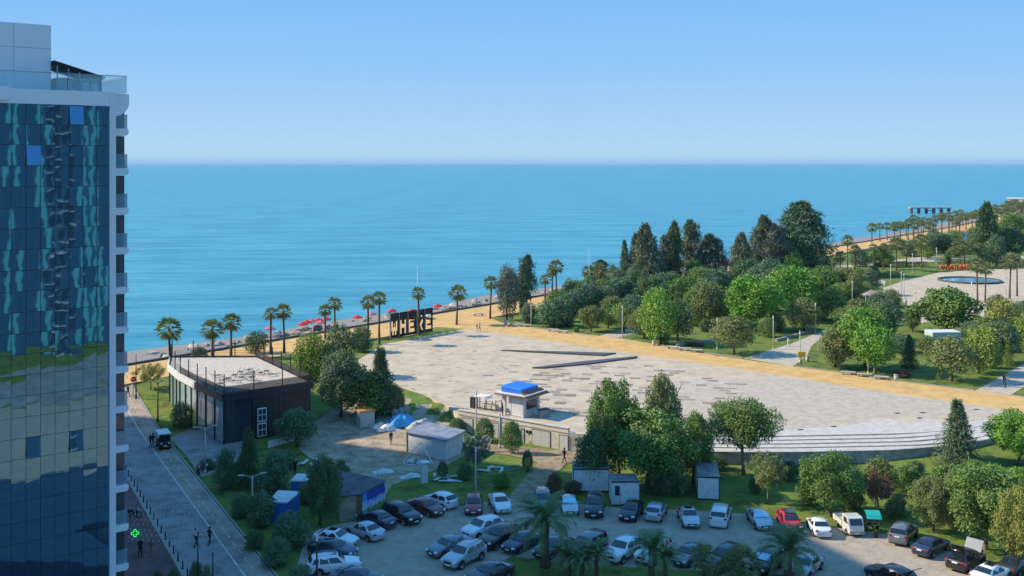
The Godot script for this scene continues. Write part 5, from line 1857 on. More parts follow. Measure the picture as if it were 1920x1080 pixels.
func sea_and_far():
	# old pier far off
	var p := level(1705, 400, -1.2)
	var o = thing("pier", "ruined concrete pier standing in the distant water", "pier", w(p.x, p.y, -1.2))
	part("deck", box_mesh(Vector3(30, 0.9, 5), Vector3(15, 4.0, 0)), mats["concrete"], o)
	for k in 6:
		part("pile", box_mesh(Vector3(1.1, 4.6, 3.5), Vector3(1.4 + k * 5.5, 1.5, 0)), mats["dark_stone"], o)
	part("fallen_beam", box_mesh(Vector3(5.6, 0.6, 0.6), Vector3(14.6, 2.0, 1.6)), mats["dark_stone"], o).rotation.z = 0.0
	for k in 13:
		part("stub_post", box_mesh(Vector3(0.25, 0.7 + 0.5 * (k % 3), 0.25), Vector3(1.0 + k * 2.3, 4.9, 1.8 - 3.6 * (k % 2))), mats["white_shed"], o)
	part("walkway", box_mesh(Vector3(26, 0.3, 0.5), Vector3(43, 0.5, -2)), mats["concrete"], o)
	# far white buildings at the bend of the coast
	var at := coast(722, -9)
	block("beach_building", "white flat building far along the beach at the frame edge", at.x, at.y, -0.45, -0.9, 30, 12, 10, mats["far_white"], 3, 8)
	at = coast(684, -3)
	block("beach_building", "small white beach house beyond the far palms", at.x, at.y, -0.45, -0.9, 16, 8, 4.5, mats["far_white"], 1, 5)
	var q := level(1813, 448, 2.0)
	var pv = thing("blue_pavilion", "blue walled pavilion among the far palms", "pavilion", w(q.x, q.y, 1.96))
	for k in 7: part("panel", box_mesh(Vector3(0.9, 3.2, 0.3), Vector3(0.6 + k * 1.05, 1.6, 0)), mats["blue_wall"], pv)
	part("wall", box_mesh(Vector3(7.6, 3.1, 4), Vector3(3.8, 1.55, -2.2)), mats["blue_wall"], pv)
	part("roof", box_mesh(Vector3(8.2, 0.5, 5), Vector3(3.8, 3.45, -2.0)), mats["terracotta"], pv)
	# pool
	var c := level(1818, 527, 2.0)
	var pool = thing("pool", "round pool with a dark raised rim on the distant square", "pool", w(c.x, c.y, 2.0))
	var rim := Build.new()
	var wat := Build.new()
	var n := 48
	for k in n:
		var a := TAU * k / n
		var e := TAU * (k + 1) / n
		var u := Vector3(cos(a), 0, sin(a))
		var v := Vector3(cos(e), 0, sin(e))
		rim.quad(v * 8.6, u * 8.6, u * 8.6 + Vector3(0, 0.5, 0), v * 8.6 + Vector3(0, 0.5, 0))
		rim.quad(u * 8.6 + Vector3(0, 0.5, 0), u * 8.0 + Vector3(0, 0.5, 0), v * 8.0 + Vector3(0, 0.5, 0), v * 8.6 + Vector3(0, 0.5, 0))
		rim.quad(u * 8.0, v * 8.0, v * 8.0 + Vector3(0, 0.5, 0), u * 8.0 + Vector3(0, 0.5, 0))
		wat.tri(Vector3(0, 0.18, 0), u * 8.0 + Vector3(0, 0.18, 0), v * 8.0 + Vector3(0, 0.18, 0))
	part("rim", rim.mesh(), mats["dark_stone"], pool)
	part("water", wat.mesh(), mats["pool_water"], pool)
	# big red letters
	var l0 := level(1764, 507, 2.0)
	var sg = thing("giant_letters", "row of giant red and orange letters reading BATUMI beside the pool", "sign", w(l0.x, l0.y, 2.0))
	sg.rotation.y = 0.1
	var font := SystemFont.new()
	font.font_names = PackedStringArray(["Droid Sans"])
	font.font_weight = 500
	var x := 0.0
	var hb := Build.new()
	for k in 14:
		var t0 := TAU * k / 14
		var t1 := TAU * (k + 1) / 14
		var f := func(t): return Vector3(16 * pow(sin(t), 3), 13 * cos(t) - 5 * cos(2 * t) - 2 * cos(3 * t) - cos(4 * t), 0) * 0.055
		var mid := Vector3(0, 0, 0)
		var z := Vector3(0, 0, 0.3)
		hb.tri(mid + z, f.call(t1) + z, f.call(t0) + z)
		hb.quad(f.call(t0) - z, f.call(t1) - z, f.call(t1) + z, f.call(t0) + z)
	part("heart", hb.mesh(), mats["letter_orange"], sg, Vector3(0.6, 0.95, 0))
	x = 1.7
	for ch in "BATUMI":
		var tm := TextMesh.new()
		tm.text = ch
		tm.font = font
		tm.font_size = 64
		tm.pixel_size = 1.75 / 47.0
		tm.depth = 0.6
		var im = part("letter", tm, mats["letter_orange"], sg, Vector3(x + 0.45, 0.88, 0))
		im.set_meta("label", "giant letter " + ch)
		x += 1.3 if ch != "M" else 1.5
	# parasols on the beach
	var spots := [[506, 618, 1], [567, 610, 0], [575, 606, 0], [584, 604, 1], [597, 602, 0], [601, 606, 1], [612, 600, 0], [670, 596, 0], [697, 590, 1], [735, 583, 0], [820, 574, 0]]
	var k := 0
	for e in spots:
		var g := level(e[0], e[1] + 12, 0.2)
		parasol(w(g.x, g.y, 0.0), 1.15, "pink_cloth" if e[2] else "red_cloth", "%s parasol on the pebble beach, %s from the pavilion end" % ["pink" if e[2] else "red", nth(k + 1)], "parasols on the beach")
		k += 1
	var g := level(772, 600, 1.5)
	parasol(w(g.x, g.y, 1.0), 2.9, "red_cloth", "big red parasol behind the letter sculpture", "", 3.0)
	g = level(800, 602, 1.5)
	parasol(w(g.x, g.y, 1.0), 1.3, "white_cloth", "small white parasol beside the big red parasol")
	# black wedges on the square
	for e in [[[940, 658], [1000, 659.5], [1155, 663.5], [1130, 668], [1060, 664.5], [1000, 661.5], "long thin black stone wedge lying on the square, farther one"], [[998, 691], [1090, 679.5], [1195, 669.5], [1190, 672.5], [1100, 684], [1020, 691.5], "long thin black stone wedge lying on the square, nearer one"]]:
		var poly := poly_at(e.slice(0, 6), 2.0)
		var b := Build.new()
		b.prism(poly, 2.0, 2.22)
		var pc := poly[0]
		tag(part("stone_wedge", moved(b, -w(pc.x, pc.y, 0)), mats["dark_stone"], self, w(pc.x, pc.y, 0)), e[6], "sculpture", "stone wedges")

func plant_trees():
	var T := [
		# kind, base x, base y, top, width, tone, label  (surveyed on the photograph)
		# beside the square and the pavilion
		["shrub0", 585, 712, 618, 84, "lime", "lime green bushy tree just behind the pavilion's roof fence"],
		["shrub1", 632, 705, 608, 92, "dark", "dark green bushy tree between lime tree and promenade palms"],
		["shrub1", 678, 660, 610, 50, "dark", "small dark evergreen bush left of the letter sculpture"],
		["broad1", 640, 782, 660, 120, "grey", "grey-green broad tree beside the pavilion's yard wall"],
		["round1", 690, 778, 695, 110, "mid", "bushy tree beneath the pointed cedar by the square"],
		["cone", 714, 776, 652, 76, "cedar", "pointed cedar at the edge of the square"],
		["shrub0", 742, 775, 722, 46, "olive", "low olive bush at the corner of the square by the tarpaulins"],
		["shrub1", 482, 662, 618, 52, "dark", "dark bush behind the pavilion's far roof edge"],
		["shrub0", 374, 676, 648, 34, "grey", "small grey bush beside the second promenade palm"],
		["airy", 283, 730, 680, 60, "yellow", "thin yellowish tree on the lawn by the no-entry sign"],
		# dark lower left
		["shrub1", 340, 800, 752, 58, "dark", "dark round tree before the pavilion's glazed side"],
		["round0", 556, 838, 765, 82, "blue", "dark tree at the yard corner of the black pavilion"],
		["shrub0", 422, 915, 836, 62, "blue", "dark bush nearest the cycle lane below the pavilion"],
		["cone", 466, 912, 800, 62, "dark", "dark pointed conifer below the black pavilion"],
		["shrub0", 512, 925, 840, 92, "blue", "broad dark bush beside the pointed conifer"],
		["broad1", 600, 985, 856, 92, "dark", "tall dark tree beside the mural shed"],
		["blossom", 488, 985, 918, 58, "blue", "bush covered in white blossom beside the blue kiosk"],
		["shrub1", 548, 1022, 955, 78, "blue", "dark bush between blue kiosk and parked cars"],
		["shrub0", 640, 920, 858, 40, "dark", "small dark bush behind the mural shed roof"],
		["shrub1", 452, 968, 925, 56, "blue", "low dark bush by the kerb below the lamp post"],
		["shrub0", 520, 1060, 1005, 74, "blue", "dark bush at the lower end of the verge"],
		["shrub1", 478, 1030, 990, 44, "dark", "small dark bush on the verge below the blossoming bush"],
		["shrub0", 575, 945, 905, 50, "dark", "dark bush between blue kiosk and the tall dark tree"],
		["shrub1", 535, 880, 842, 50, "grey", "grey-green bush behind the person in black by the sheds"],
		["shrub0", 455, 885, 850, 46, "blue", "dark bush behind the pointed conifer"],
		["shrub1", 562, 1100, 1055, 60, "blue", "dark bush at the bottom edge left of the cars"],
		["shrub0", 390, 880, 858, 34, "dark", "little dark bush on the corner of the pavilion apron"],
		["shrub0", 870, 900, 868, 40, "dark", "dark bush on the grass right of the scrap"],
		["shrub1", 940, 915, 885, 38, "mid", "low green bush beside the dusty track"],
		# by the garages
		["egg", 857, 812, 783, 36, "dark", "clipped round bush left of the garage wall"],
		["egg", 909, 828, 784, 40, "dark", "clipped egg-shaped tree before the garage wall"],
		["egg", 960, 850, 788, 40, "mid", "clipped pointed tree before the garage doors"],
		["egg", 989, 884, 842, 27, "dark", "small dark clipped bush beside the dusty track"],
		["egg", 830, 895, 864, 25, "dark", "small clipped bush among the scrap by the white hut"],
		["airy", 893, 895, 815, 66, "purple", "dark thin tree beside the white hut"],
		# big trees in the middle
		["broad0", 1160, 900, 714, 118, "mid", "tall leafy tree in the middle clump, left crown"],
		["broad1", 1248, 895, 702, 92, "olive", "tallest tree in the middle clump with brownish top"],
		["broad0", 1215, 915, 765, 190, "mid", "wide leafy tree at the front of the middle clump"],
		["broad1", 1300, 905, 770, 88, "mid", "leafy tree on the right of the middle clump"],
		["round1", 1112, 912, 800, 92, "dark", "dark tree rising in front of the long white cabin"],
		["shrub1", 1250, 925, 850, 90, "dark", "dark undergrowth bush below the middle clump"],
		["shrub0", 1040, 925, 885, 44, "rusty", "reddish shrub beside the dusty track"],
		["shrub0", 1075, 925, 900, 36, "rusty", "low reddish shrub beside the long white cabin"],
		["umbrella", 1394, 890, 752, 145, "mid", "umbrella pine with bare trunk before the curved steps"],
		["airy", 1440, 945, 848, 82, "olive", "thin airy tree below the curved steps"],
		["broad0", 1556, 968, 848, 128, "mid", "dense round tree above the white parked cars"],
		["round2", 1645, 950, 846, 76, "olive", "rusty-leaved tree behind the teal canopy"],
		["airy", 1642, 965, 880, 56, "rusty", "brown thinning tree directly behind the teal canopy"],
		["cone", 1795, 866, 752, 92, "cedar", "young cedar standing alone in front of the curved steps"],
		["broad1", 1750, 998, 893, 90, "olive", "leaning tree on the grass above the grey off-road car"],
		["shrub0", 1700, 930, 868, 70, "mid", "low bush on the slope right of the rusty-leaved tree"],
		["blossom", 1778, 925, 866, 60, "mid", "white flowering bush on the grassy slope"],
		["blossom", 1702, 905, 870, 40, "olive", "small white flowering bush below the curved steps"],
		["shrub1", 1718, 892, 862, 28, "dark", "small dark bush on the slope under the steps"],
		["broad0", 1848, 1030, 868, 150, "mid", "large leafy tree over the last cars on the right"],
		["broad1", 1800, 960, 875, 90, "olive", "olive tree behind the large leafy tree on the slope"],
		["broad0", 1912, 870, 768, 130, "bright", "bright green tree at the frame edge beside the steps"],
		["broad1", 1918, 1065, 905, 110, "yellow", "yellow-green tree at the lower corner of the frame"],
		["shrub0", 1478, 900, 862, 44, "dark", "dark bush against the curved retaining wall"],
		["shrub0", 1600, 955, 905, 60, "mid", "bush between the dense round tree and teal canopy"],
		["round0", 1860, 940, 868, 90, "bright", "bright young tree above the large leafy tree"],
		["shrub1", 1520, 945, 895, 54, "mid", "bush left of the dense round tree"],
		["shrub0", 1680, 968, 922, 62, "olive", "olive bush right of the rusty-leaved tree"],
		["shrub1", 1828, 905, 862, 60, "mid", "green bush on the slope under the young cedar"],
		["shrub0", 1740, 940, 890, 70, "mid", "green bush above the leaning tree"],
		["broad0", 1880, 985, 880, 110, "mid", "leafy tree between bright young tree and corner tree"],
		["shrub1", 1785, 985, 935, 66, "olive", "olive bush right of the leaning tree"],
		["shrub0", 1905, 930, 872, 70, "bright", "bright bush at the frame edge on the slope"],
		["shrub0", 1415, 925, 893, 36, "dark", "small dark bush at the foot of the airy tree"],
		["shrub1", 1345, 880, 850, 44, "dark", "dark bush at the foot of the umbrella pine"],
		# park, front rank
		["round1", 1238, 645, 538, 92, "bright", "bright green tree at the front of the park lawn"],
		["round0", 1270, 640, 560, 74, "dark", "dark tree half behind the bright green front tree"],
		["round2", 1376, 664, 588, 92, "olive", "spreading olive tree by the golden path benches"],
		["shrub0", 1248, 645, 622, 22, "mid", "clipped low bush by the golden path"],
		["shrub0", 1322, 622, 595, 26, "dark", "small round dark tree on the middle lawn"],
		["round0", 1170, 622, 566, 62, "mid", "round tree on the first lawn beside a lamp post"],
		["round1", 1208, 634, 574, 66, "olive", "bushy tree left of the bright green front tree"],
		["round2", 1108, 622, 570, 52, "olive", "olive tree on the first lawn by the golden path"],
		["round0", 1140, 616, 566, 48, "mid", "mid green tree behind the first lawn"],
		["round1", 1330, 608, 532, 90, "olive", "rounded olive tree in the middle of the park"],
		["round0", 1408, 618, 512, 118, "bright", "big bright green tree in the middle of the park"],
		["round2", 1484, 600, 498, 116, "bright", "big bright green tree below the tall cedar"],
		["round1", 1508, 622, 556, 74, "olive", "olive tree in front of the right bright green tree"],
		["shrub1", 1440, 632, 592, 46, "mid", "low tree on the middle lawn beside a lamp post"],
		["cone", 1393, 612, 575, 22, "lime", "small pointed conifer on the middle lawn"],
		["round1", 1280, 570, 520, 86, "mid", "mid green tree in the second rank of the park"],
		["round0", 1220, 568, 515, 70, "dark", "dark tree under the tall conifers"],
		["round2", 1160, 565, 520, 76, "blue", "blue-green tree near the shore end of the park"],
		["round1", 1095, 590, 530, 72, "blue", "blue-green tree left of the park near the promenade"],
		["shrub1", 1040, 612, 558, 66, "blue", "blue-green bush between lamp post and first lawn"],
		["shrub0", 992, 606, 566, 46, "blue", "blue-green bush under the dark twin trees"],
		["round0", 1345, 560, 500, 72, "blue", "dark tree below the right group of conifers"],
		["round1", 1405, 540, 486, 80, "dark", "dark broad tree left of the tall cedar"],
		["shrub0", 1450, 560, 484, 90, "blue", "blue-green broad tree in front of the tall cedar"],
		["shrub0", 1065, 612, 580, 40, "mid", "low green bush left of the first lawn trees"],
		["shrub1", 1190, 590, 550, 60, "blue", "blue-green bush behind the first lawn"],
		["shrub0", 1300, 610, 572, 50, "olive", "olive bush in the shade right of the front tree"],
		["shrub1", 1365, 590, 548, 56, "mid", "green bush beside the big bright tree"],
		["shrub0", 1455, 620, 585, 50, "olive", "olive bush below the right bright tree"],
		["shrub1", 1250, 545, 508, 80, "blue", "blue-green bush at the foot of the tall conifers"],
		["shrub0", 1310, 540, 500, 70, "blue", "second blue-green bush at the foot of the tall conifers"],
		["shrub1", 1530, 548, 508, 56, "olive", "olive bush right of the cedar's foot"],
		["shrub0", 1570, 640, 606, 50, "mid", "green bush behind the corner olive tree"],
		["shrub1", 1740, 660, 628, 44, "olive", "olive bush left of the pale green kiosk"],
		["shrub0", 1820, 640, 600, 56, "blue", "blue-green bush right below the magnolia"],
		["shrub1", 1520, 575, 540, 60, "mid", "green bush between bright trees and gazebo"],
		# dark twin trees and conifers by the shore
		["round1", 950, 600, 494, 50, "purple", "dark brown-leaved tree of the twin trees by the golden path"],
		["column1", 980, 584, 484, 42, "blue", "dark evergreen of the twin trees by the golden path"],
		["cone", 1171, 530, 448, 36, "blue", "slim spire conifer at the left of the tall group"],
		["column0", 1196, 530, 440, 34, "brown", "narrow brownish conifer next to the spire"],
		["column0", 1217, 535, 422, 54, "brown", "broad brownish conifer in the tall group"],
		["column1", 1244, 530, 440, 36, "purple", "dark conifer in the gap of the tall group"],
		["column0", 1260, 530, 415, 38, "olive", "tall slim olive conifer of the tall group"],
		["column1", 1297, 520, 418, 42, "brown", "conifer with a bare lower trunk"],
		["column0", 1334, 530, 442, 62, "purple", "bushy brownish conifer right of the bare trunk"],
		["round1", 1320, 520, 455, 40, "rusty", "rust-tinged tree among the conifers"],
		["column0", 1387, 525, 438, 46, "brown", "ragged conifer left of the brown top"],
		["column0", 1428, 515, 405, 62, "brown", "big brown-topped conifer beside the tall cedar"],
		["column1", 1462, 520, 420, 54, "purple", "dark conifer squeezed beside the tall cedar"],
		["cedar", 1502, 515, 379, 96, "blue", "tallest dark cedar above the park"],
		["column1", 1128, 545, 490, 38, "brown", "low brown conifer near the shore palms"],
		["round0", 1150, 548, 492, 40, "blue", "dark tree between shore palms and the spire"],
		["shrub0", 1108, 560, 515, 50, "dark", "dark bush under the shore palms"],
		# right of the park
		["round0", 1622, 690, 568, 118, "bright", "large bright green tree on the right lawn"],
		["round2", 1640, 700, 610, 92, "bright", "lower bright green tree joined to the large one"],
		["round1", 1566, 688, 613, 92, "olive", "olive tree at the corner of the right lawn"],
		["cone", 1705, 690, 628, 40, "dark", "dark pointed bush on the right lawn"],
		["round2", 1784, 714, 628, 112, "olive", "olive tree in front of the pale green kiosk"],
		["round1", 1836, 700, 612, 86, "lime", "lime green tree right of the pale green kiosk"],
		["magnolia", 1775, 628, 534, 128, "mid", "magnolia with glints painted on its leaves below the pool square"],
		["round0", 1711, 622, 574, 46, "mid", "small umbrella-like tree left of the magnolia"],
		["round1", 1885, 650, 556, 100, "yellow", "yellowish tree at the edge below the pool square"],
		["round0", 1850, 655, 590, 72, "mid", "green tree between magnolia and yellowish tree"],
		["cone", 1890, 686, 640, 28, "lime", "young slender tree by the right-hand path"],
		["shrub0", 1860, 690, 655, 40, "olive", "low bush beside the young slender tree"],
		["shrub1", 1680, 660, 622, 60, "blue", "blue-green bush behind the large bright tree"],
		["round1", 1560, 600, 535, 70, "mid", "mid green tree left of the gazebo"],
		["round0", 1590, 560, 500, 82, "olive", "olive tree behind the gazebo"],
		["round2", 1545, 560, 496, 60, "mid", "green tree beside the cedar's foot"],
		["shrub0", 1672, 575, 540, 46, "olive", "pointed olive bush at the corner of the pool square"],
		["round1", 1650, 590, 548, 56, "blue", "blue-green tree right of the gazebo"],
		["shrub0", 1600, 625, 580, 60, "mid", "bush behind the olive corner tree"],
		["shrub1", 1535, 600, 566, 50, "olive", "low bush by the grey path in the park"],
		["shrub0", 1692, 706, 693, 44, "rusty", "low orange-leaved bed by the right-hand benches"],
		["shrub1", 1585, 612, 600, 50, "rusty", "low reddish flower bed beside the lamp post bend"],
		["shrub0", 1300, 648, 640, 44, "rusty", "low flower bed behind the planter edge"],
		["cone", 1760, 712, 696, 12, "lime", "young sapling on the right lawn"],
		["shrub0", 1080, 622, 612, 14, "mid", "tiny round bush on the first lawn"],
		["round1", 1655, 640, 590, 60, "mid", "mid green tree behind the large bright tree"],
		["round0", 1740, 600, 556, 56, "mid", "green tree on the left flank of the magnolia"],
		["round2", 1130, 585, 535, 66, "grey", "grey-green tree behind the first lawn near the shore"],
		["round1", 1310, 590, 535, 64, "mid", "mid green tree left of the rounded olive tree"],
		["round0", 1455, 575, 520, 70, "mid", "mid green tree between the two big bright trees"],
		# far park
		["column0", 1851, 490, 383, 46, "dark", "tall dark poplar among the far palms"],
		["round0", 1893, 490, 425, 72, "dark", "dark far tree right of the poplar"],
		["round1", 1868, 500, 440, 50, "blue", "blue-green far tree beside the poplar"],
		["round1", 1900, 450, 398, 56, "mid", "pale green far tree near the white beach building"],
		["round2", 1760, 475, 435, 52, "blue", "dark far tree behind the tall lawn palms"],
		["shrub0", 1790, 470, 436, 40, "mid", "mid green far bush left of the blue pavilion"],
		["shrub1", 1700, 480, 448, 44, "blue", "blue-green far bush behind the lawn palms"],
		["shrub0", 1655, 500, 462, 46, "mid", "green far bush among the lawn palms"],
		["shrub1", 1612, 500, 465, 40, "blue", "far bush beside the promenade palms"],
		["shrub0", 1735, 478, 440, 40, "olive", "olive far bush between lawn palms"],
		["round0", 1830, 478, 445, 40, "dark", "dark far bush below the blue pavilion"],
		["shrub0", 1776, 500, 470, 18, "dark", "clipped round far tree beside the red letters"],
	]
	for t in T:
		var bush: bool = t[0].begins_with("shrub") or t[0] in ["blossom", "egg"] or "bush" in t[6]
		tree(t[0], t[1], t[2], t[3], t[4], t[5], t[6], "bush" if bush else "conifer" if t[0] in ["cone", "cedar", "column0", "column1"] else "tree", "bush" if bush else "tree", "bushes and trees of the park" if t[2] < 720 else "bushes and trees by the car park")
	# dense planting between the surveyed trees of the park
	var areas := [[poly_at([[1010, 596], [1060, 560], [1130, 540], [1300, 522], [1500, 512], [1540, 540], [1520, 590], [1440, 600], [1340, 585], [1250, 590], [1150, 602]], 2.0), 46, "small leafy tree in the dense planting behind the first park lawns"], [poly_at([[1550, 590], [1560, 530], [1640, 515], [1640, 560], [1600, 600], [1700, 640], [1690, 670], [1600, 640]], 2.0), 18, "small leafy tree in the planting round the gazebo"], [poly_at([[1800, 650], [1830, 600], [1940, 600], [1940, 670], [1850, 690]], 2.0), 10, "small leafy tree in the planting below the pool square"], [poly_at([[1650, 478], [1930, 420], [1930, 470], [1700, 492]], 2.0), 26, "small leafy tree on the distant park lawns"]]
	for e in areas:
		var lo: Vector2 = e[0][0]
		var hi: Vector2 = e[0][0]
		for p in e[0]:
			lo = lo.min(p)
			hi = hi.max(p)
		var left: int = e[1]
		for attempt in 2000:
			if left == 0: break
			var p := Vector2(rng.randf_range(lo.x, hi.x), rng.randf_range(lo.y, hi.y))
			if not Geometry2D.is_point_in_polygon(p, e[0]): continue
			left -= 1
			var big := rng.randf_range(4.0, 8.0)
			var habit: String = ["round0", "round1", "round2", "shrub0", "shrub1", "airy"][rng.randi() % 6]
			var tone: String = ["mid", "olive", "grey", "blue", "mid", "olive", "lime"][rng.randi() % 7]
			var look: String = {"r": "round", "s": "bushy", "a": "thin airy"}[habit[0]] + " " + {"mid": "green", "olive": "olive", "grey": "grey-green", "blue": "blue-green", "lime": "lime green"}[tone]
			plant(habit, w(p.x, p.y, 1.96), big * rng.randf_range(0.7, 1.0), big, tone, e[2].replace("small leafy", "small " + look), "small_tree", "tree", e[2].replace("small leafy tree", "small trees"))
	# low hedges in the far park
	var k := 0
	for e in [[1705, 500, 60], [1800, 494, 90], [1590, 516, 60], [1660, 521, 60], [1880, 492, 60]]:
		var p := spot(e[0], e[1])
		var h = thing("hedge", ["long clipped hedge left of the red letters", "long clipped hedge behind the red letters", "clipped hedge below the promenade palms", "clipped hedge beside the pool square path", "clipped hedge at the frame edge behind the pool square"][k], "hedge", p)
		var c = part("foliage", lobe_crown("hedge", hedge_lobes(), 5000, 0.05, 0.03, 0.15), leaf_mat("dark"), h)
		var s: float = FOCAL / -p.z
		c.scale = Vector3(e[2] / s, 1.7, 2.2)
		k += 1
	# flower beds
	k = 0
	for e in [[1685, 705, "orange"], [1560, 600, "red"], [1180, 562, "pink"]]:
		pass

func hedge_lobes():
	var out := []
	for i in 16: out.append([Vector3(-0.47 + i * 0.063, 0.5, 0), 0.42 * 0.2 + 0.32])
	for l in out: l[1] = 0.09
	var more := []
	for l in out:
		for y in [0.25, 0.6, 0.85]:
			for z in [-0.3, 0.3]: more.append([Vector3(l[0].x, y, z), 0.13])
	return more

func plant_palms():
	var near := [
		[320, 716, 594, 58, "large fan palm at the left end of the promenade row"], [398, 674, 598, 46, "second fan palm of the promenade row, above the roof terrace"], [433, 669, 587, 42, "fan palm right of the second one, above the roof terrace"],
		[508, 664, 575, 36, "left fan palm of the pair behind the pavilion's far corner"], [533, 662, 569, 40, "right fan palm of the pair behind the pavilion's far corner"],
		[610, 636, 570, 30, "left fan palm of the pair above the lime tree"], [628, 634, 556, 36, "right fan palm of the pair above the lime tree"],
		[690, 634, 552, 34, "left fan palm of the pair before the letter sculpture"], [711, 646, 546, 38, "right fan palm of the pair before the letter sculpture"],
		[786, 628, 537, 32, "fan palm rising behind the letter sculpture"], [856, 609, 533, 40, "lone fan palm right of the letter sculpture"], [919, 598, 517, 34, "lone fan palm beside the dark twin trees"],
		[1022, 566, 513, 30, "short fan palm left of the tall shore palm"], [1044, 568, 486, 32, "tall fan palm above the blue-green bush"], [1035, 566, 498, 28, "middle fan palm of the shore trio"],
		[1103, 556, 496, 34, "fan palm at the shore end of the park"], [1126, 552, 492, 32, "second fan palm at the shore end of the park"], [1344, 520, 446, 30, "fan palm head among the tall conifers"],
		[1833, 572, 484, 38, "left palm of the pair standing on the pool square"], [1847, 568, 490, 34, "second palm of the pair standing on the pool square"],
		[1893, 560, 474, 40, "palm at the frame edge beside the pool square"], [1907, 556, 478, 36, "second palm at the frame edge beside the pool square"],
		[1589, 508, 440, 30, "palm on the lawn nearest the tall cedar"], [1603, 512, 458, 24, "short palm beside the lawn palm near the cedar"], [1638, 505, 456, 26, "lawn palm before the promenade, third from the cedar"],
		[1656, 505, 455, 24, "lawn palm before the promenade, fourth from the cedar"], [1681, 508, 443, 34, "tall lawn palm left of the red letters"], [1728, 503, 438, 40, "biggest lawn palm above the red letters"],
		[1700, 500, 455, 26, "lawn palm between the two tall lawn palms"], [1800, 502, 448, 34, "palm directly behind the red letters"], [1808, 500, 452, 30, "second palm directly behind the red letters"],
		[1834, 500, 455, 28, "palm below the blue pavilion"], [1860, 495, 450, 26, "palm below the dark poplar"], [1575, 520, 470, 26, "short palm at the foot of the cedar"],
	]
	var i := 0
	for e in near:
		fan_at(e[0], e[1], e[2], e[3], e[4], "fan palms of the promenade and park", i % 3)
		i += 1
	# double row along the far promenade
	for row in 2:
		var a := 352.0 + row * 7
		var place := 0
		while a < 690:
			var p := coast(a + rng.randf_range(-2, 2), -3.5 - row * 7.5)
			fan_palm(w(p.x, p.y, 1.96), rng.randf_range(7.0, 10.0), rng.randf_range(4.2, 5.4), "%s fan palm from the cedar in the %s row along the distant promenade" % [nth(place + 1), ["seaward", "landward"][row]], "palms of the distant promenade", i % 3)
			a += rng.randf_range(7.0, 11.5)
			place += 1
			i += 1
	for k in 44:
		var p := coast(rng.randf_range(375, 660), rng.randf_range(-75, -22))
		fan_palm(w(p.x, p.y, 1.96), rng.randf_range(6.5, 9.5), rng.randf_range(4.0, 5.2), "fan palm scattered on the lawns inland of the distant promenade", "palms on the distant lawns", i % 3)
		i += 1
	# feather palms on the island in the car park
	var d := [[1022, 1066, 982, 1.32, "large feather palm with arching fronds standing before the dark cars"], [1066, 1090, 1046, 0.68, "small feather palm right of the large one"], [1092, 1096, 1052, 0.62, "second small feather palm right of the large one"], [1118, 1092, 1040, 0.68, "small feather palm before the white off-road car"],
		[1222, 1096, 1034, 0.92, "feather palm hiding the front of a white car"], [1248, 1100, 1050, 0.66, "low feather palm beside the one hiding a white car"], [1478, 1094, 1034, 1.18, "large feather palm at the right end of the island"]]
	i = 0
	for e in d:
		var p := spot(e[0], e[1])
		p.y = 0.14
		date_palm(p, (e[1] - e[2]) * -p.z / FOCAL, e[3], e[4], i % 2)
		i += 1
	for e in [[1319, 1096, 1022, 62, "fan palm on the island before the dark car with sunroof"], [1392, 1096, 1024, 84, "shaggy fan palm on the island before the blue sunshade car"], [1368, 1098, 1040, 56, "low fan palm left of the shaggy one on the island"]]:
		var p := spot(e[0], e[1])
		p.y = 0.14
		fan_palm(p, (e[1] - e[2]) * -p.z / FOCAL, e[3] * -p.z / FOCAL, e[4], "feather palms planted in front of the car park", 1)

func paint(key, r, gg, b, metal = 0.0):
	return mat("paint_" + key, rgb(r, gg, b), 0.32, {"coat": 0.9, "metal": metal, "spec": 0.5})

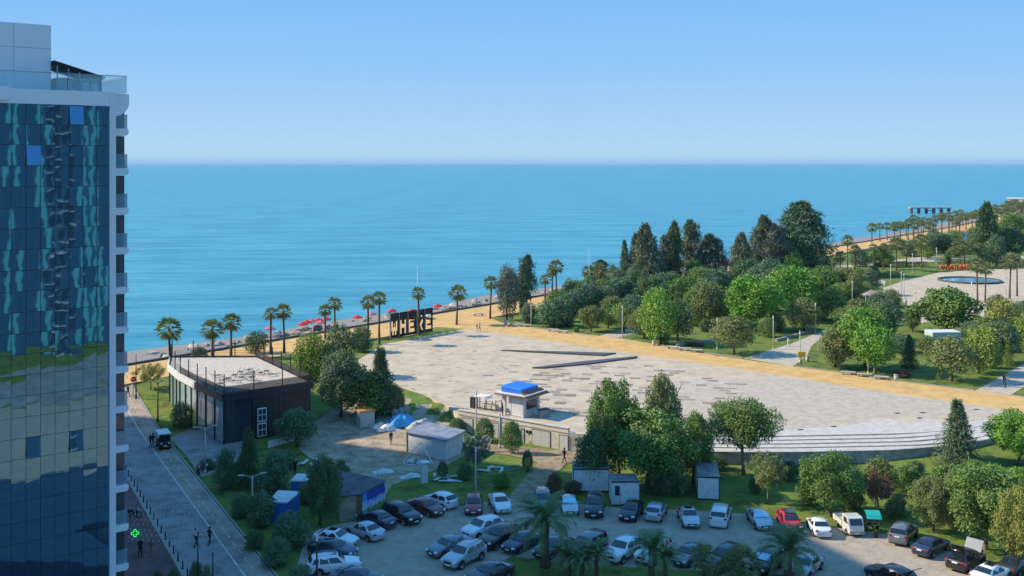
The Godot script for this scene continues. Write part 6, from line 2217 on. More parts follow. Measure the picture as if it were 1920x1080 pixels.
func park_cars():
	var white = paint("white", 0.72, 0.73, 0.74)
	var silver = paint("silver", 0.46, 0.49, 0.52, 0.35)
	var grey = paint("grey", 0.16, 0.17, 0.18, 0.3)
	var dark = paint("dark", 0.03, 0.034, 0.042, 0.1)
	var navy = paint("navy", 0.02, 0.03, 0.065, 0.15)
	var black = paint("black", 0.012, 0.012, 0.014)
	var red = paint("red", 0.5, 0.015, 0.02)
	var brick = paint("brick_red", 0.3, 0.025, 0.022)
	var maroon = paint("maroon", 0.12, 0.012, 0.014)
	var cream = paint("cream", 0.62, 0.6, 0.54)
	var C := [
		["sedan", 627, 1022, 0.93, -0.36, white, "white saloon with dark sunroof, nose right, in the left row", {"sunroof": true}],
		["sedan", 684, 1007, -0.75, 0.66, silver, "silver saloon showing its rounded tail in the left row", {}],
		["sedan", 706, 985, -0.75, 0.66, navy, "dark blue saloon half behind the silver saloon", {}],
		["suv", 753, 977, 0.72, -0.7, black, "black off-road car with roof rails by the mural shed", {"rails": true}],
		["sedan", 797, 962, 0.75, -0.66, maroon, "dark red saloon beside the black off-road car", {}],
		["hatch", 826, 949, -0.7, 0.7, white, "white hatchback tail towards the yard corner", {}],
		["sedan", 624, 1042, 0.93, -0.36, navy, "dark blue car squeezed between two white cars", {}],
		["suv", 626, 1074, 0.955, 0.28, white, "white off-road car with panoramic sunroof at the left", {"sunroof": true, "rails": true}],
		["sedan", 668, 1098, 0.93, -0.2, navy, "dark blue car cut by the bottom edge", {}],
		["hatch", 888, 958, 0.02, -1.0, brick, "small red hatchback facing the camera by the track", {}],
		["sedan", 937, 954, 0.22, -0.97, white, "white saloon facing the camera next to the red hatchback", {}],
		["hatch", 905, 1003, -0.72, -0.7, white, "white people carrier ahead of the dark off-road car", {"size": 1.08}],
		["sedan", 843, 1036, -0.72, -0.7, grey, "dark grey saloon beside the silver off-road car", {}],
		["suv", 870, 1056, -0.6, -0.8, silver, "silver off-road car with big wheels, nose to the lower left", {"rails": true}],
		["suv", 935, 1021, -0.62, -0.79, black, "black off-road car behind the silver one", {}],
		["sedan", 979, 1028, -0.62, -0.79, navy, "dark blue saloon left of the large feather palm", {}],
		["sedan", 1037, 1038, -0.62, -0.79, black, "black saloon behind the large feather palm", {}],
		["van", 1102, 1038, -0.62, -0.79, grey, "dark grey people carrier right of the large feather palm", {}],
		["suv", 1168, 1046, -0.6, -0.8, white, "white off-road car in the second row", {}],
		["suv", 1226, 1048, -0.6, -0.8, white, "white off-road car half hidden by a feather palm", {"rails": true, "sunroof": true}],
		["sedan", 1293, 1052, -0.6, -0.8, grey, "grey saloon between two small palms", {}],
		["suv", 1358, 1062, -0.6, -0.8, navy, "dark blue car behind the shaggy fan palm", {"sunroof": true}],
		["suv", 1436, 1070, -0.6, -0.8, black, "black car with a blue sunshade behind its windscreen", {"shade": true}],
		["sedan", 1512, 1074, -0.6, -0.8, silver, "silver car behind the right-end feather palm", {}],
		["sedan", 918, 1088, -0.75, -0.66, dark, "dark car cut by the bottom edge near the island", {}],
		["suv", 1018, 953, 0.0, -1.0, grey, "grey off-road car facing the camera by the dusty track", {}],
		["sedan", 1067, 957, 0.02, -1.0, silver, "silver saloon with a bright sunshade facing the camera", {"shade": true}],
		["suv", 1115, 962, -0.12, -0.99, black, "black off-road car in front of the dark tree", {}],
		["hatch", 1184, 970, -0.35, -0.93, black, "black hatchback beside the white cabin", {}],
		["hatch", 1230, 970, 0.32, 0.95, silver, "silver hatchback with its tail to the camera", {}],
		["sedan", 1291, 980, 0.0, -1.0, silver, "silver saloon with sunroof facing the camera", {"sunroof": true}],
		["van", 1351, 980, 0.3, 0.95, white, "white minivan with its tail to the camera", {}],
		["sedan", 1424, 984, 0.04, -1.0, silver, "pale silver saloon with a reflective sunshade", {"shade": true, "sunroof": false}],
		["hatch", 1480, 990, 0.02, -1.0, red, "bright red hatchback with a black roof", {"roof": black}],
		["sedan", 1535, 998, 0.06, 1.0, white, "white saloon with its tail to the camera in sunlight", {"size": 0.96}],
		["suv", 1694, 1013, 0.56, 0.83, grey, "grey off-road car in full sun, tail to the camera", {}],
		["sedan", 1746, 1036, 0.74, 0.67, navy, "dark blue saloon in full sun next to the grey off-road car", {}],
		["hatch", 1812, 1063, 0.74, 0.67, black, "black car with its boot and bonnet open", {"tailgate": 0.9, "bonnet": grey, "size": 1.1}],
		["sedan", 1858, 1090, 0.8, 0.6, white, "white saloon with sunroof at the lower right corner", {"sunroof": true}],
		["suv", 1670, 1096, -0.5, 0.87, black, "black car with raised tailgate at the bottom edge", {"tailgate": 0.5}],
		["sedan", 1905, 1072, 0.74, 0.67, dark, "dark car under the trees at the lower right", {}],
	]
	for c in C:
		var p := spot(c[1], c[2])
		p.y = 0.05
		car(c[0], p, c[3], c[4], c[5], c[6], c[7])
	# small white delivery truck
	var p := spot(1592, 996)
	var o = thing("small_truck", "small cream cab-over truck facing the camera in sunlight", "truck", Vector3(p.x, 0.05, p.z), facing(0.08, -1.0), "cars in the car park")
	var cab := Build.new()
	var prof := [Vector2(1.0, 0.3), Vector2(1.02, 0.75), Vector2(0.97, 1.05), Vector2(0.62, 1.72), Vector2(0.4, 1.8), Vector2(-0.75, 1.8), Vector2(-0.85, 1.7), Vector2(-0.85, 0.3)]
	for k in prof.size():
		var u: Vector2 = prof[k]
		var v: Vector2 = prof[(k + 1) % prof.size()]
		cab.quad(Vector3(0.72, v.x * 0 + v.y, v.x + 0.9), Vector3(-0.72, v.y, v.x + 0.9), Vector3(-0.72, u.y, u.x + 0.9), Vector3(0.72, u.y, u.x + 0.9))
	for k in range(1, prof.size() - 1):
		for s in [-0.72, 0.72]:
			cab.tri(Vector3(s, prof[0].y, prof[0].x + 0.9), Vector3(s, prof[k].y, prof[k].x + 0.9), Vector3(s, prof[k + 1].y, prof[k + 1].x + 0.9))
	part("cab", cab.mesh(), cream, o)
	var ws := Build.new()
	ws.quad(Vector3(0.62, 1.12, 1.87), Vector3(0.58, 1.66, 1.58), Vector3(-0.58, 1.66, 1.58), Vector3(-0.62, 1.12, 1.87))
	part("windshield", ws.mesh(), mats["car_glass"], o)
	for s in [-1.0, 1.0]:
		part("side_window", box_mesh(Vector3(0.02, 0.5, 0.8)), mats["car_glass"], o, Vector3(s * 0.725, 1.4, 0.85))
		part("headlight", bev("headlight", Vector3(0.34, 0.14, 0.2)), mats["head_lamp"], o, Vector3(s * 0.52, 0.72, 1.87))
		part("mirror", bev("mirror", Vector3(0.17, 0.13, 0.1)), mats["black_plastic"], o, Vector3(s * 0.85, 1.35, 1.6))
		part("side_board", box_mesh(Vector3(0.05, 0.35, 2.2)), cream, o, Vector3(s * 0.74, 0.85, -1.1))
		for z in [-1.3, 1.1]:
			var sh = car_shapes("hatch")
			var wh = part("wheel", sh.tyre, mats["tyre"], o, Vector3(s * 0.66, 0.31, z))
			if s < 0: wh.rotation.y = PI
			part("rim", sh.rim, mats["wheel_rim"], wh)
	part("cargo_bed", box_mesh(Vector3(1.5, 0.2, 2.25)), cream, o, Vector3(0, 0.6, -1.1))
	part("tail_board", box_mesh(Vector3(1.5, 0.35, 0.05)), cream, o, Vector3(0, 0.85, -2.2))
	part("bumper", bev("bumper", Vector3(1.5, 0.2, 0.12)), mats["grey_metal"], o, Vector3(0, 0.4, 1.93))
	part("front_plate", bev("plate", Vector3(0.46, 0.12, 0.03)), mats["plate"], o, Vector3(0, 0.42, 2.0))
	# tricycle with a teal canopy
	p = spot(1637, 1000)
	o = thing("tricycle", "motor tricycle with a teal cloth canopy beside the cream truck", "tricycle", Vector3(p.x, 0.05, p.z), facing(-0.1, -1.0))
	var cn := Build.new()
	for k in 6:
		var a := -0.55 + k * 0.18
		var h0 := 2.0 - 0.5 * pow((k - 3) / 3.0, 2.0)
		var h1 := 2.0 - 0.5 * pow((k - 2) / 3.0, 2.0)
		cn.quad(Vector3(-0.7, h0, -1.6 + k * 0.36), Vector3(-0.7, h1, -1.6 + (k + 1) * 0.36), Vector3(0.7, h1, -1.6 + (k + 1) * 0.36), Vector3(0.7, h0, -1.6 + k * 0.36))
	part("canopy", cn.mesh(), mats["teal_cloth"], o)
	for x in [-0.65, 0.65]:
		for z in [-1.5, 0.4]:
			part("canopy_post", box_mesh(Vector3(0.05, 1.6, 0.05), Vector3(x, 0.8, z)), mats["dark_metal"], o)
	part("seat", bev("trike_seat", Vector3(0.9, 0.25, 0.7)), mats["black_plastic"], o, Vector3(0, 0.75, -0.6))
	part("frame", tube_mesh([Vector3(0, 0.5, -1.0), Vector3(0, 0.45, 0.5), Vector3(0, 0.9, 1.0), Vector3(0, 1.05, 0.9)], [0.06, 0.06, 0.05, 0.04], 6), mats["dark_metal"], o)
	part("handlebar", tube_mesh([Vector3(-0.4, 1.1, 0.85), Vector3(0, 1.02, 0.95), Vector3(0.4, 1.1, 0.85)], [0.025, 0.025, 0.025], 5), mats["grey_metal"], o)
	for q in [Vector3(0, 0.31, 1.25), Vector3(-0.6, 0.31, -1.0), Vector3(0.6, 0.31, -1.0)]:
		var sh = car_shapes("hatch")
		var wh = part("wheel", sh.tyre, mats["tyre"], o, q)
		part("rim", sh.rim, mats["wheel_rim"], wh)

func street_things():
	lamp_at(385, 888, 800, 2, "double-armed lamp post on the street by the dark bushes")
	lamp_at(473, 985, 890, 2, "double-armed lamp post beside the blossoming bush")
	lamp_at(296, 790, 714, 2, "double-armed lamp post on the lawn beside the pavilion", "dark_metal")
	lamp_at(255, 748, 668, 0, "slim pole lamp at the street end of the lawn", "dark_metal")
	lamp_at(594, 1120, 1012, 0, "dark slim pole rising before the white cars", "dark_metal")
	lamp_at(892, 950, 845, 0, "slim white pole behind the small red hatchback")
	lamp_at(893, 800, 718, 0, "thin pole on the end of the garage wall")
	lamp_at(937, 840, 780, 0, "thin white pole before the garage wall")
	lamp_at(783, 626, 502, 0, "tall mast beside the big red parasol")
	lamp_at(1105, 560, 470, 0, "tall mast by the shore palms")
	for e in [[996, 612, 575, 1, "globe lamp post under the dark twin trees"], [1167, 634, 577, 0, "lamp post on the first lawn"], [1345, 656, 600, 0, "lamp post before the spreading olive tree"], [1450, 655, 596, 0, "lamp post on the middle lawn by the grey path"], [1529, 626, 572, 0, "lamp post beside the grey path bend"],
		[1628, 702, 640, 0, "lamp post on the right lawn by the benches"], [1500, 680, 625, 0, "post behind the yellow sign"], [1598, 576, 530, 0, "lamp post left of the gazebo"], [1658, 578, 535, 0, "lamp post at the near corner of the pool square"], [1690, 556, 512, 0, "left lamp post of the pair on the pool square"], [1695, 560, 516, 0, "right lamp post of the pair on the pool square"],
		[1716, 586, 550, 1, "short lamp post before the magnolia"], [1822, 578, 532, 0, "slim lamp post left of the square palms"], [1886, 555, 522, 1, "short lamp post beside the edge palms"], [1670, 540, 498, 0, "lamp post at the far corner of the pool square"], [1711, 512, 478, 0, "far lamp post left of the red letters"], [1614, 515, 482, 0, "far lamp post among the lawn palms"], [1756, 495, 466, 0, "far lamp post behind the red letters"], [1872, 492, 465, 0, "far lamp post below the poplar"]]:
		lamp_at(e[0], e[1], e[2], e[3], e[4])
	# benches
	var turn := -0.3
	var bl := [[966, 611, "first"], [984, 613, "second"], [1038, 622, "third"], [1056, 625, "fourth"], [1263, 655, "fifth"], [1284, 658, "sixth"], [1306, 661, "seventh"], [1591, 703, "eighth"], [1621, 707, "ninth"], [1653, 712, "tenth"]]
	for e in bl:
		bench(e[0], e[1], turn, "stone bench on the golden path, %s counted from the sea" % e[2])
	bench(897, 592, 0.2, "lone stone bench on the promenade by the lone palm")
	# litter bins / bollards along the path
	for e in [[948, 609, "near the twin trees"], [1226, 648, "before the bright green tree"], [1680, 714, "at the end of the right benches"], [1514, 678, "beside the yellow sign"]]:
		var p := spot(e[0], e[1])
		var o = thing("litter_bin", "small concrete litter bin " + e[2], "bin", Vector3(p.x, 2.0, p.z))
		part("body", tube_mesh([Vector3.ZERO, Vector3(0, 0.85, 0)], [0.3, 0.34], 10), mats["white_stone"], o)
		part("rim", tube_mesh([Vector3(0, 0.85, 0), Vector3(0, 0.95, 0)], [0.38, 0.36], 10), mats["concrete"], o)
	# raised planter kerbs in the park
	for e in [[1268, 650, 1340, 640, "before the middle lawn"], [1455, 640, 1525, 622, "beside the grey path"]]:
		var p := spot(e[0], e[1])
		var q := spot(e[2], e[3])
		var d := q - p
		var b := Build.new()
		b.box(Vector3.ZERO, Vector3(d.length(), 0.5, 0.5), Basis(Vector3.UP, atan2(-d.z, d.x)))
		var o = part("planter_kerb", b.mesh(), mats["concrete"], self, (p + q) / 2 + Vector3(0, 0.2, 0))
		tag(o, "low concrete planter edge " + e[4], "planter")
	# signs
	var p := spot(1503, 684)
	var o = thing("notice_sign", "round-cornered yellow sign on a post at the path junction", "sign", p)
	part("post", box_mesh(Vector3(0.08, 1.9, 0.08), Vector3(0, 0.95, 0)), mats["dark_metal"], o)
	part("board", bevel_box(Vector3(1.3, 0.95, 0.08), Vector3(0, 1.75, 0.08)), mats["sign_yellow"], o)
	p = spot(250, 741)
	o = thing("road_sign", "round no-entry road sign at the end of the street", "sign", p)
	part("post", box_mesh(Vector3(0.07, 2.4, 0.07), Vector3(0, 1.2, 0)), mats["pole"], o)
	var disc = part("disc", tube_mesh([Vector3(0, 2.4, 0.03), Vector3(0, 2.4, 0.09)], [0.42, 0.42], 20), mats["sign_red"], o)
	part("white_bar", box_mesh(Vector3(0.55, 0.13, 0.03), Vector3(0, 2.4, 0.11)), mats["white_paint"], o)
	# pharmacy cross on the tower's forecourt side
	var tw := get_node("glass_tower") as Node3D
	o = thing("pharmacy_cross", "lit green pharmacy cross sign beside the tower balcony", "sign", tw.transform * Vector3(1.75, 6.9, 0.3), 0.3)
	o.scale = Vector3.ONE * 0.5
	for e in [[Vector3(0.34, 1.1, 0.1)], [Vector3(1.1, 0.34, 0.1)]]:
		part("casing", box_mesh(e[0] + Vector3(0.04, 0.04, 0.04 if e[0].x < 0.5 else 0.06)), mats["dark_metal"], o, Vector3(0, 0, -0.06))
	var cr := Build.new()
	var out := [Vector2(0.17, 0.55), Vector2(0.17, 0.17), Vector2(0.55, 0.17), Vector2(0.55, -0.17), Vector2(0.17, -0.17), Vector2(0.17, -0.55), Vector2(-0.17, -0.55), Vector2(-0.17, -0.17), Vector2(-0.55, -0.17), Vector2(-0.55, 0.17), Vector2(-0.17, 0.17), Vector2(-0.17, 0.55)]
	for k in 12:
		var a: Vector2 = out[k]
		var c: Vector2 = out[(k + 1) % 12]
		cr.tube([Vector3(a.x, a.y, 0.05), Vector3(c.x, c.y, 0.05)], [0.05, 0.05], 5)
	part("neon_tube", cr.mesh(), mats["cross_green"], o)
	part("bracket", box_mesh(Vector3(0.9, 0.06, 0.06), Vector3(-0.9, 0, -0.08)), mats["dark_metal"], o)
	var gl := OmniLight3D.new()
	gl.name = "cross_glow"
	gl.light_color = Color(0.2, 1.0, 0.4)
	gl.light_energy = 0.05
	gl.light_size = 0.3
	gl.omni_range = 20.0
	gl.omni_attenuation = 2.0
	gl.shadow_enabled = true
	o.add_child(gl)
	gl.position = Vector3(0, 0, 0.4)
	# bollards along the forecourt
	var a := Vector2(-8.0, 68.5)
	var e2 := Vector2(-70.0, 185.0)
	var d := (e2 - a).normalized()
	var n := Vector2(-d.y, d.x)
	var names_at := 0
	for k in 26:
		var q := a + d * (16.0 + k * 2.1) + n * 6.5
		o = thing("bollard", "dark bollard between brick forecourt and street, %s counted from the bottom of the frame" % nth(k + 1), "bollard", w(q.x, q.y, height(q.x, q.y)), 0.0, "bollards along the forecourt")
		part("post", tube_mesh([Vector3.ZERO, Vector3(0, 0.75, 0), Vector3(0, 0.82, 0)], [0.07, 0.06, 0.03], 7), mats["dark_metal"], o)
		part("foot", tube_mesh([Vector3(0, 0.05, 0), Vector3(0, 0.12, 0)], [0.11, 0.1], 7), mats["dark_metal"], o)
	# electric cart
	p = spot(306, 840)
	o = thing("electric_cart", "dark electric passenger cart with pale roof on the cycle lane", "cart", p + Vector3(0, 0.06, 0), facing(0.47, -0.88))
	var cb := Build.new()
	cb.bevelled(Vector3(0, 0.55, 0), Vector3(1.4, 0.6, 2.7), 0.12)
	cb.bevelled(Vector3(0, 0.8, 1.05), Vector3(1.3, 0.5, 0.6), 0.15)
	part("body", cb.mesh(), mats["black_plastic"], o)
	part("roof", bev("cart_roof", Vector3(1.5, 0.14, 2.6)), mats["white_paint"], o, Vector3(0, 2.0, 0))
	var wsd = part("windshield", box_mesh(Vector3(1.25, 0.9, 0.03)), mats["car_glass"], o, Vector3(0, 1.45, 1.1))
	wsd.rotation.x = -0.15
	for s in [-1.0, 1.0]:
		for z in [-1.1, 1.05]:
			part("roof_post", box_mesh(Vector3(0.06, 1.2, 0.06), Vector3(s * 0.64, 1.4, z)), mats["dark_metal"], o)
			var sh = car_shapes("hatch")
			var wh = part("wheel", sh.tyre, mats["tyre"], o, Vector3(s * 0.62, 0.31, z * 0.8))
			part("rim", sh.rim, mats["wheel_rim"], wh)
			if s < 0: wh.rotation.y = PI
		part("headlight", bev("cart_lamp", Vector3(0.2, 0.18, 0.1)), mats["head_lamp"], o, Vector3(s * 0.45, 0.85, 1.36))
	for z in [-0.7, 0.2]:
		part("seat", bev("cart_seat", Vector3(1.2, 0.25, 0.5)), mats["rust"], o, Vector3(0, 0.95, z))
	part("front_plate", bev("plate", Vector3(0.46, 0.12, 0.03)), mats["plate"], o, Vector3(0, 0.5, 1.37))
	# motorbikes
	for e in [[250, 972, 1.3, "parked motor scooter on the brick forecourt"], [372, 888, 0.4, "parked motorbike at the kerb by the lamp post"], [386, 884, 0.5, "second parked motorbike at the kerb by the dark bush"]]:
		motorbike(spot(e[0], e[1]) + Vector3(0, 0.05, 0), e[2], e[3])
	# posts with strings of fairy lights over the forecourt, shrubs in tubs
	var tops := []
	for e in [[371, 1100, 995, "thin dark post with fairy lights at the bottom of the street"], [399, 1120, 1035, "second thin dark post with fairy lights"]]:
		p = spot(e[0], e[1])
		var tall: float = (e[1] - e[2]) * -p.z / FOCAL
		o = thing("light_post", e[3], "post", p)
		part("pole", tube_mesh([Vector3.ZERO, Vector3(0, tall, 0)], [0.07, 0.05], 6), mats["dark_metal"], o)
		tops.append(p + Vector3(0, tall - 0.1, 0))
	for k in 7:
		var from := spot(236 + k * 2, 1012 + k * 11) + Vector3(0, 3.1, 0)
		var to := spot(338 + k * 8, 1004 + k * 10) + Vector3(0, 3.1, 0)
		var bulbs_at := []
		for j in 15:
			var t := j / 14.0
			var at: Vector3 = (to - from) * t + Vector3(0, -0.35 * sin(PI * t), 0)
			bulbs_at.append(at)
		o = thing("light_string", "string of pale fairy lights over the brick forecourt, %s from the far end" % nth(k + 1), "lights", from, 0.0, "strings of fairy lights")
		for at in bulbs_at: part("bulb", bev("bulb", Vector3(0.09, 0.12, 0.09)), mats["bulb"], o, at)
		var wire := []
		var thick := []
		for j in 9:
			var t := j / 8.0
			wire.append((to - from) * t + Vector3(0, -0.35 * sin(PI * t) + 0.06, 0))
			thick.append(0.01)
		part("wire", tube_mesh(wire, thick, 4), mats["dark_metal"], o)
	for e in [[365, 1094, 1052, 26, "dark potted shrub under the fairy light post"], [388, 1098, 1058, 24, "dark potted shrub between the two fairy light posts"], [326, 1096, 1064, 22, "dark potted shrub on the brick forecourt"], [294, 1100, 1068, 24, "dark potted shrub near the tower's foot"]]:
		tree("shrub1", e[0], e[1], e[2], e[3], "dark", e[4], "potted_shrub", "shrub")

func motorbike(at, turn, label):
	var o = thing("motorbike", label, "motorbike", at, turn, "parked motorbikes")
	for z in [-0.62, 0.62]:
		var b := Build.new()
		for k in 14:
			var a := TAU * k / 14
			var c := TAU * (k + 1) / 14
			var u := Vector3(0, sin(a), cos(a)) * 0.28
			var v := Vector3(0, sin(c), cos(c)) * 0.28
			b.tube([u, v], [0.05, 0.05], 5, false)
		part("wheel", b.mesh(), mats["tyre"], o, Vector3(0, 0.3, z))
	part("body", tube_mesh([Vector3(0, 0.55, -0.7), Vector3(0, 0.6, -0.2), Vector3(0, 0.45, 0.15), Vector3(0, 0.75, 0.5), Vector3(0, 0.95, 0.5)], [0.1, 0.17, 0.14, 0.12, 0.06], 8), mats["black_plastic"], o)
	part("seat", bev("bike_seat", Vector3(0.28, 0.14, 0.8)), mats["rust"], o, Vector3(0, 0.76, -0.35))
	part("handlebar", tube_mesh([Vector3(-0.35, 1.0, 0.4), Vector3(0, 0.98, 0.5), Vector3(0.35, 1.0, 0.4)], [0.02, 0.02, 0.02], 5), mats["grey_metal"], o)
	part("headlight", bev("bike_lamp", Vector3(0.16, 0.16, 0.12)), mats["head_lamp"], o, Vector3(0, 0.9, 0.62))
	part("fork", box_mesh(Vector3(0.06, 0.6, 0.06)), mats["grey_metal"], o, Vector3(0, 0.58, 0.58))

func people():
	var dark := Color(0.02, 0.02, 0.025)
	var blue := Color(0.03, 0.045, 0.09)
	var white := Color(0.6, 0.6, 0.6)
	var grey := Color(0.15, 0.15, 0.16)
	var tan := Color(0.4, 0.28, 0.18)
	var L := [
		[282, 840, 2.6, "walk", dark, dark, "person in black walking beside the electric cart, left one"], [287, 839, 2.6, "walk", dark, blue, "person in black walking beside the electric cart, right one"],
		[733, 834, 0.4, "stand", dark, grey, "person in dark clothes standing in the sunlit strip of the yard"], [553, 890, 0.2, "stand", dark, dark, "person in black standing among the dark bushes"],
		[367, 1026, 2.7, "walk", white, dark, "person in white shirt walking down the street"], [393, 1022, 2.7, "walk", dark, dark, "person in black on the street beside the white line"],
		[263, 1046, 0.5, "walk", dark, dark, "person in black on the brick forecourt"], [285, 1046, 0.5, "walk", grey, tan, "person in grey on the brick forecourt"],
		[894, 623, 0.6, "walk", tan, white, "left person of the couple strolling on the golden path"], [899, 622, 0.6, "walk", white, tan, "right person of the couple strolling on the golden path"],
		[240, 744, 1.0, "walk", dark, dark, "person in black at the far end of the street"], [1058, 868, 2.0, "walk", dark, dark, "person in black walking at the end of the dusty track"],
		[1882, 722, 1.2, "stand", dark, dark, "person in black on the path at the right edge"], [1885, 726, 1.0, "stand", blue, dark, "person in blue on the path at the right edge"], [1699, 574, 1.0, "walk", white, tan, "person in white at the corner of the pool square"],
		[942, 779, 2.0, "stand", dark, blue, "person in blue standing on the garage terrace beside the kiosk"], [1478, 650, 1.0, "walk", white, white, "person in white on the grey park path"],
	]
	for e in L:
		var p := spot(e[0], e[1])
		if e[0] == 942:
			var q := level(e[0], e[1], 2.0)
			p = w(q.x, q.y, 2.0)
		elif p.y > 1.9: p.y = 2.005
		else: p.y += 0.06
		person(p, e[2], e[3], e[4], e[5], Color(0.02, 0.015, 0.012), e[6], 1.68 + 0.06 * ((int(e[0]) * 7) % 3))

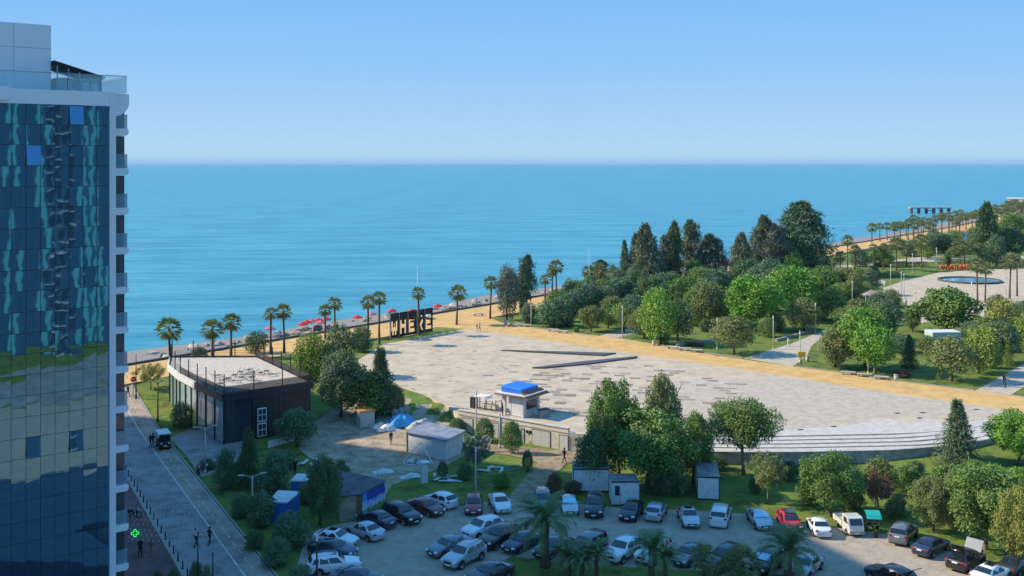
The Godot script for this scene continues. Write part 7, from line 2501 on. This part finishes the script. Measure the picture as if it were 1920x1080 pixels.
func yard_things():
	# tarpaulins over market goods: crumpled cloths with thickness
	for e in [[752, 796, 5.0, 3.4, 1.3, "sky_tarp", "crumpled blue tarpaulin over goods at the edge of the yard"], [728, 806, 3.4, 2.2, 0.7, "white_cloth", "dirty white sheet over goods beside the blue tarpaulin"], [712, 802, 2.4, 1.8, 0.6, "board", "pile of pale sacks at the edge of the yard"], [790, 800, 4.6, 2.2, 0.9, "board", "pale sheet roof lying between tarpaulin and white hut"], [718, 886, 2.4, 1.4, 0.3, "white_cloth", "crumpled white plastic sheet on the dark ground"], [770, 895, 2.4, 1.3, 0.35, "white_cloth", "second crumpled white sheet nearer the scrap"]]:
		var p := spot(e[0], e[1])
		var f := FastNoiseLite.new()
		f.seed = int(e[0])
		f.frequency = 0.55
		var b := Build.new()
		var n := 14
		var pt := func(i, j):
			var u: float = i / float(n) * 2.0 - 1.0
			var v: float = j / float(n) * 2.0 - 1.0
			var fall := (1.0 - pow(absf(u), 4.0)) * (1.0 - pow(absf(v), 4.0))
			var y: float = e[4] * fall * (0.6 + 0.4 * cos(u * 3.0 + v)) + f.get_noise_2d(u * 3.5, v * 3.5) * 0.4 * e[4] * fall
			return Vector3(u * e[2] / 2 + 0.2 * f.get_noise_2d(v * 6, 9), maxf(y, 0.02), v * e[3] / 2 + 0.2 * f.get_noise_2d(u * 6, 19))
		for i in n:
			for j in n:
				b.quad(pt.call(i, j), pt.call(i, j + 1), pt.call(i + 1, j + 1), pt.call(i + 1, j))
		var o = part("tarpaulin", b.mesh(), mats[e[5]], self, p + Vector3(0, 0.06, 0))
		o.rotation.y = 0.4
		tag(o, e[6], "tarpaulin")
	# concrete blocks behind the tarpaulins
	for e in [[741, 784], [752, 781], [762, 778]]:
		var p := spot(e[0], e[1])
		tag(part("concrete_block", bev("concrete_block", Vector3(0.9, 1.3, 0.9)), mats["concrete"], self, p + Vector3(0, 0.65, 0)), "grey concrete block in the row behind the blue tarpaulin", "block", "concrete blocks behind the tarpaulin")
	# leaning white frame and scrap by the hut
	var p := spot(790, 868)
	var o = thing("leaning_gable", "white metal gable frame leaning against the white hut", "frame", p, -0.6)
	for e in [[Vector3(-2.2, 0.1, 0.6), Vector3(-0.4, 2.3, -0.4)], [Vector3(-0.4, 2.3, -0.4), Vector3(1.9, 0.3, 0.2)], [Vector3(-2.2, 0.1, 0.6), Vector3(-1.4, 0.05, 1.6)], [Vector3(-1.4, 0.05, 1.6), Vector3(1.9, 0.15, 1.2)]]:
		part("bar", tube_mesh([e[0], e[1]], [0.06, 0.06], 5), mats["white_paint"], o)
	var r := RandomNumberGenerator.new()
	r.seed = 31
	var sheet := Build.new()
	for k in 26:
		sheet.box(Vector3(r.randf_range(-1.6, 1.4), r.randf_range(0.1, 0.5), r.randf_range(0.0, 1.2)), Vector3(r.randf_range(0.3, 0.9), 0.04, r.randf_range(0.2, 0.5)), Basis(any_dir(r), r.randf() * 1.2))
	var heap = part("scrap_heap", sheet.mesh(), mats["white_shed"], o)
	heap.set_meta("kind", "stuff")
	for e in [[795, 905, 832, "white_shed", "narrow white pillar unit standing among the scrap"]]:
		var q := spot(e[0], e[1])
		var pl = thing("pillar_unit", e[4], "pillar", q, 0.5)
		part("body", bevel_box(Vector3(0.7, 2.2, 0.6), Vector3(0, 1.1, 0)), mats["white_shed"], pl)
		part("top", box_mesh(Vector3(1.0, 0.1, 0.9), Vector3(0.1, 2.3, 0)), mats["white_paint"], pl)
	var boards := [[815, 893], [822, 899], [832, 891], [845, 896], [852, 903], [838, 904], [905, 884], [918, 880], [928, 878], [940, 884], [560, 872], [572, 868], [585, 875], [596, 864], [610, 868], [548, 862]]
	for e in boards:
		var q := spot(e[0], e[1])
		var bd = part("scrap_board", bev("scrap_board", Vector3(1.9, 0.08, 0.35)), mats["white_shed" if r.randf() < 0.6 else "board"], self, q + Vector3(0, 0.15, 0))
		bd.rotation = Vector3(r.randf_range(-0.06, 0.06), r.randf() * TAU, r.randf_range(-0.08, 0.08))
		tag(bd, "pale scrap board lying on the rough ground near the sheds", "board", "scrap boards")
	# low white panel fence by the pavilion
	var a := spot(502, 842)
	var c := spot(566, 824)
	o = thing("panel_fence", "low pale blue panel fence along the yard side of the pavilion", "fence", a)
	var d := c - a
	for k in 6:
		var pn = part("panel", box_mesh(Vector3(d.length() / 6 - 0.08, 0.85, 0.06)), mats["white_panel"], o, d * (k + 0.5) / 6.0 + Vector3(0, 0.55, 0))
		pn.rotation.y = atan2(-d.z, d.x)
		part("post", box_mesh(Vector3(0.08, 1.05, 0.08)), mats["grey_metal"], o, d * k / 6.0 + Vector3(0, 0.5, 0))
	# ladder frame lying on the grass by the track
	p = spot(955, 880)
	o = thing("metal_frame", "pale metal bed frame lying on the grass by the track", "frame", p + Vector3(0, 0.1, 0), 0.5)
	for z in [-0.7, 0.7]: part("side_rail", box_mesh(Vector3(3.4, 0.06, 0.08), Vector3(0, 0.05, z)), mats["tin"], o)
	for k in 6: part("rung", box_mesh(Vector3(0.06, 0.05, 1.4), Vector3(-1.6 + k * 0.64, 0.05, 0)), mats["tin"], o)
	# heart-shaped wire flower arches beside the hut
	for e in [[873, 842, "board", "round pale wire arch beside the hut, left one"], [893, 848, "white_cloth", "round white wire arch beside the hut, middle one"], [912, 846, "white_cloth", "round white wire arch beside the hut, right one"]]:
		p = spot(e[0], e[1])
		var b := Build.new()
		for k in 16:
			var u := Vector3(cos(TAU * k / 16), sin(TAU * k / 16), 0) * 0.62
			var v := Vector3(cos(TAU * (k + 1) / 16), sin(TAU * (k + 1) / 16), 0) * 0.62
			b.tube([u, v], [0.05, 0.05], 5, false)
		for k in 4: b.tube([Vector3(cos(PI * k / 4), sin(PI * k / 4), 0) * 0.6, -Vector3(cos(PI * k / 4), sin(PI * k / 4), 0) * 0.6], [0.025, 0.025], 4)
		o = thing("wire_arch", e[3], "ornament", p, 0.3)
		part("ring", b.mesh(), mats[e[2]], o, Vector3(0, 1.35, 0))
		part("stand", box_mesh(Vector3(0.08, 0.9, 0.08), Vector3(0, 0.4, 0)), mats["dark_metal"], o)
